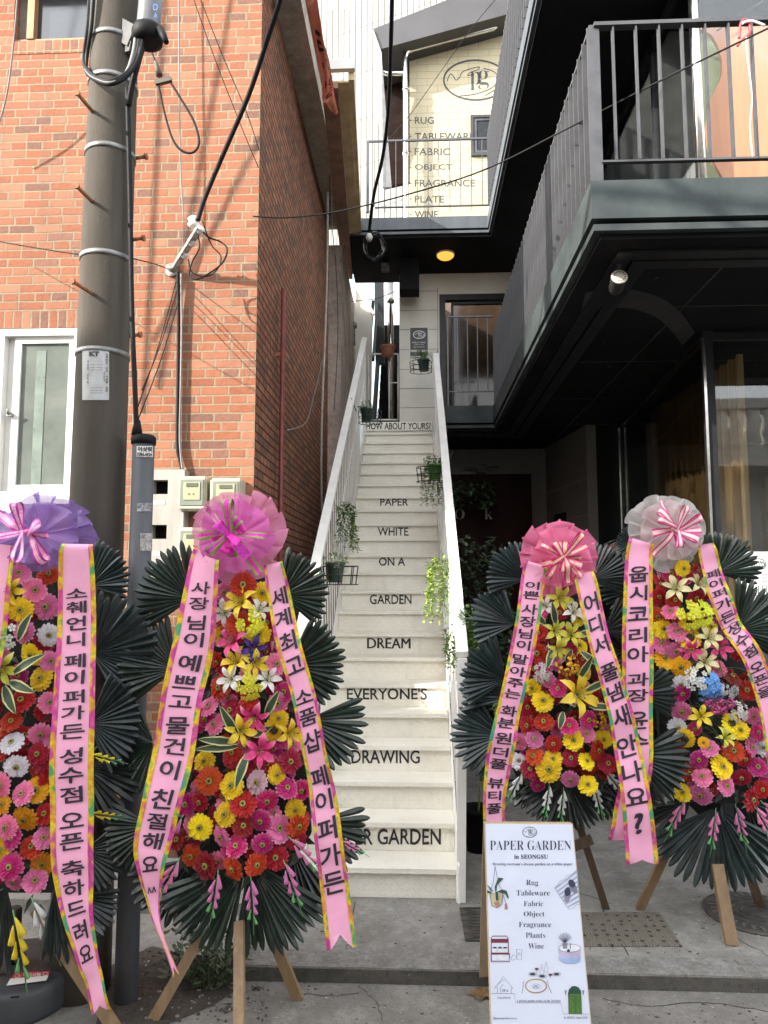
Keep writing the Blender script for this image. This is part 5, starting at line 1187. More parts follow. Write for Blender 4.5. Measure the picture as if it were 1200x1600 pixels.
def lily_petal(k, c):
    kk = NT('lily_' + LN[k]); sp = kk.n('ShaderNodeVectorMath'); sp.operation = 'LENGTH'; kk.l(kk.obj(), sp.inputs[0])
    t = kk.math('DIVIDE', sp.outputs['Value'], 0.1)
    ed = {'h': (0.85, 0.45, 0.55), 'y': (0.84, 0.70, 0.16), 'g': (0.74, 0.74, 0.30)}.get(k, c)
    core = tuple(x * 0.75 for x in c) if k != 'w' else (0.66, 0.68, 0.52)
    col = kk.mix(kk.ramp(t, [(0.25, 0.0), (0.6, 1.0)]), core, c); col = kk.mix(kk.ramp(t, [(0.75, 0.0), (1.0, 0.8)]), col, ed)
    kk.l(col, kk.b.inputs['Base Color']); kk.b.inputs['Roughness'].default_value = 0.5
    tl = kk.n('ShaderNodeBsdfTranslucent'); kk.l(col, tl.inputs[0]); mx = kk.n('ShaderNodeMixShader'); mx.inputs[0].default_value = 0.3
    kk.l(kk.b.outputs[0], mx.inputs[1]); kk.l(tl.outputs[0], mx.inputs[2]); kk.l(mx.outputs[0], kk.out.inputs[0]); return kk.m
LIL = {k: lily_mesh(i + 50, lily_petal(k, c)) for i, (k, c) in enumerate(LC.items())}
def stamen_mesh():
    mb = MB(); r_ = random.Random(2)
    for k in range(6):
        a = k * math.pi / 3 + 0.3; p = [Vector((0, 0, 0.004)), Vector((math.cos(a) * 0.008, math.sin(a) * 0.008, 0.035)), Vector((math.cos(a) * 0.02, math.sin(a) * 0.02, 0.058))]
        mb.tube(p, 0.0012, 5, mi=0); mb.ball(p[-1], 0.0038, mi=1, squash=(1, 1, 0.6))
    return mesh_of('stamen', mb, [petal_mat('stamen_green', (0.45, 0.5, 0.15)), mat('anther_brown', (0.22, 0.08, 0.02), 0.8)])
STA = stamen_mesh()
def cluster_mesh(name, c1, c2, seed, n=34, R_=0.042, r0=0.009, florets=False):
    r_ = random.Random(seed); mb = MB()
    for k in range(n):
        a = r_.uniform(0, 6.28); q = math.sqrt(r_.random()); z = 0.03 * (1 - q * q) + r_.uniform(0, 0.012); c = Vector((math.cos(a) * q * R_, math.sin(a) * q * R_, z))
        if florets:
            up = Vector((c.x, c.y, 0.05)).normalized(); u = up.orthogonal().normalized(); v = up.cross(u); o = r_.uniform(0, 6.28)
            for j in range(5):
                b = o + j * 2 * math.pi / 5; d = u * math.cos(b) + v * math.sin(b); s_ = up.cross(d)
                mb.face([c, c + d * r0 + s_ * r0 * 0.6, c + d * r0 * 1.5 + up * 0.003, c + d * r0 - s_ * r0 * 0.6], 0)
            mb.ball(c + up * 0.002, r0 * 0.3, mi=1)
        else: mb.ball(c, r0 * r_.uniform(0.7, 1.15), mi=0 if r_.random() < 0.75 else 1)
    return mesh_of(name, mb, [c1, c2], recalc=False)
CLU = {'k': cluster_mesh('blossom_cluster', petal_mat('lime_blossom', (0.72, 0.76, 0.05)), petal_mat('lime_eye', (0.75, 0.55, 0.03)), 1, 16, 0.042, 0.011, True),
       'o': cluster_mesh('blossom_cluster', petal_mat('amber_blossom', (0.75, 0.36, 0.02)), petal_mat('brown_eye', (0.2, 0.06, 0.01)), 2, 40, 0.045, 0.008),
       'v': cluster_mesh('blossom_cluster', petal_mat('white_blossom', (0.70, 0.70, 0.66)), petal_mat('green_blossom', (0.35, 0.42, 0.25)), 3, 22, 0.045, 0.009, True),
       'b': cluster_mesh('hydrangea', petal_mat('blue_hydrangea', (0.14, 0.36, 0.74)), petal_mat('blue_eye', (0.3, 0.5, 0.75)), 4, 44, 0.085, 0.016, True),
       'p': cluster_mesh('blossom_cluster', petal_mat('purple_blossom', (0.30, 0.06, 0.45)), petal_mat('purple_eye', (0.45, 0.12, 0.5)), 5, 26, 0.04, 0.010, True),
       'n': cluster_mesh('blossom_cluster', petal_mat('rose_globe', (0.70, 0.08, 0.28)), petal_mat('rose_globe_pale', (0.78, 0.25, 0.45)), 6, 60, 0.026, 0.006)}
def glad_mesh(ch):
    mb = MB(); r_ = random.Random(ord(ch)); mb.tube([(0, 0, 0.02), (0.006, 0, -0.12), (0, 0, -0.25)], 0.0022, 5, mi=1)
    for k in range(7):
        z = -0.015 - k * 0.026; sdx = (-1) ** k; m = 0 if k < 5 else 1; s_ = 1.0 - 0.07 * k
        mb.lathe((sdx * 0.009, -0.004, z), [(0.002, 0.014), (0.006 * s_, -0.004), (0.0105 * s_, -0.03 * s_), (0.013 * s_, -0.048 * s_), (0.006 * s_, -0.05 * s_)], 8, axis=(sdx * 0.28, 0.12, -1) if False else (-sdx * 0.25, 0, 1), mi=m)
    return mesh_of('gladiolus', mb, [M_gl[ch], M_gl['g']])
GLD = {c: glad_mesh(c) for c in 'PWY'}
M_vleaf = mat('variegated_green', (0.03, 0.065, 0.03), 0.4, 0.2, 20, 0.05); M_vedge = mat('variegated_cream', (0.50, 0.46, 0.20), 0.45, 0.1, 20, 0.05)
def blade_strip(mb, p, d, nrm, L, W, bend=0.15):
    d = Vector(d).normalized(); s_ = d.cross(Vector(nrm)).normalized(); n = s_.cross(d); rows = []
    for t, ww in ((0, 0.3), (0.2, 0.8), (0.45, 1), (0.7, 0.75), (0.88, 0.4), (1, 0.03)):
        c = Vector(p) + d * L * t + n * (math.sin(t * 2.6) * bend - bend * t) * L; w = W / 2 * ww
        rows.append([mb.bm.verts.new(c + s_ * w), mb.bm.verts.new(c + s_ * w * 0.68), mb.bm.verts.new(c - n * 0.003), mb.bm.verts.new(c - s_ * w * 0.68), mb.bm.verts.new(c - s_ * w)])
    for p_, q in zip(rows, rows[1:]):
        for j in range(4):
            f = mb.bm.faces.new((p_[j], q[j], q[j + 1], p_[j + 1])); f.smooth = True; f.material_index = 1 if j in (0, 3) else 0

def palm_fan(parent, px, py, Rpx, a0, a1, Y, seed, n=None, m=None, droop=0.0):
    """pleated palm leaf: folded blades from a hub, angles in degrees anticlockwise from the right"""
    r_ = random.Random(seed); c = at(px, py, Y); k_ = mpp(c); Rm = Rpx * k_; mb = MB()
    n = n or max(6, int(abs(a1 - a0) / 7.6))
    tilt = r_.uniform(-0.18, 0.18); tilt2 = r_.uniform(-0.15, 0.22)
    for k in range(n):
        a = R(a0 + (a1 - a0) * (k + 0.5) / n) + r_.uniform(-0.012, 0.012); L = Rm * r_.uniform(0.94, 1.03) * (1 - 0.1 * abs((k + 0.5) / n - 0.5) * 2 * r_.random())
        lift = tilt * math.cos(a) + tilt2 * math.sin(a)
        d = Vector((math.cos(a), -0.12 + lift, math.sin(a))).normalized(); s_ = Vector((-math.sin(a), 0, math.cos(a)))
        nn = d.cross(s_); nn = nn if nn.y < 0 else -nn
        tw = r_.uniform(-0.14, 0.14); s_ = s_ * math.cos(tw) + nn * math.sin(tw); nn = s_.cross(d); nn = nn if nn.y < 0 else -nn
        w = Rm * abs(R(a1 - a0)) / n * 0.50; bend = r_.uniform(0.02, 0.10); rows = []
        for t, ww in ((0.04, 0.10), (0.25, 0.30), (0.5, 0.54), (0.72, 0.74), (0.87, 0.78), (0.95, 0.56), (1.0, 0.16)):
            cc = c + d * L * t + Vector((0, bend * t * t * Rm, -droop * t * t * Rm)); ww *= w
            rows.append([mb.bm.verts.new(cc + s_ * ww), mb.bm.verts.new(cc + s_ * ww * 0.06 + nn * ww * 0.95), mb.bm.verts.new(cc - s_ * ww)])
        for p, q in zip(rows, rows[1:]):
            for j in range(2): mb.bm.faces.new((p[j], q[j], q[j + 1], p[j + 1])).smooth = False
    return part('palm_fan', mb, m or M_palm, parent, c, recalc=False)

def bow(parent, px, py, Rpx, Y, sheer, sheer2, loops, loopm, seed, wide=1.0, squashy=1.0, inner=0):
    r_ = random.Random(seed); c = at(px, py, Y); Rm = Rpx * mpp(c); mb = MB()
    ph = [r_.uniform(0, 6.28) for _ in range(9)]
    def layer(rad, y_off, flare, k1, s):
        def f(u, v):
            a = v * 2 * math.pi; t = u
            ruf = 0.2 * math.sin(k1 * a + ph[0] + s) + 0.16 * math.sin((k1 + 6) * a + ph[1] + s * 2) + 0.3 * math.sin(5 * a + ph[2] - s) + 0.65 * noise.noise(Vector((math.cos(a) * 3 * t, math.sin(a) * 3 * t, s + seed)))
            edge = 1 + 0.05 * math.sin(3 * a + ph[3] + s) + 0.035 * math.sin(7 * a + ph[4] + s) + 0.03 * math.sin(k1 * a + ph[0] + s + 1) + 0.06 * noise.noise(Vector((math.cos(a) * 2, math.sin(a) * 2, s * 3 + seed)))
            aw = a + 0.11 * math.sin(k1 * a + ph[5] + s) * t
            rr = rad * Rm * (0.05 + 0.95 * t ** 0.85) * (1 + (edge - 1) * t)
            y = y_off + flare * Rm * (t - 0.6 * t * t) + Rm * 0.15 * ruf * t ** 1.1
            return c + Vector((rr * math.cos(aw) * wide, y, rr * math.sin(aw) * squashy))
        return f
    mb.grid(layer(1.0, 0.05, -0.15, 17, 0.0), 10, 190, mi=0, wrap=True)
    mb.grid(layer(0.78, 0.0, -0.34, 13, 2.0), 9, 150, mi=1, wrap=True)
    b = part('bow', mb, [sheer, sheer2], parent, c, recalc=False)
    for k in range(loops):
        a = 2 * math.pi * (k + r_.uniform(-0.25, 0.25)) / (loops - inner) * (1.0 if k < loops - inner else 1.37); L = Rm * r_.uniform(0.36, 0.72); W = Rm * r_.uniform(0.075, 0.11)
        up_ = r_.uniform(0.25, 0.75)
        if k >= loops - inner: L, W, up_ = Rm * r_.uniform(0.26, 0.42), Rm * 0.10, r_.uniform(0.8, 1.6)
        d = Vector((math.cos(a), -0.25 * up_, math.sin(a))).normalized(); s_ = Vector((-math.sin(a), r_.uniform(-1.0, 1.0), math.cos(a))).normalized(); cc = c + Vector((r_.uniform(-0.012, 0.012), -0.07 - 0.03 * (k % 3), r_.uniform(-0.012, 0.012))); mb = MB()
        tail = k % 4 == 3
        def lf(u, v):
            if tail: p = cc + d * L * 1.3 * u + Vector((0, -0.03 * math.sin(u * 5), -0.02 * u))
            else:
                t = u * math.pi; p = cc + d * L * math.sin(t) ** 0.75 + Vector((0, -L * 0.36 * math.sin(t) * math.cos(t) * 1.3 - 0.015, 0))
            return p + s_ * W * (v - 0.5) * 2 * (0.55 + 0.45 * min(1, 3 * min(u, 1 - u) if not tail else 3 * u))
        mb.grid(lf, 14, 4, mi=(lambda i, j: 1 if j in (0, 3) else 0) if k < loops - inner else 0); part('ribbon_loop', mb, loopm, b, cc, recalc=False)
    mb = MB(); mb.ball(c + Vector((0, -0.10, 0)), Rm * 0.085, squash=(1.2, 0.8, 0.8), sub=2); part('ribbon_knot', mb, loopm, b)
    return b

def ribbon(parent, rows, Y, chars, foil, seed, shear=0.15, gw=0.56, gh=0.98, lean=0.0):
    """rows: (centre px, py, width px[, dY]); chars: string + list of photo heights"""
    r_ = random.Random(seed)
    C = []
    for rw in rows:
        p = at(rw[0], rw[1], Y + (rw[3] if len(rw) > 3 else 0.0)); C.append((p, rw[2] * mpp(p), rw[1], rw[0]))
    pts = spline([c[0] for c in C], 8); n = len(pts)
    wid = [v.x for v in spline([Vector((c[1], 0, 0)) for c in C], 8)]; pys = [v.x for v in spline([Vector((c[2], 0, 0)) for c in C], 8)]
    def S(u, v, off=0.0):
        """u in 0..1 down the ribbon, v in -1..1 across"""
        f = max(0, min(n - 1.0001, u * (n - 1))); i = int(f); t = f - i
        p = pts[i].lerp(pts[i + 1], t); w = wid[i] + (wid[i + 1] - wid[i]) * t; d = (pts[min(i + 2, n - 1)] - pts[max(i - 1, 0)]).normalized()
        s_ = Vector((1, 0, 0)) - d * d.x; s_ = (s_ + Vector((0, lean, 0))).normalized(); nn = s_.cross(d); nn = nn if nn.y < 0 else -nn
        return p + s_ * (w / 2 * v) + nn * (off - 0.002 * v * v + 0.006 * math.sin(u * 9 + seed) + 0.022 * noise.noise(Vector((u * 7, seed, 0))) + 0.022 * v * noise.noise(Vector((u * 6, seed, 5)))) 
    def uat(py):
        for i in range(n - 1):
            if pys[i] <= py <= pys[i + 1]: return (i + (py - pys[i]) / max(1e-6, pys[i + 1] - pys[i])) / (n - 1)
        return 1.0
    cut = 0.035
    def cend(u, v): return min(u, 1 - cut * (1 - abs(v))) if u > 0.9 else u
    mb = MB().grid(lambda u, v: S(cend(u, v * 2 - 1), (v * 2 - 1) * 0.74, 0.0), n - 1, 6); rb = part('ribbon', mb, M_ribbon, parent, pts[0], recalc=False)
    for sg in (-1, 1):
        mb = MB().grid(lambda u, v: S(u, sg * (0.735 + 0.265 * v), 0.0015), n - 1, 2); part('edge_trim', mb, foil, rb, recalc=False)
    mb = MB()
    for q_, (ch, py) in enumerate(chars):
        gaps = [abs(chars[m_][1] - py) for m_ in (q_ - 1, q_ + 1) if 0 <= m_ < len(chars)]
        em = min(gaps) * gh * 0.86; u = uat(py); i = min(n - 2, int(u * (n - 1))); w = wid[i]
        vs, fs = glyphs(ch, 0.02); x0, x1 = min(v[0] for v in vs), max(v[0] for v in vs); y0, y1 = min(v[1] for v in vs), max(v[1] for v in vs)
        hp = em * min(1.0, (y1 - y0) / 0.92) / 2; wp = gw * min(1.0, (x1 - x0) / 0.86)
        if ch == '^^': hp, wp = 5.0, 0.5
        if ch == '?': wp, hp = 0.32, em * 0.46
        hp *= r_.uniform(0.95, 1.04); out = []
        for x, y in vs:
            X = (x - (x0 + x1) / 2) / ((x1 - x0) / 2); Yv = -(y - (y0 + y1) / 2) / ((y1 - y0) / 2)
            X += 0.07 * noise.noise(Vector((x * 4, y * 4, seed + py))); Yv += 0.06 * noise.noise(Vector((x * 4 + 7, y * 4, seed + py)))
            Yv -= shear * X
            out.append(mb.bm.verts.new(S(uat(py + Yv * hp), X * wp, 0.0045)))
        for f in fs:
            try: mb.bm.faces.new([out[q] for q in f])
            except ValueError: pass
    if chars: part('lettering', mb, M_ink, rb, recalc=False)
    else: mb.bm.free()
    return rb
def cs(s, ys): return list(zip(s.replace(' ', ''), ys))

def parse(s):
    out = []
    for tok in s.split():
        a = tok.split(','); out.append((float(a[0]), float(a[1]), a[2], float(a[3]) if len(a) > 3 else None))
    return out
def flowers(parent, data, Y, rpx, xmid, half, seed, fill):
    r_ = random.Random(seed)
    def put(kind, x, y, rr, deep):
        hx = max(-1, min(1, (x - xmid(y)) / half(y))); yo = Y - 0.05 - 0.11 * (1 - hx * hx) - r_.uniform(0, 0.03) + (0.055 if deep else 0.0)
        p = at(x, y, yo); k_ = mpp(p)
        rx = R(90) + R(r_.uniform(-40, 24)); rz = R(-hx * -24 + r_.uniform(-28, 28))
        rot = (rx, R(0), rz)
        if kind in PM or kind in 'SX':
            big = kind == 'S'; col = 'Y' if kind == 'S' else kind
            o = inst('gerbera', r_.choice(GER[col]), parent, p, rot, (rr or rpx) * k_ / 0.060 * (0.85 if big else 1) * r_.uniform(0.84, 1.02)); WL[o.name] = p
            c = bpy.data.objects.new('flower_center', CTRS if big else CTR); link(c); c.parent = o
        elif kind in LIL:
            o = inst('lily', LIL[kind], parent, p + Vector((0, -0.01, 0)), (rx, 0, rz + 0), (rr or rpx * 1.35) * k_ / 0.085 * 0.76); WL[o.name] = p
            o.rotation_euler.rotate_axis('Z', r_.uniform(0, 1.0)); c = bpy.data.objects.new('stamen', STA); link(c); c.parent = o
        elif kind in CLU:
            inst('hydrangea' if kind == 'b' else 'blossom_cluster', CLU[kind], parent, p + Vector((0, -0.02, 0)), rot, (rr or rpx) * k_ / (0.085 if kind == 'b' else 0.042 if kind != 'n' else 0.03))
    for x, y, k, rr in data: put(k, x, y, rr, False)
    y0, y1, pal, cnt = fill
    done = 0; tries = 0; pl = [(x, y) for x, y, _, _ in data]
    while done < cnt and tries < 4000:
        tries += 1; y = r_.uniform(y0, y1); x = xmid(y) + half(y) * r_.uniform(-0.95, 0.95)
        if min((x - a) ** 2 + (y - b) ** 2 for a, b in pl) < (rpx * 0.62) ** 2: continue
        put(r_.choice(pal), x, y, rpx * r_.uniform(0.8, 0.95), True); pl.append((x, y)); done += 1
    return pl
def foliage(parent, Y, xmid, half, y0, y1, seed, n=260, rpx=14):
    r_ = random.Random(seed); mb = MB()
    for k in range(n):
        y = r_.uniform(y0, y1); x = xmid(y) + half(y) * r_.uniform(-1.08, 1.08); p = at(x, y, Y + 0.0 - r_.uniform(0, 0.05)); a = r_.uniform(0, 6.28)
        leaf(mb, p, (math.cos(a), r_.uniform(-0.9, -0.1), math.sin(a)), (0, -1, 0.2), r_.uniform(0.05, 0.10), r_.uniform(0.015, 0.035), r_.choice((0, 0, 1)))
    part('filler_leaves', mb, [mat('filler_dark_leaf', (0.018, 0.028, 0.016), 0.5, 0.2, 20, 0.05), mat('filler_green_leaf', (0.035, 0.06, 0.02), 0.5, 0.2, 20, 0.05)], parent, recalc=False)
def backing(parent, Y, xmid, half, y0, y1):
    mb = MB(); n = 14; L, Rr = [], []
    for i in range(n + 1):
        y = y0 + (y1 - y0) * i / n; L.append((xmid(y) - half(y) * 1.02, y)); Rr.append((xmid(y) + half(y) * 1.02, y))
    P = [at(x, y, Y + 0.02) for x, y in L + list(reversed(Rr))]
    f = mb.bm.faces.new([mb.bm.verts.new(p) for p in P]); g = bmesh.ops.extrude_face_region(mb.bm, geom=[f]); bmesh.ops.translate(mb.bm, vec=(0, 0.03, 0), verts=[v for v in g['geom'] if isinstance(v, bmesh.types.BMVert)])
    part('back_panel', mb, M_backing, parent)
def leg(parent, a, b, w=0.05, m=None, name='leg'):
    mb = MB(); mb.bar(a, b, w, w * 0.62, up=(0, -1, 0)); part(name, mb, m or M_pine, parent)
def spray(parent, x, y, Y, ang, Lpx, seed, n=3, W=17):
    r_ = random.Random(seed); p = at(x, y, Y); k_ = mpp(p)
    for k in range(n):
        a = R(ang + r_.uniform(-7, 7) + (k - (n - 1) / 2) * 38); mb = MB()
        blade_strip(mb, p, (math.cos(a), -0.35, math.sin(a)), (0, -1, 0.2), Lpx * k_ * r_.uniform(0.8, 1.1), W * k_, 0.12); part('variegated_leaf', mb, [M_vleaf, M_vedge], parent, p, recalc=False)
def tails(parent, lst, Y, ch, px):
    for i, (x, y, ang) in enumerate(lst):
        p = at(x, y, Y); inst('gladiolus', GLD[ch], parent, p, (R(8), R(ang), 0), px * mpp(p) / 0.25)
lerp1 = lambda tb: (lambda y: next((a[1] + (b[1] - a[1]) * (y - a[0]) / (b[0] - a[0]) for a, b in zip(tb, tb[1:]) if a[0] <= y <= b[0]), tb[0][1] if y < tb[0][0] else tb[-1][1]))

# ---------------------------------------------------------------- stand 1 (violet bow)
Y1 = 3.52
s1 = thing('flower_stand', 'congratulation flower stand with a violet sheer bow, cut by the left edge of the photo', 'flower stand', at(60, 1640, Y1), 'congratulation flower stands')
s1.location.z = -0.07; WL[s1.name] = Vector(s1.location)
xm1, hf1 = lerp1([(880, 20), (1390, 0)]), lerp1([(880, 62), (1000, 75), (1200, 92), (1330, 98), (1390, 80)])
backing(s1, Y1, xm1, hf1, 880, 1395); foliage(s1, Y1 - 0.02, xm1, hf1, 885, 1400, 1)
d1 = parse("""54,922,P,21 30,897,P 77,898,O 33,953,Y 73,948,P,22 4,949,P 38,986,P,21 77,992,W 50,1022,Y,22 65,1061,Y,22 76,1098,P 34,1095,R,24 18,1127,R 63,1146,P,22 19,1161,W,22 60,1178,R 78,1034,P 30,1054,M
26,1197,W,23 63,1188,R 0,1177,R 4,1226,P 56,1235,G,21 36,1240,P 6,1256,G 40,1278,G,25 11,1292,P 69,1310,P 71,1272,O 50,1324,O,23 3,1328,Y 17,1354,M,22 67,1350,G,21 55,1377,P 18,922,y,30 5,1042,g,36 4,990,v,22 0,910,R 78,1215,O -20,960,Y -22,1010,P -25,1100,R -20,1150,Y -28,1220,M -25,1300,R -20,1370,O 20,1310,M 85,1150,P 88,1270,R""")
flowers(s1, d1, Y1, 20, xm1, hf1, 11, (900, 1380, 'PRMRO', 34))
spray(s1, 28, 1000, Y1 - 0.2, 62, 50, 1, 1); spray(s1, 20, 1052, Y1 - 0.2, 22, 68, 2, 1, 15); spray(s1, 15, 1065, Y1 - 0.2, -12, 55, 3, 1, 17); spray(s1, 6, 1072, Y1 - 0.2, -50, 62, 4, 1, 18); spray(s1, 0, 1040, Y1 - 0.2, 140, 60, 5, 1)
for i, (x, y, rr, a0, a1) in enumerate(((140, 915, 74, -20, 108), (145, 1022, 108, -62, 92), (140, 1130, 92, -62, 70), (128, 1195, 102, -70, 52), (130, 1330, 72, -80, 40), (118, 1400, 72, -85, 10))):
    palm_fan(s1, x, y, rr, a0, a1, Y1 + 0.03 - 0.008 * i, 100 + i, m=M_palmb if i < 3 else M_palm)
palm_fan(s1, 85, 1385, 118, -100, -40, Y1 - 0.19, 110, n=9); palm_fan(s1, 10, 1385, 135, -150, -72, Y1 - 0.05, 111, n=13); palm_fan(s1, -60, 1000, 100, 90, 260, Y1 + 0.03, 112); palm_fan(s1, -70, 1200, 100, 100, 260, Y1 + 0.03, 113)
tails(s1, [(52, 1410, -22)], Y1 - 0.2, 'W', 110); tails(s1, [(22, 1432, -8)], Y1 - 0.22, 'Y', 125); tails(s1, [(143, 1180, -75), (143, 1272, -82)], Y1 - 0.12, 'Y', 58)
sh_v, sh_v2 = sheer_mat('violet_organza', (0.32, 0.19, 0.56), 0.76), sheer_mat('violet_organza_inner', (0.36, 0.20, 0.55), 0.74)
lm_m = [petal_mat('patterned_pink_ribbon', (0.70, 0.28, 0.48), 0.15, 0.3, 0.5), mat('magenta_ribbon_edge', (0.55, 0.02, 0.36), 0.3)]
bow(s1, 62, 834, 78, Y1 - 0.2, sh_v, sh_v2, 7, lm_m, 21, wide=1.08, squashy=0.78)
ribbon(s1, [(122, 850, 50), (121, 875, 56), (118, 1000, 64), (113, 1160, 70), (111, 1255, 71), (113, 1350, 66), (120, 1420, 53), (136, 1490, 36), (148, 1535, 34), (158, 1582, 33)], Y1 - 0.24, cs('소췌언니 페이퍼가든 성수점 오픈 축하드려요', [927, 949, 974, 1000, 1033, 1059, 1089, 1114, 1143, 1181, 1211, 1242, 1282, 1315, 1357, 1388, 1418, 1454, 1488]), foil_mat('iridescent_foil', 1), 1)
ribbon(s1, [(0, 850, 50), (-25, 1000, 64), (-60, 1250, 66), (-80, 1500, 50)], Y1 - 0.24, [], MATS['iridescent_foil'], 2)
leg(s1, at(55, 1420, Y1 + 0.05), atZ(183, 1612, -0.07)); leg(s1, at(20, 1420, Y1 + 0.1), atZ(-30, 1590, -0.065)); leg(s1, at(-20, 1400, Y1 - 0.02), atZ(-50, 1690, -0.07))

# ---------------------------------------------------------------- stand 2 (pink and magenta bow)
Y2 = 3.52
s2 = thing('flower_stand', 'congratulation flower stand with a pink and magenta bow in front of the stair', 'flower stand', at(375, 1640, Y2), 'congratulation flower stands')
s2.location.z = -0.07; WL[s2.name] = Vector(s2.location)
xm2, hf2 = lerp1([(890, 380), (1000, 385), (1200, 382), (1370, 368)]), lerp1([(890, 42), (1000, 60), (1120, 78), (1300, 112), (1375, 70)])
backing(s2, Y2, xm2, hf2, 890, 1372); foliage(s2, Y2 - 0.02, xm2, hf2, 900, 1372, 2)
d2 = parse("""352,925,P 380,914,R,22 409,927,Y,18 380,942,y,36 352,958,w,28 404,956,w,25 374,976,R,22 418,974,R 390,974,k,22 342,981,R 349,993,Y 406,990,Y 368,1003,h,34 396,1014,u,28 342,1034,O 431,1038,P 373,1036,y,32 399,1036,y,28 390,1053,P 363,1061,w,28 418,1063,w,28 390,1071,k,20 344,1074,R,20 390,1091,O 444,1082,M 434,1098,P 327,1104,P 361,1110,R 399,1117,h,34 322,1122,M 376,1140,y,32 436,1123,Y,17 426,1140,S,22 450,1145,y,28 336,1132,P 406,1171,h,34 364,1176,R
320,1190,Y,20 363,1184,R,20 327,1220,O,22 363,1228,Y,23 402,1222,L,22 432,1210,Y,18 448,1232,M,20 453,1190,R 313,1253,R 353,1273,Y,22 380,1257,R,22 417,1250,M,20 462,1265,Y,18 313,1292,Y,23 380,1290,D,20 408,1282,M,19 435,1295,P,22 465,1290,O,21 347,1307,P,22 370,1322,M 410,1318,M 300,1337,O,22 278,1313,D 323,1352,D,23 365,1357,O,21 400,1350,O,21 432,1340,R,22 290,1257,M 470,1235,M 462,1312,R""")
flowers(s2, d2, Y2, 19, xm2, hf2, 12, (905, 1350, 'RMPRDM', 62))
spray(s2, 372, 1150, Y2 - 0.2, 118, 60, 11, 1, 16); spray(s2, 372, 1160, Y2 - 0.19, 172, 62, 12, 1, 15); spray(s2, 372, 1166, Y2 - 0.18, 184, 66, 13, 1, 14); spray(s2, 415, 1118, Y2 - 0.19, 65, 48, 14, 1, 15); spray(s2, 386, 1178, Y2 - 0.2, 248, 66, 15, 1, 17); spray(s2, 395, 1150, Y2 - 0.14, 30, 40, 16, 1, 15)
for i, (x, y, rr, a0, a1) in enumerate(((440, 930, 80, -40, 84), (452, 1040, 94, -48, 66), (478, 1125, 98, -62, 24), (488, 1285, 95, -60, 22), (300, 935, 92, 88, 215), (275, 1045, 95, 100, 220), (240, 1160, 80, 110, 260), (240, 1290, 80, 150, 265))):
    palm_fan(s2, x, y, rr, a0, a1, Y2 + 0.04 - 0.004 * i, 200 + i, m=M_palmg)
palm_fan(s2, 385, 1345, 150, -165, -100, Y2 + 0.0, 220, n=12, m=M_palmg); palm_fan(s2, 390, 1345, 150, -100, -22, Y2 - 0.01, 221, n=14, m=M_palmg); palm_fan(s2, 300, 1340, 110, -170, -75, Y2 + 0.03, 222, m=M_palm); palm_fan(s2, 455, 1320, 115, -100, -40, Y2 + 0.03, 223, m=M_palm)
tails(s2, [(283, 1278, 38), (278, 1345, 30), (340, 1365, 10), (392, 1375, -2), (445, 1350, -18), (455, 1312, -42)], Y2 - 0.17, 'P', 88); tails(s2, [(325, 1018, 168), (426, 1018, 196)], Y2 - 0.15, 'P', 60); tails(s2, [(534, 1315, -60)], Y2 - 0.15, 'P', 50)
sh_p, sh_p2 = sheer_mat('pink_organza', (0.82, 0.30, 0.50), 0.78), sheer_mat('orchid_organza', (0.74, 0.14, 0.56), 0.72)
bow(s2, 370, 838, 74, Y2 - 0.2, sh_p, sh_p2, 19, [petal_mat('bright_magenta_ribbon', (0.66, 0.01, 0.42), 0.2, 0.35, 0.1), mat('olive_ribbon_edge', (0.24, 0.34, 0.07), 0.35)], 22, inner=11)
fo2 = foil_mat('iridescent_foil_two', 2)
ribbon(s2, [(322, 868, 46), (318, 885, 50), (302, 1000, 64), (284, 1088, 64), (270, 1180, 68), (252, 1260, 62), (239, 1317, 58), (236, 1367, 40), (240, 1427, 15), (256, 1475, 11), (275, 1525, 11)], Y2 - 0.24, cs('사장님이 예쁘고 물건이 친절해요', [919, 943, 973, 1000, 1036, 1066, 1096, 1134, 1166, 1202, 1247, 1282, 1313, 1348]) + [('^^', 1391)], fo2, 3)
ribbon(s2, [(426, 880, 30), (430, 900, 34), (448, 993, 38), (475, 1088, 38), (492, 1180, 38), (507, 1260, 42), (519, 1360, 45), (534, 1482, 47)], Y2 - 0.22, cs('세계최고 소품샵 페이퍼가든', [933, 966, 1003, 1039, 1088, 1120, 1158, 1215, 1252, 1295, 1337, 1380]), fo2, 4, gw=0.74, gh=0.98)
leg(s2, at(318, 1455, Y2 + 0.05), atZ(240, 1592, -0.066)); leg(s2, at(374, 1440, Y2 - 0.04), atZ(374, 1680, -0.07), 0.045); leg(s2, at(425, 1460, Y2 + 0.12), atZ(466, 1562, -0.07))
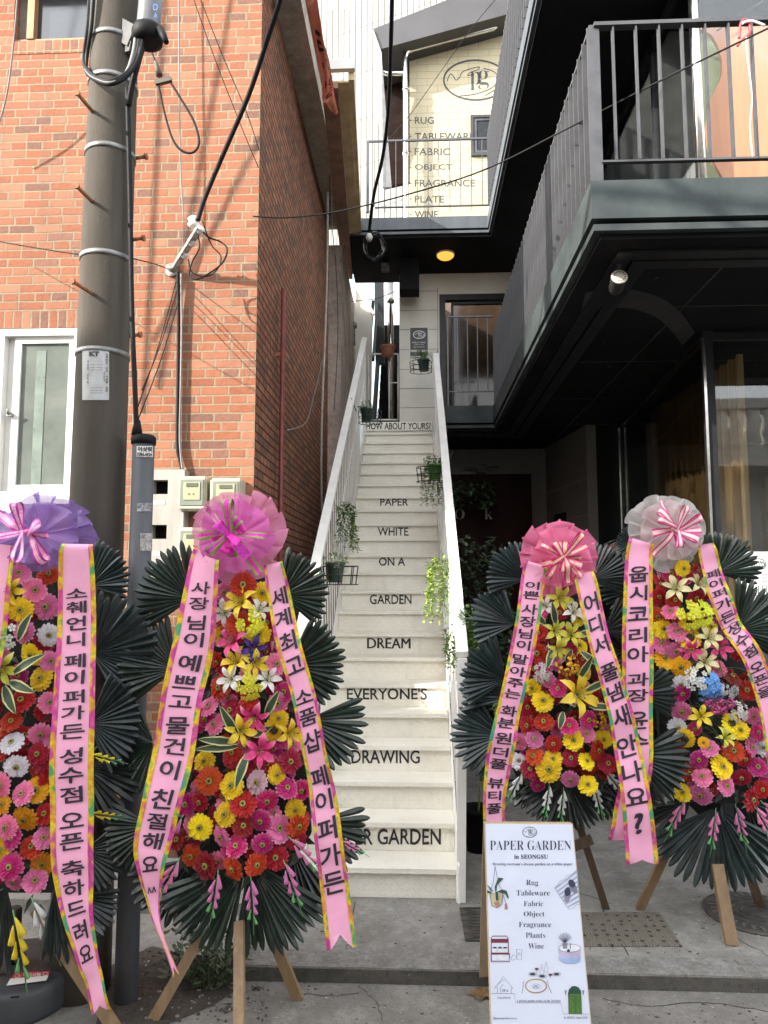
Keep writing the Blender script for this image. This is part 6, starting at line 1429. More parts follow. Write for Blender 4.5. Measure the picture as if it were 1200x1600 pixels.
# ---------------------------------------------------------------- stand 3 (pink bow, right of the stair)
Y3 = 4.36
s3 = thing('flower_stand', 'congratulation flower stand with a plain pink bow behind the white sign board', 'flower stand', at(880, 1440, Y3), 'congratulation flower stands')
s3.location.z = 0; WL[s3.name] = Vector(s3.location)
xm3, hf3 = lerp1([(900, 875), (1100, 880), (1240, 888)]), lerp1([(900, 38), (1000, 58), (1100, 72), (1200, 88), (1240, 60)])
backing(s3, Y3, xm3, hf3, 900, 1238); foliage(s3, Y3 - 0.02, xm3, hf3, 905, 1240, 3)
d3 = parse("""872,934,g,28 854,949,w,22 894,959,w,24 865,986,g,26 892,993,g,26 869,1012,g,24 875,956,R 904,966,Y,13 840,1020,R,19 888,1015,R 868,1028,P 852,1040,M 884,1038,o,17 912,1050,Y,15 854,1060,P,17 872,1076,M 832,1074,Y,16 884,1060,R 848,1050,v,14 899,1086,y,44 848,1096,Y,18 896,1093,v,9 823,1104,R,17 850,1128,R,18 825,1133,R,17 889,1135,M,17 919,1125,M,17 933,1125,o,13 835,1155,P,17 896,1157,Y,18 916,1146,P,17 943,1155,Y,17 865,1162,R,15 835,1182,O,16 864,1186,Y,17 891,1184,R,18 916,1190,Y,17 933,1172,R,17 810,1190,W,16 828,1202,R,17 857,1202,Y,21 950,1194,R,18 891,1217,P,17 919,1227,Y,16 810,1158,P 905,1010,Y,15 925,1090,R,16 842,990,R 910,1030,R 935,1105,M 880,910,R,15""")
flowers(s3, d3, Y3, 15, xm3, hf3, 13, (915, 1228, 'RMPRDM', 46))
for i, (x, y, a, L) in enumerate(((868, 975, 100, 42), (852, 975, 145, 34), (905, 990, 10, 40), (908, 1018, -40, 36), (905, 1060, 62, 44), (915, 1080, 30, 44), (920, 1103, 2, 40), (880, 1112, 250, 34), (862, 1015, 250, 34), (885, 1035, 75, 26))): spray(s3, x, y, Y3 - 0.2, a, L, 30 + i, 1, 12)
for i, (x, y, rr, a0, a1) in enumerate(((822, 905, 66, 95, 205), (805, 975, 74, 105, 210), (790, 1062, 76, 100, 215), (784, 1150, 80, 120, 262), (795, 1090, 78, 120, 200), (925, 905, 62, -30, 85), (945, 985, 62, -40, 70), (990, 1085, 70, -35, 45), (988, 1180, 88, -62, 35), (975, 1225, 60, -80, 20))):
    palm_fan(s3, x, y, rr, a0, a1, (Y3 + 0.03 - 0.004 * i) if i < 7 else Y3 - 0.15, 300 + i, m=M_palmb if i < 5 else M_palm)
palm_fan(s3, 884, 1215, 84, -165, -15, Y3 + 0.0, 320, n=22); palm_fan(s3, 850, 1205, 72, -170, -80, Y3 + 0.02, 321, n=10); palm_fan(s3, 930, 1205, 78, -90, -10, Y3 + 0.02, 322, n=10)
tails(s3, [(815, 1208, 25), (858, 1228, 8), (880, 1235, 5), (928, 1228, -15), (945, 1205, -40)], Y3 - 0.14, 'W', 62); tails(s3, [(856, 1005, 5), (898, 1012, -8)], Y3 - 0.16, 'W', 34)
sh_k, sh_k2 = sheer_mat('rose_pink_wrap', (0.90, 0.22, 0.42), 0.9), sheer_mat('rose_pink_wrap_inner', (0.92, 0.25, 0.44), 0.86)
bow(s3, 874, 872, 61, Y3 - 0.2, sh_k, sh_k2, 14, [petal_mat('gold_patterned_ribbon', (0.78, 0.42, 0.22), 0.1, 0.35, 0.5), mat('crimson_ribbon_edge', (0.58, 0.02, 0.16), 0.35)], 23)
fo3 = foil_mat('iridescent_foil_three', 3)
ribbon(s3, [(838, 880, 34), (834, 900, 38), (820, 996, 38), (798, 1098, 37), (784, 1165, 42), (773, 1240, 36), (772, 1300, 33)], Y3 - 0.24, cs('이쁜 사장님이 말아주는 화분 원더풀 뷰티풀', [915, 930, 952, 971, 990, 1008, 1030, 1049, 1067, 1084, 1111, 1130, 1153, 1175, 1194, 1224, 1243, 1263]), fo3, 5, gw=0.66, gh=0.98)
ribbon(s3, [(912, 895, 30), (917, 915, 34), (935, 996, 35), (956, 1064, 36), (974, 1131, 40), (986, 1199, 43), (999, 1300, 49), (1003, 1350, 51)], Y3 - 0.29, cs('어디서 풀냄새 안나요?', [942, 976, 1008, 1050, 1082, 1120, 1167, 1206, 1243, 1285]), fo3, 6, gw=0.74, gh=0.98)
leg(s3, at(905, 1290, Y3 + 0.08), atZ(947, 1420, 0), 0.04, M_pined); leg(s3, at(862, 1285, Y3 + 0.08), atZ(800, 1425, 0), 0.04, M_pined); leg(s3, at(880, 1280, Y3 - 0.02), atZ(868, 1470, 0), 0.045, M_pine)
mb = MB(); mb.bar(at(890, 1325, Y3 + 0.02), at(925, 1311, Y3 + 0.02), 0.05, 0.03, up=(0, -1, 0)); part('cross_bar', mb, M_pined, s3)
# ---------------------------------------------------------------- stand 4 (white bow)
Y4 = 4.38
s4 = thing('flower_stand', 'congratulation flower stand with a sheer white bow and a blue hydrangea, at the right edge', 'flower stand', at(1120, 1440, Y4), 'congratulation flower stands')
s4.location.z = 0; WL[s4.name] = Vector(s4.location)
xm4, hf4 = lerp1([(880, 1062), (1000, 1085), (1100, 1115), (1250, 1125)]), lerp1([(880, 36), (1000, 66), (1100, 84), (1200, 90), (1255, 72)])
backing(s4, Y4, xm4, hf4, 882, 1255); foliage(s4, Y4 - 0.02, xm4, hf4, 885, 1258, 4)
d4 = parse("""1048,895,M,17 1067,888,Y,15 1088,893,R,15 1056,921,c,28 1088,915,c,24 1034,912,R 1031,932,R 1053,937,R,17 1087,934,R,17 1105,929,R 1048,956,P,17 1028,964,O,17 1073,962,k,20 1092,959,k,18 1110,949,p,14 1078,973,S,22 1036,983,Y,17 1109,969,M 1058,988,P,17 1077,998,S,22 1033,1006,P,17 1055,1016,P,17 1137,993,M,17 1109,980,Y 1105,998,c,26 1078,1014,h,24 1038,1030,G,18 1065,1042,G,18 1099,1035,c,26 1153,1020,O 1122,1012,h,26 1142,1057,D,17 1063,1069,W,16 1085,1060,v,16 1107,1076,b,25 1065,1083,M,17 1146,1081,W,14 1166,1079,R,17 1065,1111,P,17 1105,1098,n,9 1136,1098,n,9 1112,1106,n,9 1125,1108,n,9 1120,1096,n,8 1094,1120,y,24 1176,1118,P 1058,1137,W,16 1142,1130,S,20 1156,1141,Y,17 1129,1153,g,22 1070,1153,S,22 1058,1172,R 1099,1160,G,10 1109,1170,P 1146,1174,O,19 1183,1145,M,17 1173,1167,P,17 1193,1170,W,15 1092,1187,M,17 1127,1199,Y,20 1075,1206,R,17 1097,1214,P,18 1158,1214,R,18 1183,1199,M,19 1067,1239,Y,17 1134,1228,P,17 1095,1241,P,20 1190,1233,O,17 1173,1249,R,20 1163,1185,R 1122,1045,P 1175,1050,P,16 1190,1090,M 1195,1130,P 1150,1110,v,14 1125,1075,v,10""")
flowers(s4, d4, Y4, 15, xm4, hf4, 14, (895, 1245, 'RMPRMD', 22))
mb = MB(); r_ = random.Random(44)
for k in range(34):
    p = at(1105 + r_.uniform(-22, 30), r_.choice((1005, 1050, 1125)) + r_.uniform(-10, 10), Y4 - 0.17); a = r_.uniform(0.2, 2.9) if k % 3 else r_.uniform(-1.2, -0.2)
    d = Vector((math.cos(a), -0.5, math.sin(a))); L = r_.uniform(0.12, 0.24); mb.tube(spline([p, p + d * L * 0.5 + Vector((0, 0, 0.02)), p + d * L - Vector((0, 0, 0.03))], 4), 0.0018, 4)
part('grass_spray', mb, M_vleaf, s4)
for i, (x, y, rr, a0, a1) in enumerate(((1120, 895, 68, -20, 112), (1150, 985, 84, -40, 90), (1180, 1090, 70, -60, 60), (1185, 1200, 70, -80, 40), (992, 848, 30, 90, 260), (1000, 920, 62, 95, 240), (1000, 1010, 70, 100, 250))):
    palm_fan(s4, x, y, rr, a0, a1, Y4 + 0.04 - 0.004 * i, 400 + i, m=M_palmg if i < 4 else M_palmb)
palm_fan(s4, 1118, 1262, 126, -158, -96, Y4 - 0.02, 420, n=10, m=M_palmb); palm_fan(s4, 1120, 1262, 126, -98, -24, Y4 - 0.04, 421, n=11, m=M_palmb); palm_fan(s4, 1080, 1250, 85, -175, -110, Y4 + 0.02, 422, n=8); palm_fan(s4, 1165, 1250, 95, -90, -10, Y4 + 0.02, 423, n=9)
tails(s4, [(1068, 1252, 24), (1118, 1268, 6), (1150, 1262, -14), (1180, 1262, -30), (1192, 1255, -42)], Y4 - 0.15, 'P', 74); tails(s4, [(1031, 905, 172), (1069, 908, 182), (1103, 905, 190)], Y4 - 0.15, 'P', 26)
sh_w, sh_w2 = sheer_mat('white_organza', (0.66, 0.63, 0.62), 0.8), sheer_mat('blush_organza', (0.72, 0.55, 0.56), 0.72)
bow(s4, 1044, 830, 59, Y4 - 0.2, sh_w, sh_w2, 11, [petal_mat('cream_pink_ribbon', (0.80, 0.58, 0.50), 0.15, 0.35, 0.3), mat('magenta_ribbon_line', (0.62, 0.03, 0.25), 0.35)], 24)
fo4 = foil_mat('iridescent_foil_four', 4)
ribbon(s4, [(1002, 845, 40), (998, 870, 42), (997, 962, 47), (997, 1098, 47), (995, 1200, 46), (983, 1270, 48), (972, 1318, 46)], Y4 - 0.25, cs('웁시코리아 과장 윤수', [897, 927, 959, 993, 1023, 1062, 1087, 1126, 1160]), fo4, 7, gw=0.68, gh=0.98)
ribbon(s4, [(1103, 850, 24), (1109, 875, 30), (1122, 922, 34), (1144, 976, 32), (1176, 1030, 33), (1199, 1098, 30), (1216, 1200, 30)], Y4 - 0.22, cs('페이퍼가든 성수점 오픈을', [897, 912, 927, 944, 964, 983, 1000, 1018, 1042, 1062, 1081]), fo4, 8, gw=0.74, gh=0.98)
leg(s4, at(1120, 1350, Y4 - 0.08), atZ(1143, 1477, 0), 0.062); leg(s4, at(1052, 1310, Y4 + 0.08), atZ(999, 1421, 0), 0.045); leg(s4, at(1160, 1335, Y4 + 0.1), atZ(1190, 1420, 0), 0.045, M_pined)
# ================================================================ sign board
B0, B1, B2 = atZ(768, 1664, -0.06), at(757, 1286, 3.46), atZ(930, 1664, -0.06)
bt_r = at(895, 1287, 3.46)
BN = (B2 - B0).cross(B1 - B0).normalized(); BN = BN if BN.y < 0 else -BN
bp = lambda x, y, off=0.0: atP(x, y, B0 + BN * off, BN)
ab = thing('sign_board', 'white wooden sandwich board listing shop goods, leaning open on the street', 'sign board', (B0 + B2) / 2)
c4 = [bp(768.5, 1664), bp(930, 1664), bp(895, 1287), bp(757, 1286)]
mb = MB(); mb.slab(c4, -BN * 0.022); part('front_board', mb, wood_mat('birch_edge', (0.58, 0.47, 0.33), (0.5, 0.39, 0.26), 'Z', 1), ab)
mb = MB(); q = [bp(770, 1662, 0.002), bp(928.6, 1662, 0.002), bp(893.7, 1288.4, 0.002), bp(758.6, 1287.4, 0.002)]; mb.slab(q, BN * -0.0015)
fp = part('printed_sheet', mb, mat('printed_white_sheet', (0.62, 0.66, 0.78), 0.35, 0.03, 3, 0.02), ab)
back = Vector((0, 0.62, 0)); mb = MB()
mb.slab([c4[3] - BN * 0.024, c4[2] - BN * 0.024, c4[1] + back, c4[0] + back], Vector((0, 0.02, 0))); part('back_board', mb, wood_mat('birch_back', (0.42, 0.32, 0.21), (0.36, 0.26, 0.16), 'Z', 1), ab)
zx = lambda x, y: (740 + x / 4.85, 1270 + y / 4.85)                      # drawing read off the enlarged board
fb_ = lambda x, y: bp(*zx(x, y), 0.0035); fb2 = lambda x, y: bp(*zx(x, y), 0.0045); fb3 = lambda x, y: bp(*zx(x, y), 0.0055)
mb = MB(); navy = mat('navy_print', (0.03, 0.035, 0.07), 0.5, 0.05, 20, 0.0)
logo(mb, fb_, 425, 147, 54, 39, 4)
mb.text('PAPER GARDEN', fb_, box=(124, 210, 740, 282), serif=True, bold=-0.013)
mb.text('in SEONGSU', fb_, box=(308, 316, 563, 349), serif=True, bold=0.008)
mb.text(": Drawing everyone's dream garden on a white paper", fb_, box=(132, 376, 750, 404), serif=True, bold=-0.006)
for w, (x0, y0, x1, y1) in (('Rug', (399, 508, 490, 560)), ('Tableware', (324, 586, 577, 628)), ('Fabric', (380, 668, 528, 708)), ('Object', (380, 746, 537, 796)), ('Fragrance', (343, 826, 588, 878)), ('Plants', (395, 907, 543, 948)), ('Wine', (415, 988, 533, 1030))):
    mb.text(w, fb_, box=(x0, y0, x1, y1), serif=True, bold=-0.012)
mb.text('A private garden awaits on the 3rd floor', fb_, box=(326, 1416, 660, 1438), serif=True, bold=-0.004)
mb.text('in SEOUL since 2018', fb_, box=(685, 1542, 862, 1560), serif=True, bold=-0.006); mb.text('FOLLOW US', fb_, box=(182, 1394, 278, 1410)); mb.text('@papergarden.korea', fb_, box=(148, 1548, 328, 1568))
mb.text('3F', fb_, box=(216, 1336, 242, 1356), serif=True); mb.poly([(248, 1354), (262, 1354), (255, 1340)], fb_)
mb.stroke([(132, 1370), (308, 1370), (320, 1440), (662, 1440), (680, 1524), (870, 1526)], 2.6, fb_)
mb.stroke([(158, 1334), (225, 1240), (300, 1334)], 2.4, fb_); mb.stroke([(180, 1320), (180, 1370)], 2.2, fb_); mb.stroke([(285, 1325), (285, 1370)], 2.2, fb_); mb.stroke([(205, 1368), (205, 1325), (225, 1300)], 2.2, fb_); mb.stroke([(165, 1320), (225, 1262), (240, 1275)], 2.2, fb_)
part('lettering', mb, navy, fp)
grey = mat('soft_grey_print', (0.22, 0.22, 0.30), 0.5); dg = mat('dark_green_print', (0.02, 0.075, 0.05), 0.5); lg = mat('leaf_green_print', (0.09, 0.22, 0.03), 0.5); yel = mat('straw_print', (0.55, 0.48, 0.28), 0.5); clay = mat('clay_print', (0.42, 0.20, 0.16), 0.5); mar = mat('maroon_print', (0.20, 0.025, 0.05), 0.5); sand = mat('sand_print', (0.48, 0.36, 0.16), 0.5); lil_ = mat('lilac_print', (0.52, 0.46, 0.64), 0.5); sky_ = mat('sky_print', (0.34, 0.46, 0.72), 0.5); wht = mat('white_print', (0.74, 0.76, 0.82), 0.5)
ell = lambda cx_, cy_, a, b, n=24, r=0.0: [(cx_ + a * math.cos(t) * math.cos(r) - b * math.sin(t) * math.sin(r), cy_ + a * math.cos(t) * math.sin(r) + b * math.sin(t) * math.cos(r)) for t in [2 * math.pi * k / n for k in range(n)]]
mb = MB()          # hanging plant
mb.poly([(122, 610), (222, 605), (215, 690), (180, 720), (140, 705)], fb_, 3); mb.stroke([(122, 610), (140, 705), (180, 720), (215, 690), (222, 605)], 4, fb2, 0); mb.poly([(150, 680), (190, 670), (205, 705), (175, 718)], fb2, 4)
for P in ([(165, 600), (160, 560), (175, 520), (190, 490), (228, 498), (200, 525), (178, 550), (172, 600)], [(150, 600), (130, 570), (103, 545), (108, 560), (130, 590)], [(175, 600), (215, 580), (250, 590), (266, 640), (262, 655), (240, 615), (200, 605)], [(140, 605), (104, 585), (104, 608), (140, 612)], [(165, 600), (185, 600), (190, 665), (170, 665)]): mb.poly(P, fb3, 1)
mb.stroke([(162, 405), (150, 520), (122, 610)], 3, fb_, 0); mb.stroke([(162, 405), (190, 540), (222, 605)], 3, fb_, 0); mb.poly([(236, 690), (252, 685), (260, 730), (236, 736)], fb_, 4); mb.stroke([(222, 620), (240, 670), (246, 690)], 3, fb_, 0)
part('plant_print', mb, [navy, dg, lg, yel, clay], fp)
mb = MB()          # striped towel and slippers
q0, q1, q2, q3 = (612, 565), (786, 430), (806, 690), (722, 732)
for k in range(7):
    f0, f1 = k / 7 + 0.02, k / 7 + 0.08
    L = lambda a, b, f: (a[0] + (b[0] - a[0]) * f, a[1] + (b[1] - a[1]) * f)
    mb.poly([L(q0, q3, f0), L(q1, q2, f0), L(q1, q2, f1), L(q0, q3, f1)], fb_, 0)
mb.stroke([q1, (740, 468), (700, 480), (690, 505), (650, 520), (640, 545), q0, q3, (760, 722), (775, 700), q2], 3, fb_, 1)
mb.poly(ell(712, 622, 24, 60, r=0.1), fb2, 1); mb.poly(ell(752, 560, 24, 58, r=-0.5), fb2, 1); mb.poly(ell(712, 598, 23, 34, r=0.1), fb3, 2); mb.poly(ell(745, 536, 23, 32, r=-0.5), fb3, 2)
part('towel_print', mb, [mat('stripe_grey_print', (0.36, 0.39, 0.54), 0.5), grey, navy], fp)
mb = MB()          # rack with jars
mb.stroke([(134, 1128), (134, 950), (145, 934), (250, 934), (262, 950), (264, 1060), (272, 1070), (272, 1128), (134, 1128)], 6, fb_, 0); mb.poly([(134, 955), (262, 955), (262, 985), (134, 985)], fb_, 0); mb.poly([(134, 1060), (268, 1060), (268, 1074), (134, 1074)], fb_, 0)
for x in (143, 183, 222):
    mb.poly([(x, 1006), (x + 34, 1006), (x + 34, 1058), (x, 1058)], fb2, 1); mb.poly([(x + 4, 1016), (x + 30, 1016), (x + 30, 1028), (x + 4, 1028)], fb3, 2); mb.poly([(x, 1078), (x + 36, 1078), (x + 36, 1116), (x, 1116)], fb2, 1)
mb.stroke([(325, 1035), (330, 1110), (360, 1112), (367, 1035), (325, 1035)], 2.5, fb_, 2); mb.stroke(ell(345, 1068, 9, 6), 2, fb2, 2, closed=True); mb.stroke([(285, 1100), (300, 1075), (325, 1085), (318, 1110), (290, 1118), (285, 1100)], 2.2, fb_, 2)
part('rack_print', mb, [mar, wht, navy], fp)
mb = MB()          # basket with plant
mb.poly([(643, 1025), (650, 1115), (690, 1140), (770, 1143), (808, 1125), (812, 1025)], fb_, 0); mb.poly([(645, 1085), (650, 1115), (690, 1140), (770, 1143), (808, 1125), (810, 1090), (780, 1105), (740, 1092), (700, 1105)], fb2, 1); mb.poly(ell(728, 1025, 84, 30), fb2, 2); mb.stroke(ell(728, 1025, 84, 30), 2.5, fb3, 3, closed=True)
for k in range(11):
    a = R(20 + 14 * k); mb.stroke([(692, 985), (692 + 30 * math.cos(a), 975 - 34 * math.sin(a)), (692 + 54 * math.cos(a), 965 - 58 * math.sin(a))], 3, fb3, 3)
mb.poly([(672, 985), (712, 985), (708, 1030), (678, 1030)], fb3, 4); mb.poly(ell(719, 1045, 12, 12, 14), fb3, 3); mb.stroke([(733, 990), (733, 1030)], 5, fb3, 3)
part('basket_print', mb, [lil_, sky_, wht, navy, grey], fp)
mb = MB()          # table setting
mb.stroke(ell(473, 1312, 80, 52), 9, fb_, 0, closed=True); mb.stroke(ell(473, 1315, 30, 19), 2, fb_, 1, closed=True); mb.text('pg', fb_, box=(455, 1306, 490, 1328), mi=1, serif=True, bold=-0.01)
mb.stroke([(378, 1275), (374, 1325), (366, 1366)], 4, fb_, 1); mb.stroke([(556, 1272), (570, 1320), (590, 1366)], 4, fb_, 1)
for x, y in ((447, 1222), (520, 1238), (629, 1222)): mb.stroke(ell(x, y, 32, 14), 2, fb_, 1, closed=True); mb.poly(ell(x, y, 22, 9, 14), fb2, 2)
for x, y in ((479, 1188), (582, 1232)): mb.poly(ell(x, y - 5, 14, 9, 14), fb2, 3); mb.stroke([(x - 16, y - 16), (x - 10, y + 4), (x, y + 8), (x, y + 24)], 2, fb_, 1); mb.stroke([(x + 16, y - 16), (x + 10, y + 4), (x, y + 8)], 2, fb_, 1)
for x, y in ((517, 1150), (550, 1130)): mb.stroke([(x - 5, y), (x - 5, y + 28), (x - 14, y + 45), (x - 12, y + 80), (x + 12, y + 80), (x + 14, y + 45), (x + 5, y + 28), (x + 5, y)], 2, fb_, 1)
part('table_print', mb, [sand, grey, navy, mar], fp)
mb = MB()          # green arched door
mb.poly([(720, 1524), (716, 1370), (722, 1340), (745, 1315), (768, 1312), (795, 1322), (815, 1350), (822, 1524)], fb_, 0); mb.poly([(724, 1524), (724, 1372), (816, 1372), (818, 1524)], fb2, 1)
for x in (738, 780):
    for y in (1385, 1430, 1478): mb.stroke([(x, y), (x + 26, y), (x + 27, y + 34), (x + 1, y + 34)], 3.5, fb3, 0, closed=True)
mb.stroke([(770, 1374), (772, 1522)], 3, fb3, 0)
for x in (697, 831): mb.poly([(x - 8, 1345), (x + 8, 1345), (x + 4, 1372), (x, 1384), (x - 4, 1372)], fb_, 2)
part('door_print', mb, [dg, lg, grey], fp)

# ================================================================ covers in the pavement
M_iron = mat('cast_iron_cover', (0.075, 0.068, 0.06), 0.6, 0.3, 12, 0.2, 60)
kc = NT('pierced_steel_plate')
vo = kc.n('ShaderNodeTexVoronoi'); vo.inputs['Scale'].default_value = 17; vo.inputs['Randomness'].default_value = 0.35; kc.l(kc.obj(), vo.inputs['Vector'])
ho = kc.ramp(vo.outputs['Distance'], [(0.16, 1.0), (0.24, 0.0)])
wv = kc.n('ShaderNodeTexWave'); wv.inputs['Scale'].default_value = 22; wv.inputs['Distortion'].default_value = 6; kc.l(kc.obj(), wv.inputs['Vector'])
kc.l(kc.mix(ho, kc.mix(wv.outputs['Fac'], (0.13, 0.115, 0.09), (0.20, 0.18, 0.145)), (0.02, 0.018, 0.015)), kc.b.inputs['Base Color']); kc.b.inputs['Roughness'].default_value = 0.6; kc.l(kc.bump(kc.math('SUBTRACT', wv.outputs['Fac'], ho), 0.6, 0.01), kc.b.inputs['Normal'])
cv = [atZ(x, y, 0.0) for x, y in ((902, 1480), (1066, 1480), (1030, 1427), (900, 1427))]
mb = MB(); mb.slab(cv, (0, 0, 0.007)); solo('drain_cover', mb, kc.m, 'rectangular pierced steel plate cover in the pavement beside the sign board', 'cover', cv[0])
cv = [atZ(x, y, 0.0) for x, y in ((727, 1471), (768, 1472), (764, 1421), (718, 1421))]
dc = thing('drain_cover', 'small iron drain cover with diamond pattern between stair foot and sign board', 'cover', cv[0])
mb = MB(); mb.slab(cv, (0, 0, 0.006)); part('plate', mb, M_iron, dc)
mb = MB()
L = lambda a, b, f: a.lerp(b, f)
for k in range(6):
    f = k / 5; mb.bar(L(cv[0], cv[3], f) + Vector((0, 0, 0.009)), L(cv[1], cv[2], f) + Vector((0, 0, 0.009)), 0.008, 0.006)
for k in range(5):
    for sg in (0, 1):
        a, b = L(cv[0], cv[3], k / 5), L(cv[1], cv[2], (k + 1) / 5)
        if sg: a, b = L(cv[1], cv[2], k / 5), L(cv[0], cv[3], (k + 1) / 5)
        mb.bar(a + Vector((0, 0, 0.0085)), b + Vector((0, 0, 0.0085)), 0.007, 0.005)
part('rib', mb, M_iron, dc)
c = atZ(1182, 1428, 0.0); mh = thing('manhole_cover', 'round iron manhole cover with rim slots behind the leg of the white bow stand', 'cover', c)
rw_ = (atZ(1182, 1428, 0) - atZ(1099, 1420, 0)).length
mb = MB(); mb.lathe(c, [(rw_, 0.0), (rw_, 0.010), (rw_ - 0.02, 0.014)], 48); part('plate', mb, M_iron, mh)
mb = MB()
for k in range(30):
    a = 2 * math.pi * k / 30; d = Vector((math.cos(a + 0.35), math.sin(a + 0.35), 0)); p = c + Vector((math.cos(a), math.sin(a), 0)) * rw_ * 0.72 + Vector((0, 0, 0.016)); mb.bar(p, p + d * rw_ * 0.18, 0.016, 0.004)
part('rim_slot', mb, mat('worn_iron', (0.13, 0.12, 0.105), 0.5, 0.2, 20, 0.1), mh)
mb = MB()
for rr in (0.25, 0.4, 0.58):
    P = [c + Vector((math.cos(k * math.pi / 20) * rw_ * rr * 1.2, math.sin(k * math.pi / 20) * rw_ * rr, 0.015)) for k in range(40)]; mb.tube(P + [P[0]], 0.005, 5)
part('ring_relief', mb, M_iron, mh)

# ================================================================ small things on the ground
pb = thing('parasol_base', 'round dark grey plastic parasol base with a red and white sticker at bottom left', 'parasol base', atZ(18, 1560, -0.07))
c = Vector(pb.location); rb_ = 0.0
e = atZ(106, 1545, 0.0); rb_ = abs(e.x - c.x)
M_dkpl = mat('dark_grey_plastic', (0.042, 0.044, 0.048), 0.5, 0.1, 20, 0.12, 150)
mb = MB(); mb.lathe(c, [(rb_ * 0.98, 0.0), (rb_, 0.02), (rb_, 0.12), (rb_ * 0.97, 0.145), (rb_ * 0.90, 0.155), (0.05, 0.165)], 48); part('body', mb, M_dkpl, pb)
mb = MB(); mb.lathe(c + Vector((0, 0, 0.16)), [(0.03, 0.0), (0.03, 0.25), (0.022, 0.26)], 20); part('tube', mb, M_dkpl, pb)
zt_ = c.z + 0.162; fz = lambda x, y: atZ(x, y, zt_ + 0.001); fz2 = lambda x, y: atZ(x, y, zt_ + 0.003)
mb = MB(); mb.poly([(10, 1540), (72, 1532), (76, 1524), (16, 1529)], fz); sk = part('sticker', mb, M_white, pb)
mb = MB(); mb.poly([(16, 1528.6), (76, 1523.6), (79, 1517), (22, 1520)], fz); part('sticker', mb, mat('red_sticker', (0.50, 0.03, 0.04), 0.5), pb)
mb = MB(); mb.text('주의사항', fz2, box=(36, 1520, 64, 1526), bold=0.03); mb.stroke(ell(27, 1525, 4, 2.4), 0.9, fz2, closed=True); mb.stroke(ell(71, 1521.5, 4, 2.4), 0.9, fz2, closed=True); part('lettering', mb, M_white, sk)
mb = MB(); mb.poly([(16, 1560), (30, 1559), (30, 1556), (17, 1557)], fz); part('moulded_mark', mb, M_black, pb)
# weeds by the pole
wd = thing('weed_clump', 'low leafy weeds growing from the soil beside the kerb', 'weeds', atZ(318, 1530, -0.066))
mb = MB(); r_ = random.Random(9)
for k in range(330):
    g_ = atZ(r_.gauss(325, 32), r_.uniform(1498, 1552), -0.06); h = abs(r_.gauss(0.0, 0.085)) + 0.01
    leaf(mb, g_ + Vector((0, 0, h)), (r_.uniform(-1, 1), r_.uniform(-1, 0.4), r_.uniform(-0.2, 0.9)), (0, 0, 1), r_.uniform(0.03, 0.07), r_.uniform(0.02, 0.042), r_.choice((0, 0, 1)))
for k in range(40):
    g_ = atZ(r_.gauss(325, 28), r_.uniform(1500, 1548), -0.066); mb.tube([g_, g_ + Vector((r_.uniform(-0.03, 0.03), 0, r_.uniform(0.05, 0.16)))], 0.002, 4)
part('leaves', mb, [mat('weed_leaf', (0.06, 0.09, 0.04), 0.5, 0.25, 20, 0.05), mat('weed_leaf_pale', (0.13, 0.16, 0.10), 0.5, 0.2, 20, 0.05)], wd, recalc=False)
mb = MB(); r_ = random.Random(12)
for k in range(260):
    x, y = r_.uniform(210, 420), r_.uniform(1485, 1595)
    if x > 372 and y < 1540: continue
    g_ = atZ(x, y, -0.064); s_ = r_.uniform(0.003, 0.011); mb.ball(g_, s_, mi=r_.choice((0, 0, 1)), squash=(r_.uniform(0.6, 1.6), r_.uniform(0.6, 1.4), 0.5), sub=1)
solo('gravel', mb, [mat('dark_pebble', (0.06, 0.05, 0.045), 0.8), mat('pale_pebble', (0.22, 0.20, 0.18), 0.8)], 'scattered crumbs of gravel on soil and street by the kerb', 'gravel', atZ(300, 1560, -0.064), kind='stuff')
mb = MB(); r_ = random.Random(31)
for k in range(420):
    x, y = r_.uniform(380, 1200), r_.uniform(1400, 1600); zz = 0.002 if y < 1512 else -0.068
    g_ = atZ(x, y, zz); s_ = r_.uniform(0.002, 0.006); mb.ball(g_, s_, squash=(r_.uniform(0.6, 2.4), r_.uniform(0.6, 1.4), 0.4), mi=r_.choice((0, 1)), sub=1)
solo('litter', mb, [mat('pale_crumb', (0.42, 0.40, 0.36), 0.8), mat('brown_crumb', (0.10, 0.075, 0.05), 0.8)], 'tiny specks of leaf litter and grit on pavement and street', 'litter', atZ(700, 1500, 0), kind='stuff')
mb = MB()
for k in range(14):
    a = k * 2 * math.pi / 14; b = a + 2 * math.pi / 14; r1, r2 = 0.05 * (1 + 0.3 * math.sin(k * 2.1)), 0.05 * (1 + 0.3 * math.sin((k + 1) * 2.1)); p = atZ(754, 1554, -0.064)
    mb.face([p + Vector((0, 0, 0.006)), p + Vector((math.cos(a) * r1 * 1.3, math.sin(a) * r1, 0.002 + 0.01 * (k % 2))), p + Vector((math.cos(b) * r2 * 1.3, math.sin(b) * r2, 0.002 + 0.01 * ((k + 1) % 2)))])
solo('dry_leaf', mb, mat('dry_brown_leaf', (0.20, 0.12, 0.055), 0.7, 0.3, 40, 0.2), 'curled dry brown leaf on the street by the left foot of the sign board', 'leaf', atZ(754, 1554, -0.064))
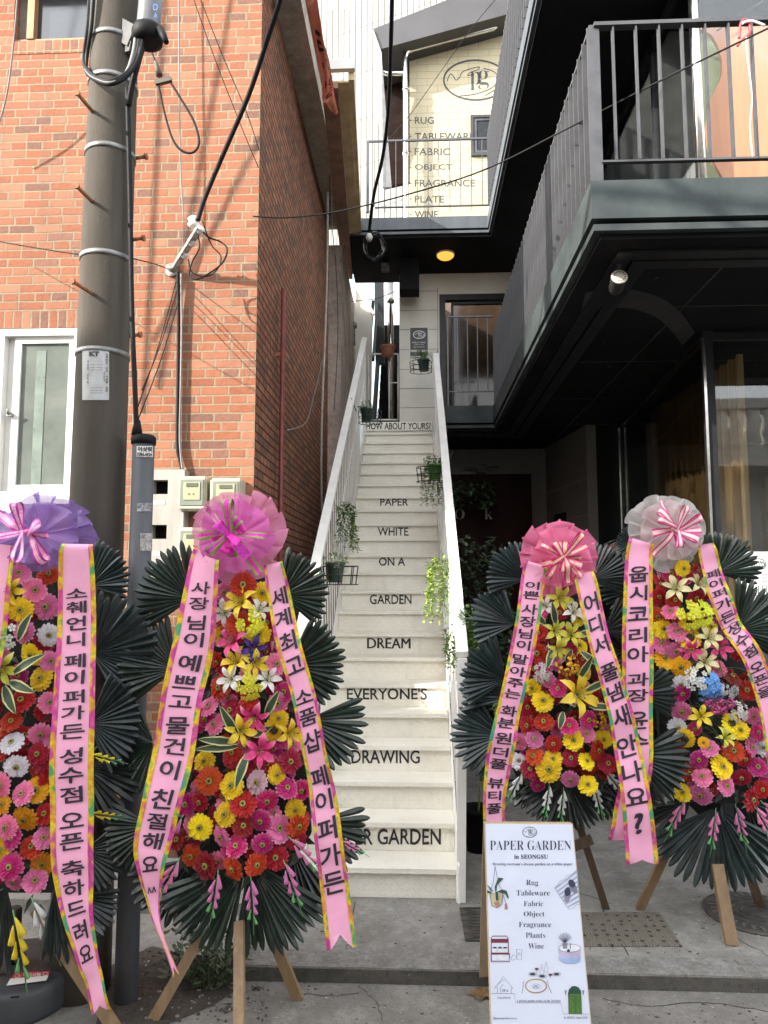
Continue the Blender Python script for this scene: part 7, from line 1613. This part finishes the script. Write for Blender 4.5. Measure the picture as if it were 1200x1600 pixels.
# black pot beside the stair foot
p = atZ(748, 1328, 0.0); pt = thing('black_plant_pot', 'black plant pot with a bare stem between stair foot and pink bow stand', 'plant pot', p)
mb = MB(); mb.lathe(p, [(0.085, 0.0), (0.115, 0.26), (0.125, 0.262), (0.125, 0.30), (0.105, 0.30), (0.10, 0.25)], 28); part('pot', mb, M_black, pt)
mb = MB(); mb.tube(spline([p + Vector((0, 0, 0.25)), p + Vector((0.02, 0, 0.6)), p + Vector((-0.01, 0, 0.95)), p + Vector((0.03, 0, 1.3))], 5), 0.008, 6); r_ = random.Random(8)
for k in range(40): leaf(mb, p + Vector((r_.uniform(-0.1, 0.14), r_.uniform(-0.1, 0.1), r_.uniform(0.8, 1.5))), (r_.uniform(-1, 1), r_.uniform(-1, 0.4), r_.uniform(-0.4, 0.5)), (0, 0, 1), r_.uniform(0.05, 0.1), r_.uniform(0.03, 0.05), 0)
part('stem', mb, LEAFC['olive'], pt, recalc=False)
# ivy in the dim recess
iv = thing('ivy_screen', 'dark ivy screen in the dim recess right of the stair', 'ivy', at(745, 1150, 8.6))
mb = MB(); r_ = random.Random(5)
for k in range(1500):
    y = r_.uniform(835, 1180); x = r_.uniform(704, 800 - 25 * max(0, (900 - y) / 65)) ; p = at(x, y, 8.6 + r_.uniform(-0.25, 0.25))
    if y < 870 and r_.random() < 0.5: continue
    leaf(mb, p, (r_.uniform(-1, 1), r_.uniform(-1, -0.1), r_.uniform(-0.8, 0.3)), (0, 0, 1), r_.uniform(0.06, 0.13), r_.uniform(0.05, 0.09), r_.choice((0, 0, 1)))
part('leaves', mb, [mat('ivy_dark', (0.05, 0.085, 0.04), 0.4, 0.2, 20, 0.05), mat('ivy_pale', (0.11, 0.16, 0.09), 0.4, 0.2, 20, 0.05)], iv, recalc=False)
mb = MB()
for k in range(8): mb.bar(at(712 + k * 12, 1190, 8.75), at(712 + k * 12, 850, 8.75), 0.02, 0.02, up=(0, 1, 0))
part('trellis', mb, M_blackp, iv)
mb = MB(); r_ = random.Random(6); c = at(730, 770, 10.2)
for k in range(260):
    p = at(r_.uniform(703, 770), r_.uniform(750, 790) , 10.2 + r_.uniform(-0.1, 0.2)); leaf(mb, p, (r_.uniform(-1, 1), r_.uniform(-1, -0.1), r_.uniform(-1, 0.2)), (0, 0, 1), 0.1, 0.06, 0)
hv = thing('hanging_ivy', 'dark hanging ivy over the red sign panel under the balcony', 'ivy', c); part('leaves', mb, MATS['ivy_dark'], hv, recalc=False)
# paper sheets in the shop window
ys = S0.y - 0.02
mb = MB(); a, b = at(1148, 862, ys), at(1215, 968, ys); mb.box(a.x, b.x, ys - 0.003, ys, b.z, a.z); po = solo('shop_poster', mb, mat('off_white_poster', (0.50, 0.50, 0.50), 0.5, 0.04, 3, 0.02), 'off white poster with line drawings in the shop window behind the white bow stand', 'poster', a)
mb = MB(); fn = plane_y(ys - 0.006)
mb.stroke(ell(1185, 880, 11, 7), 0.9, fn, closed=True); mb.stroke(ell(1185, 884, 11, 6), 0.8, fn, closed=True)
for k in range(5): mb.stroke([(1176 + k * 4, 876), (1180 + k * 4, 886)], 0.7, fn)
for x0, y0, x1, y1 in ((1185, 915, 1198, 945), (1168, 930, 1182, 950), (1188, 950, 1200, 964)):
    mb.stroke([(x0, y0), (x1, y0), (x1, y1), (x0, y1)], 0.9, fn, closed=True); mb.stroke([(x0, (y0 + y1) / 2), (x1, (y0 + y1) / 2)], 0.8, fn); mb.stroke([((x0 + x1) / 2, y0), ((x0 + x1) / 2, y1)], 0.8, fn)
for k in range(3):
    for j in range(2): mb.stroke(ell(1193 + j * 4, 898 + k * 5, 1.1, 1.1, 8), 0.5, fn, closed=True)
part('drawing', mb, M_letter, po)
mb = MB(); pc = S0.lerp(S1, 0.78); q = [at(944, 850, 8.0), at(972, 838, 8.0), at(972, 862, 8.0), at(944, 874, 8.0)]; mb.slab(q, (0, 0.01, 0)); sm_ = solo('small_notice', mb, M_white, 'small white notice with red lettering between the pink and white bows', 'sign', q[0])
mb = MB(); mb.text('SALE', plane_y(7.995), box=(950, 850, 962, 858), bold=0.04, shear=0.3); part('lettering', mb, mat('red_print', (0.55, 0.03, 0.03), 0.5), sm_)
mb = MB(); mb.tube([at(935, 858, 7.9), at(975, 838, 7.9)], 0.015, 6); part('hanging_rod', mb, M_blackp, sm_)
# red and white tape on the balcony rail
tp = thing('barrier_tape', 'red and white tape knotted on the front balcony rail', 'tape', at(1165, 44, 4.0))
mb = MB(); P = spline([at(1155, 60, 3.98), at(1158, 35, 3.98), at(1168, 32, 3.98), at(1172, 50, 3.98), at(1160, 62, 3.98), at(1152, 72, 3.98)], 5); mb.tube(P, 0.007, 6); part('tape', mb, mat('red_tape', (0.55, 0.04, 0.05), 0.4), tp)
mb = MB(); P = spline([at(1160, 36, 3.97), at(1175, 33, 3.97), at(1195, 40, 3.97)], 5); mb.tube(P, 0.008, 6); P = spline([at(1166, 58, 3.97), at(1168, 90, 3.98), at(1175, 150, 3.99), at(1172, 200, 3.99), at(1176, 245, 3.99)], 5); mb.tube(P, 0.004, 5); part('tape', mb, mat('white_tape', (0.7, 0.68, 0.66), 0.4), tp)

# ================================================================ the houses across the street (mirrored in the shop glass, shading the pavement)
ob = thing('opposite_house', 'tall pale house across the street behind the viewer', 'house', (-12, -4, -0.07))
M_opp = mat('opposite_plaster', (0.70, 0.66, 0.60), 0.8, 0.1, 1, 0.1, 10)
mb = MB(); mb.box(-30, -2.5, -10, -4, -0.07, 10.5); part('wall', mb, M_opp, ob)
for k in range(7):
    for j in range(3):
        mb = MB(); x = -22 + k * 2.8; z = 1.2 + j * 3.1; window_frame(mb, x, x + 1.5, z, z + 1.6, -3.995, -3.9, 0.08); w_ = part('window', mb, M_white, ob)
        mb = MB(); mb.box(x + 0.08, x + 1.42, -3.98, -3.96, z + 0.08, z + 1.52); part('pane', mb, M_dglass, w_)
o2 = thing('balustrade_house', 'pale house with a stone balustrade across the street, mirrored in the shop glass', 'house', (5, -4, -0.07))
mb = MB(); mb.box(-2.45, 16, -11, -5.2, -0.07, 6.0); part('wall', mb, M_opp, o2)
mb = MB(); mb.box(-2.4, 16, -5.2, -3.8, 4.3, 4.7); mb.box(-2.4, 16, -4.0, -3.75, 5.5, 5.7); part('balcony', mb, M_opp, o2)
k = 0; x = 3.5; me_b = MB(); me_b.lathe((0, 0, 0), [(0.10, 0.0), (0.10, 0.06), (0.06, 0.1), (0.11, 0.28), (0.10, 0.38), (0.055, 0.55), (0.09, 0.7), (0.10, 0.79)], 16); me_b = mesh_of('baluster', me_b, M_opp)
while x < 10: inst('baluster', me_b, o2, (x, -3.88, 4.705)); x += 0.34
for x in (-1, 2, 5, 8, 11):
    mb = MB(); window_frame(mb, x, x + 1.7, 1.0, 3.4, -5.195, -5.1, 0.1); w_ = part('window', mb, M_white, o2)
    mb = MB(); mb.box(x + 0.1, x + 1.6, -5.18, -5.16, 1.1, 3.3); part('pane', mb, M_dglass, w_)
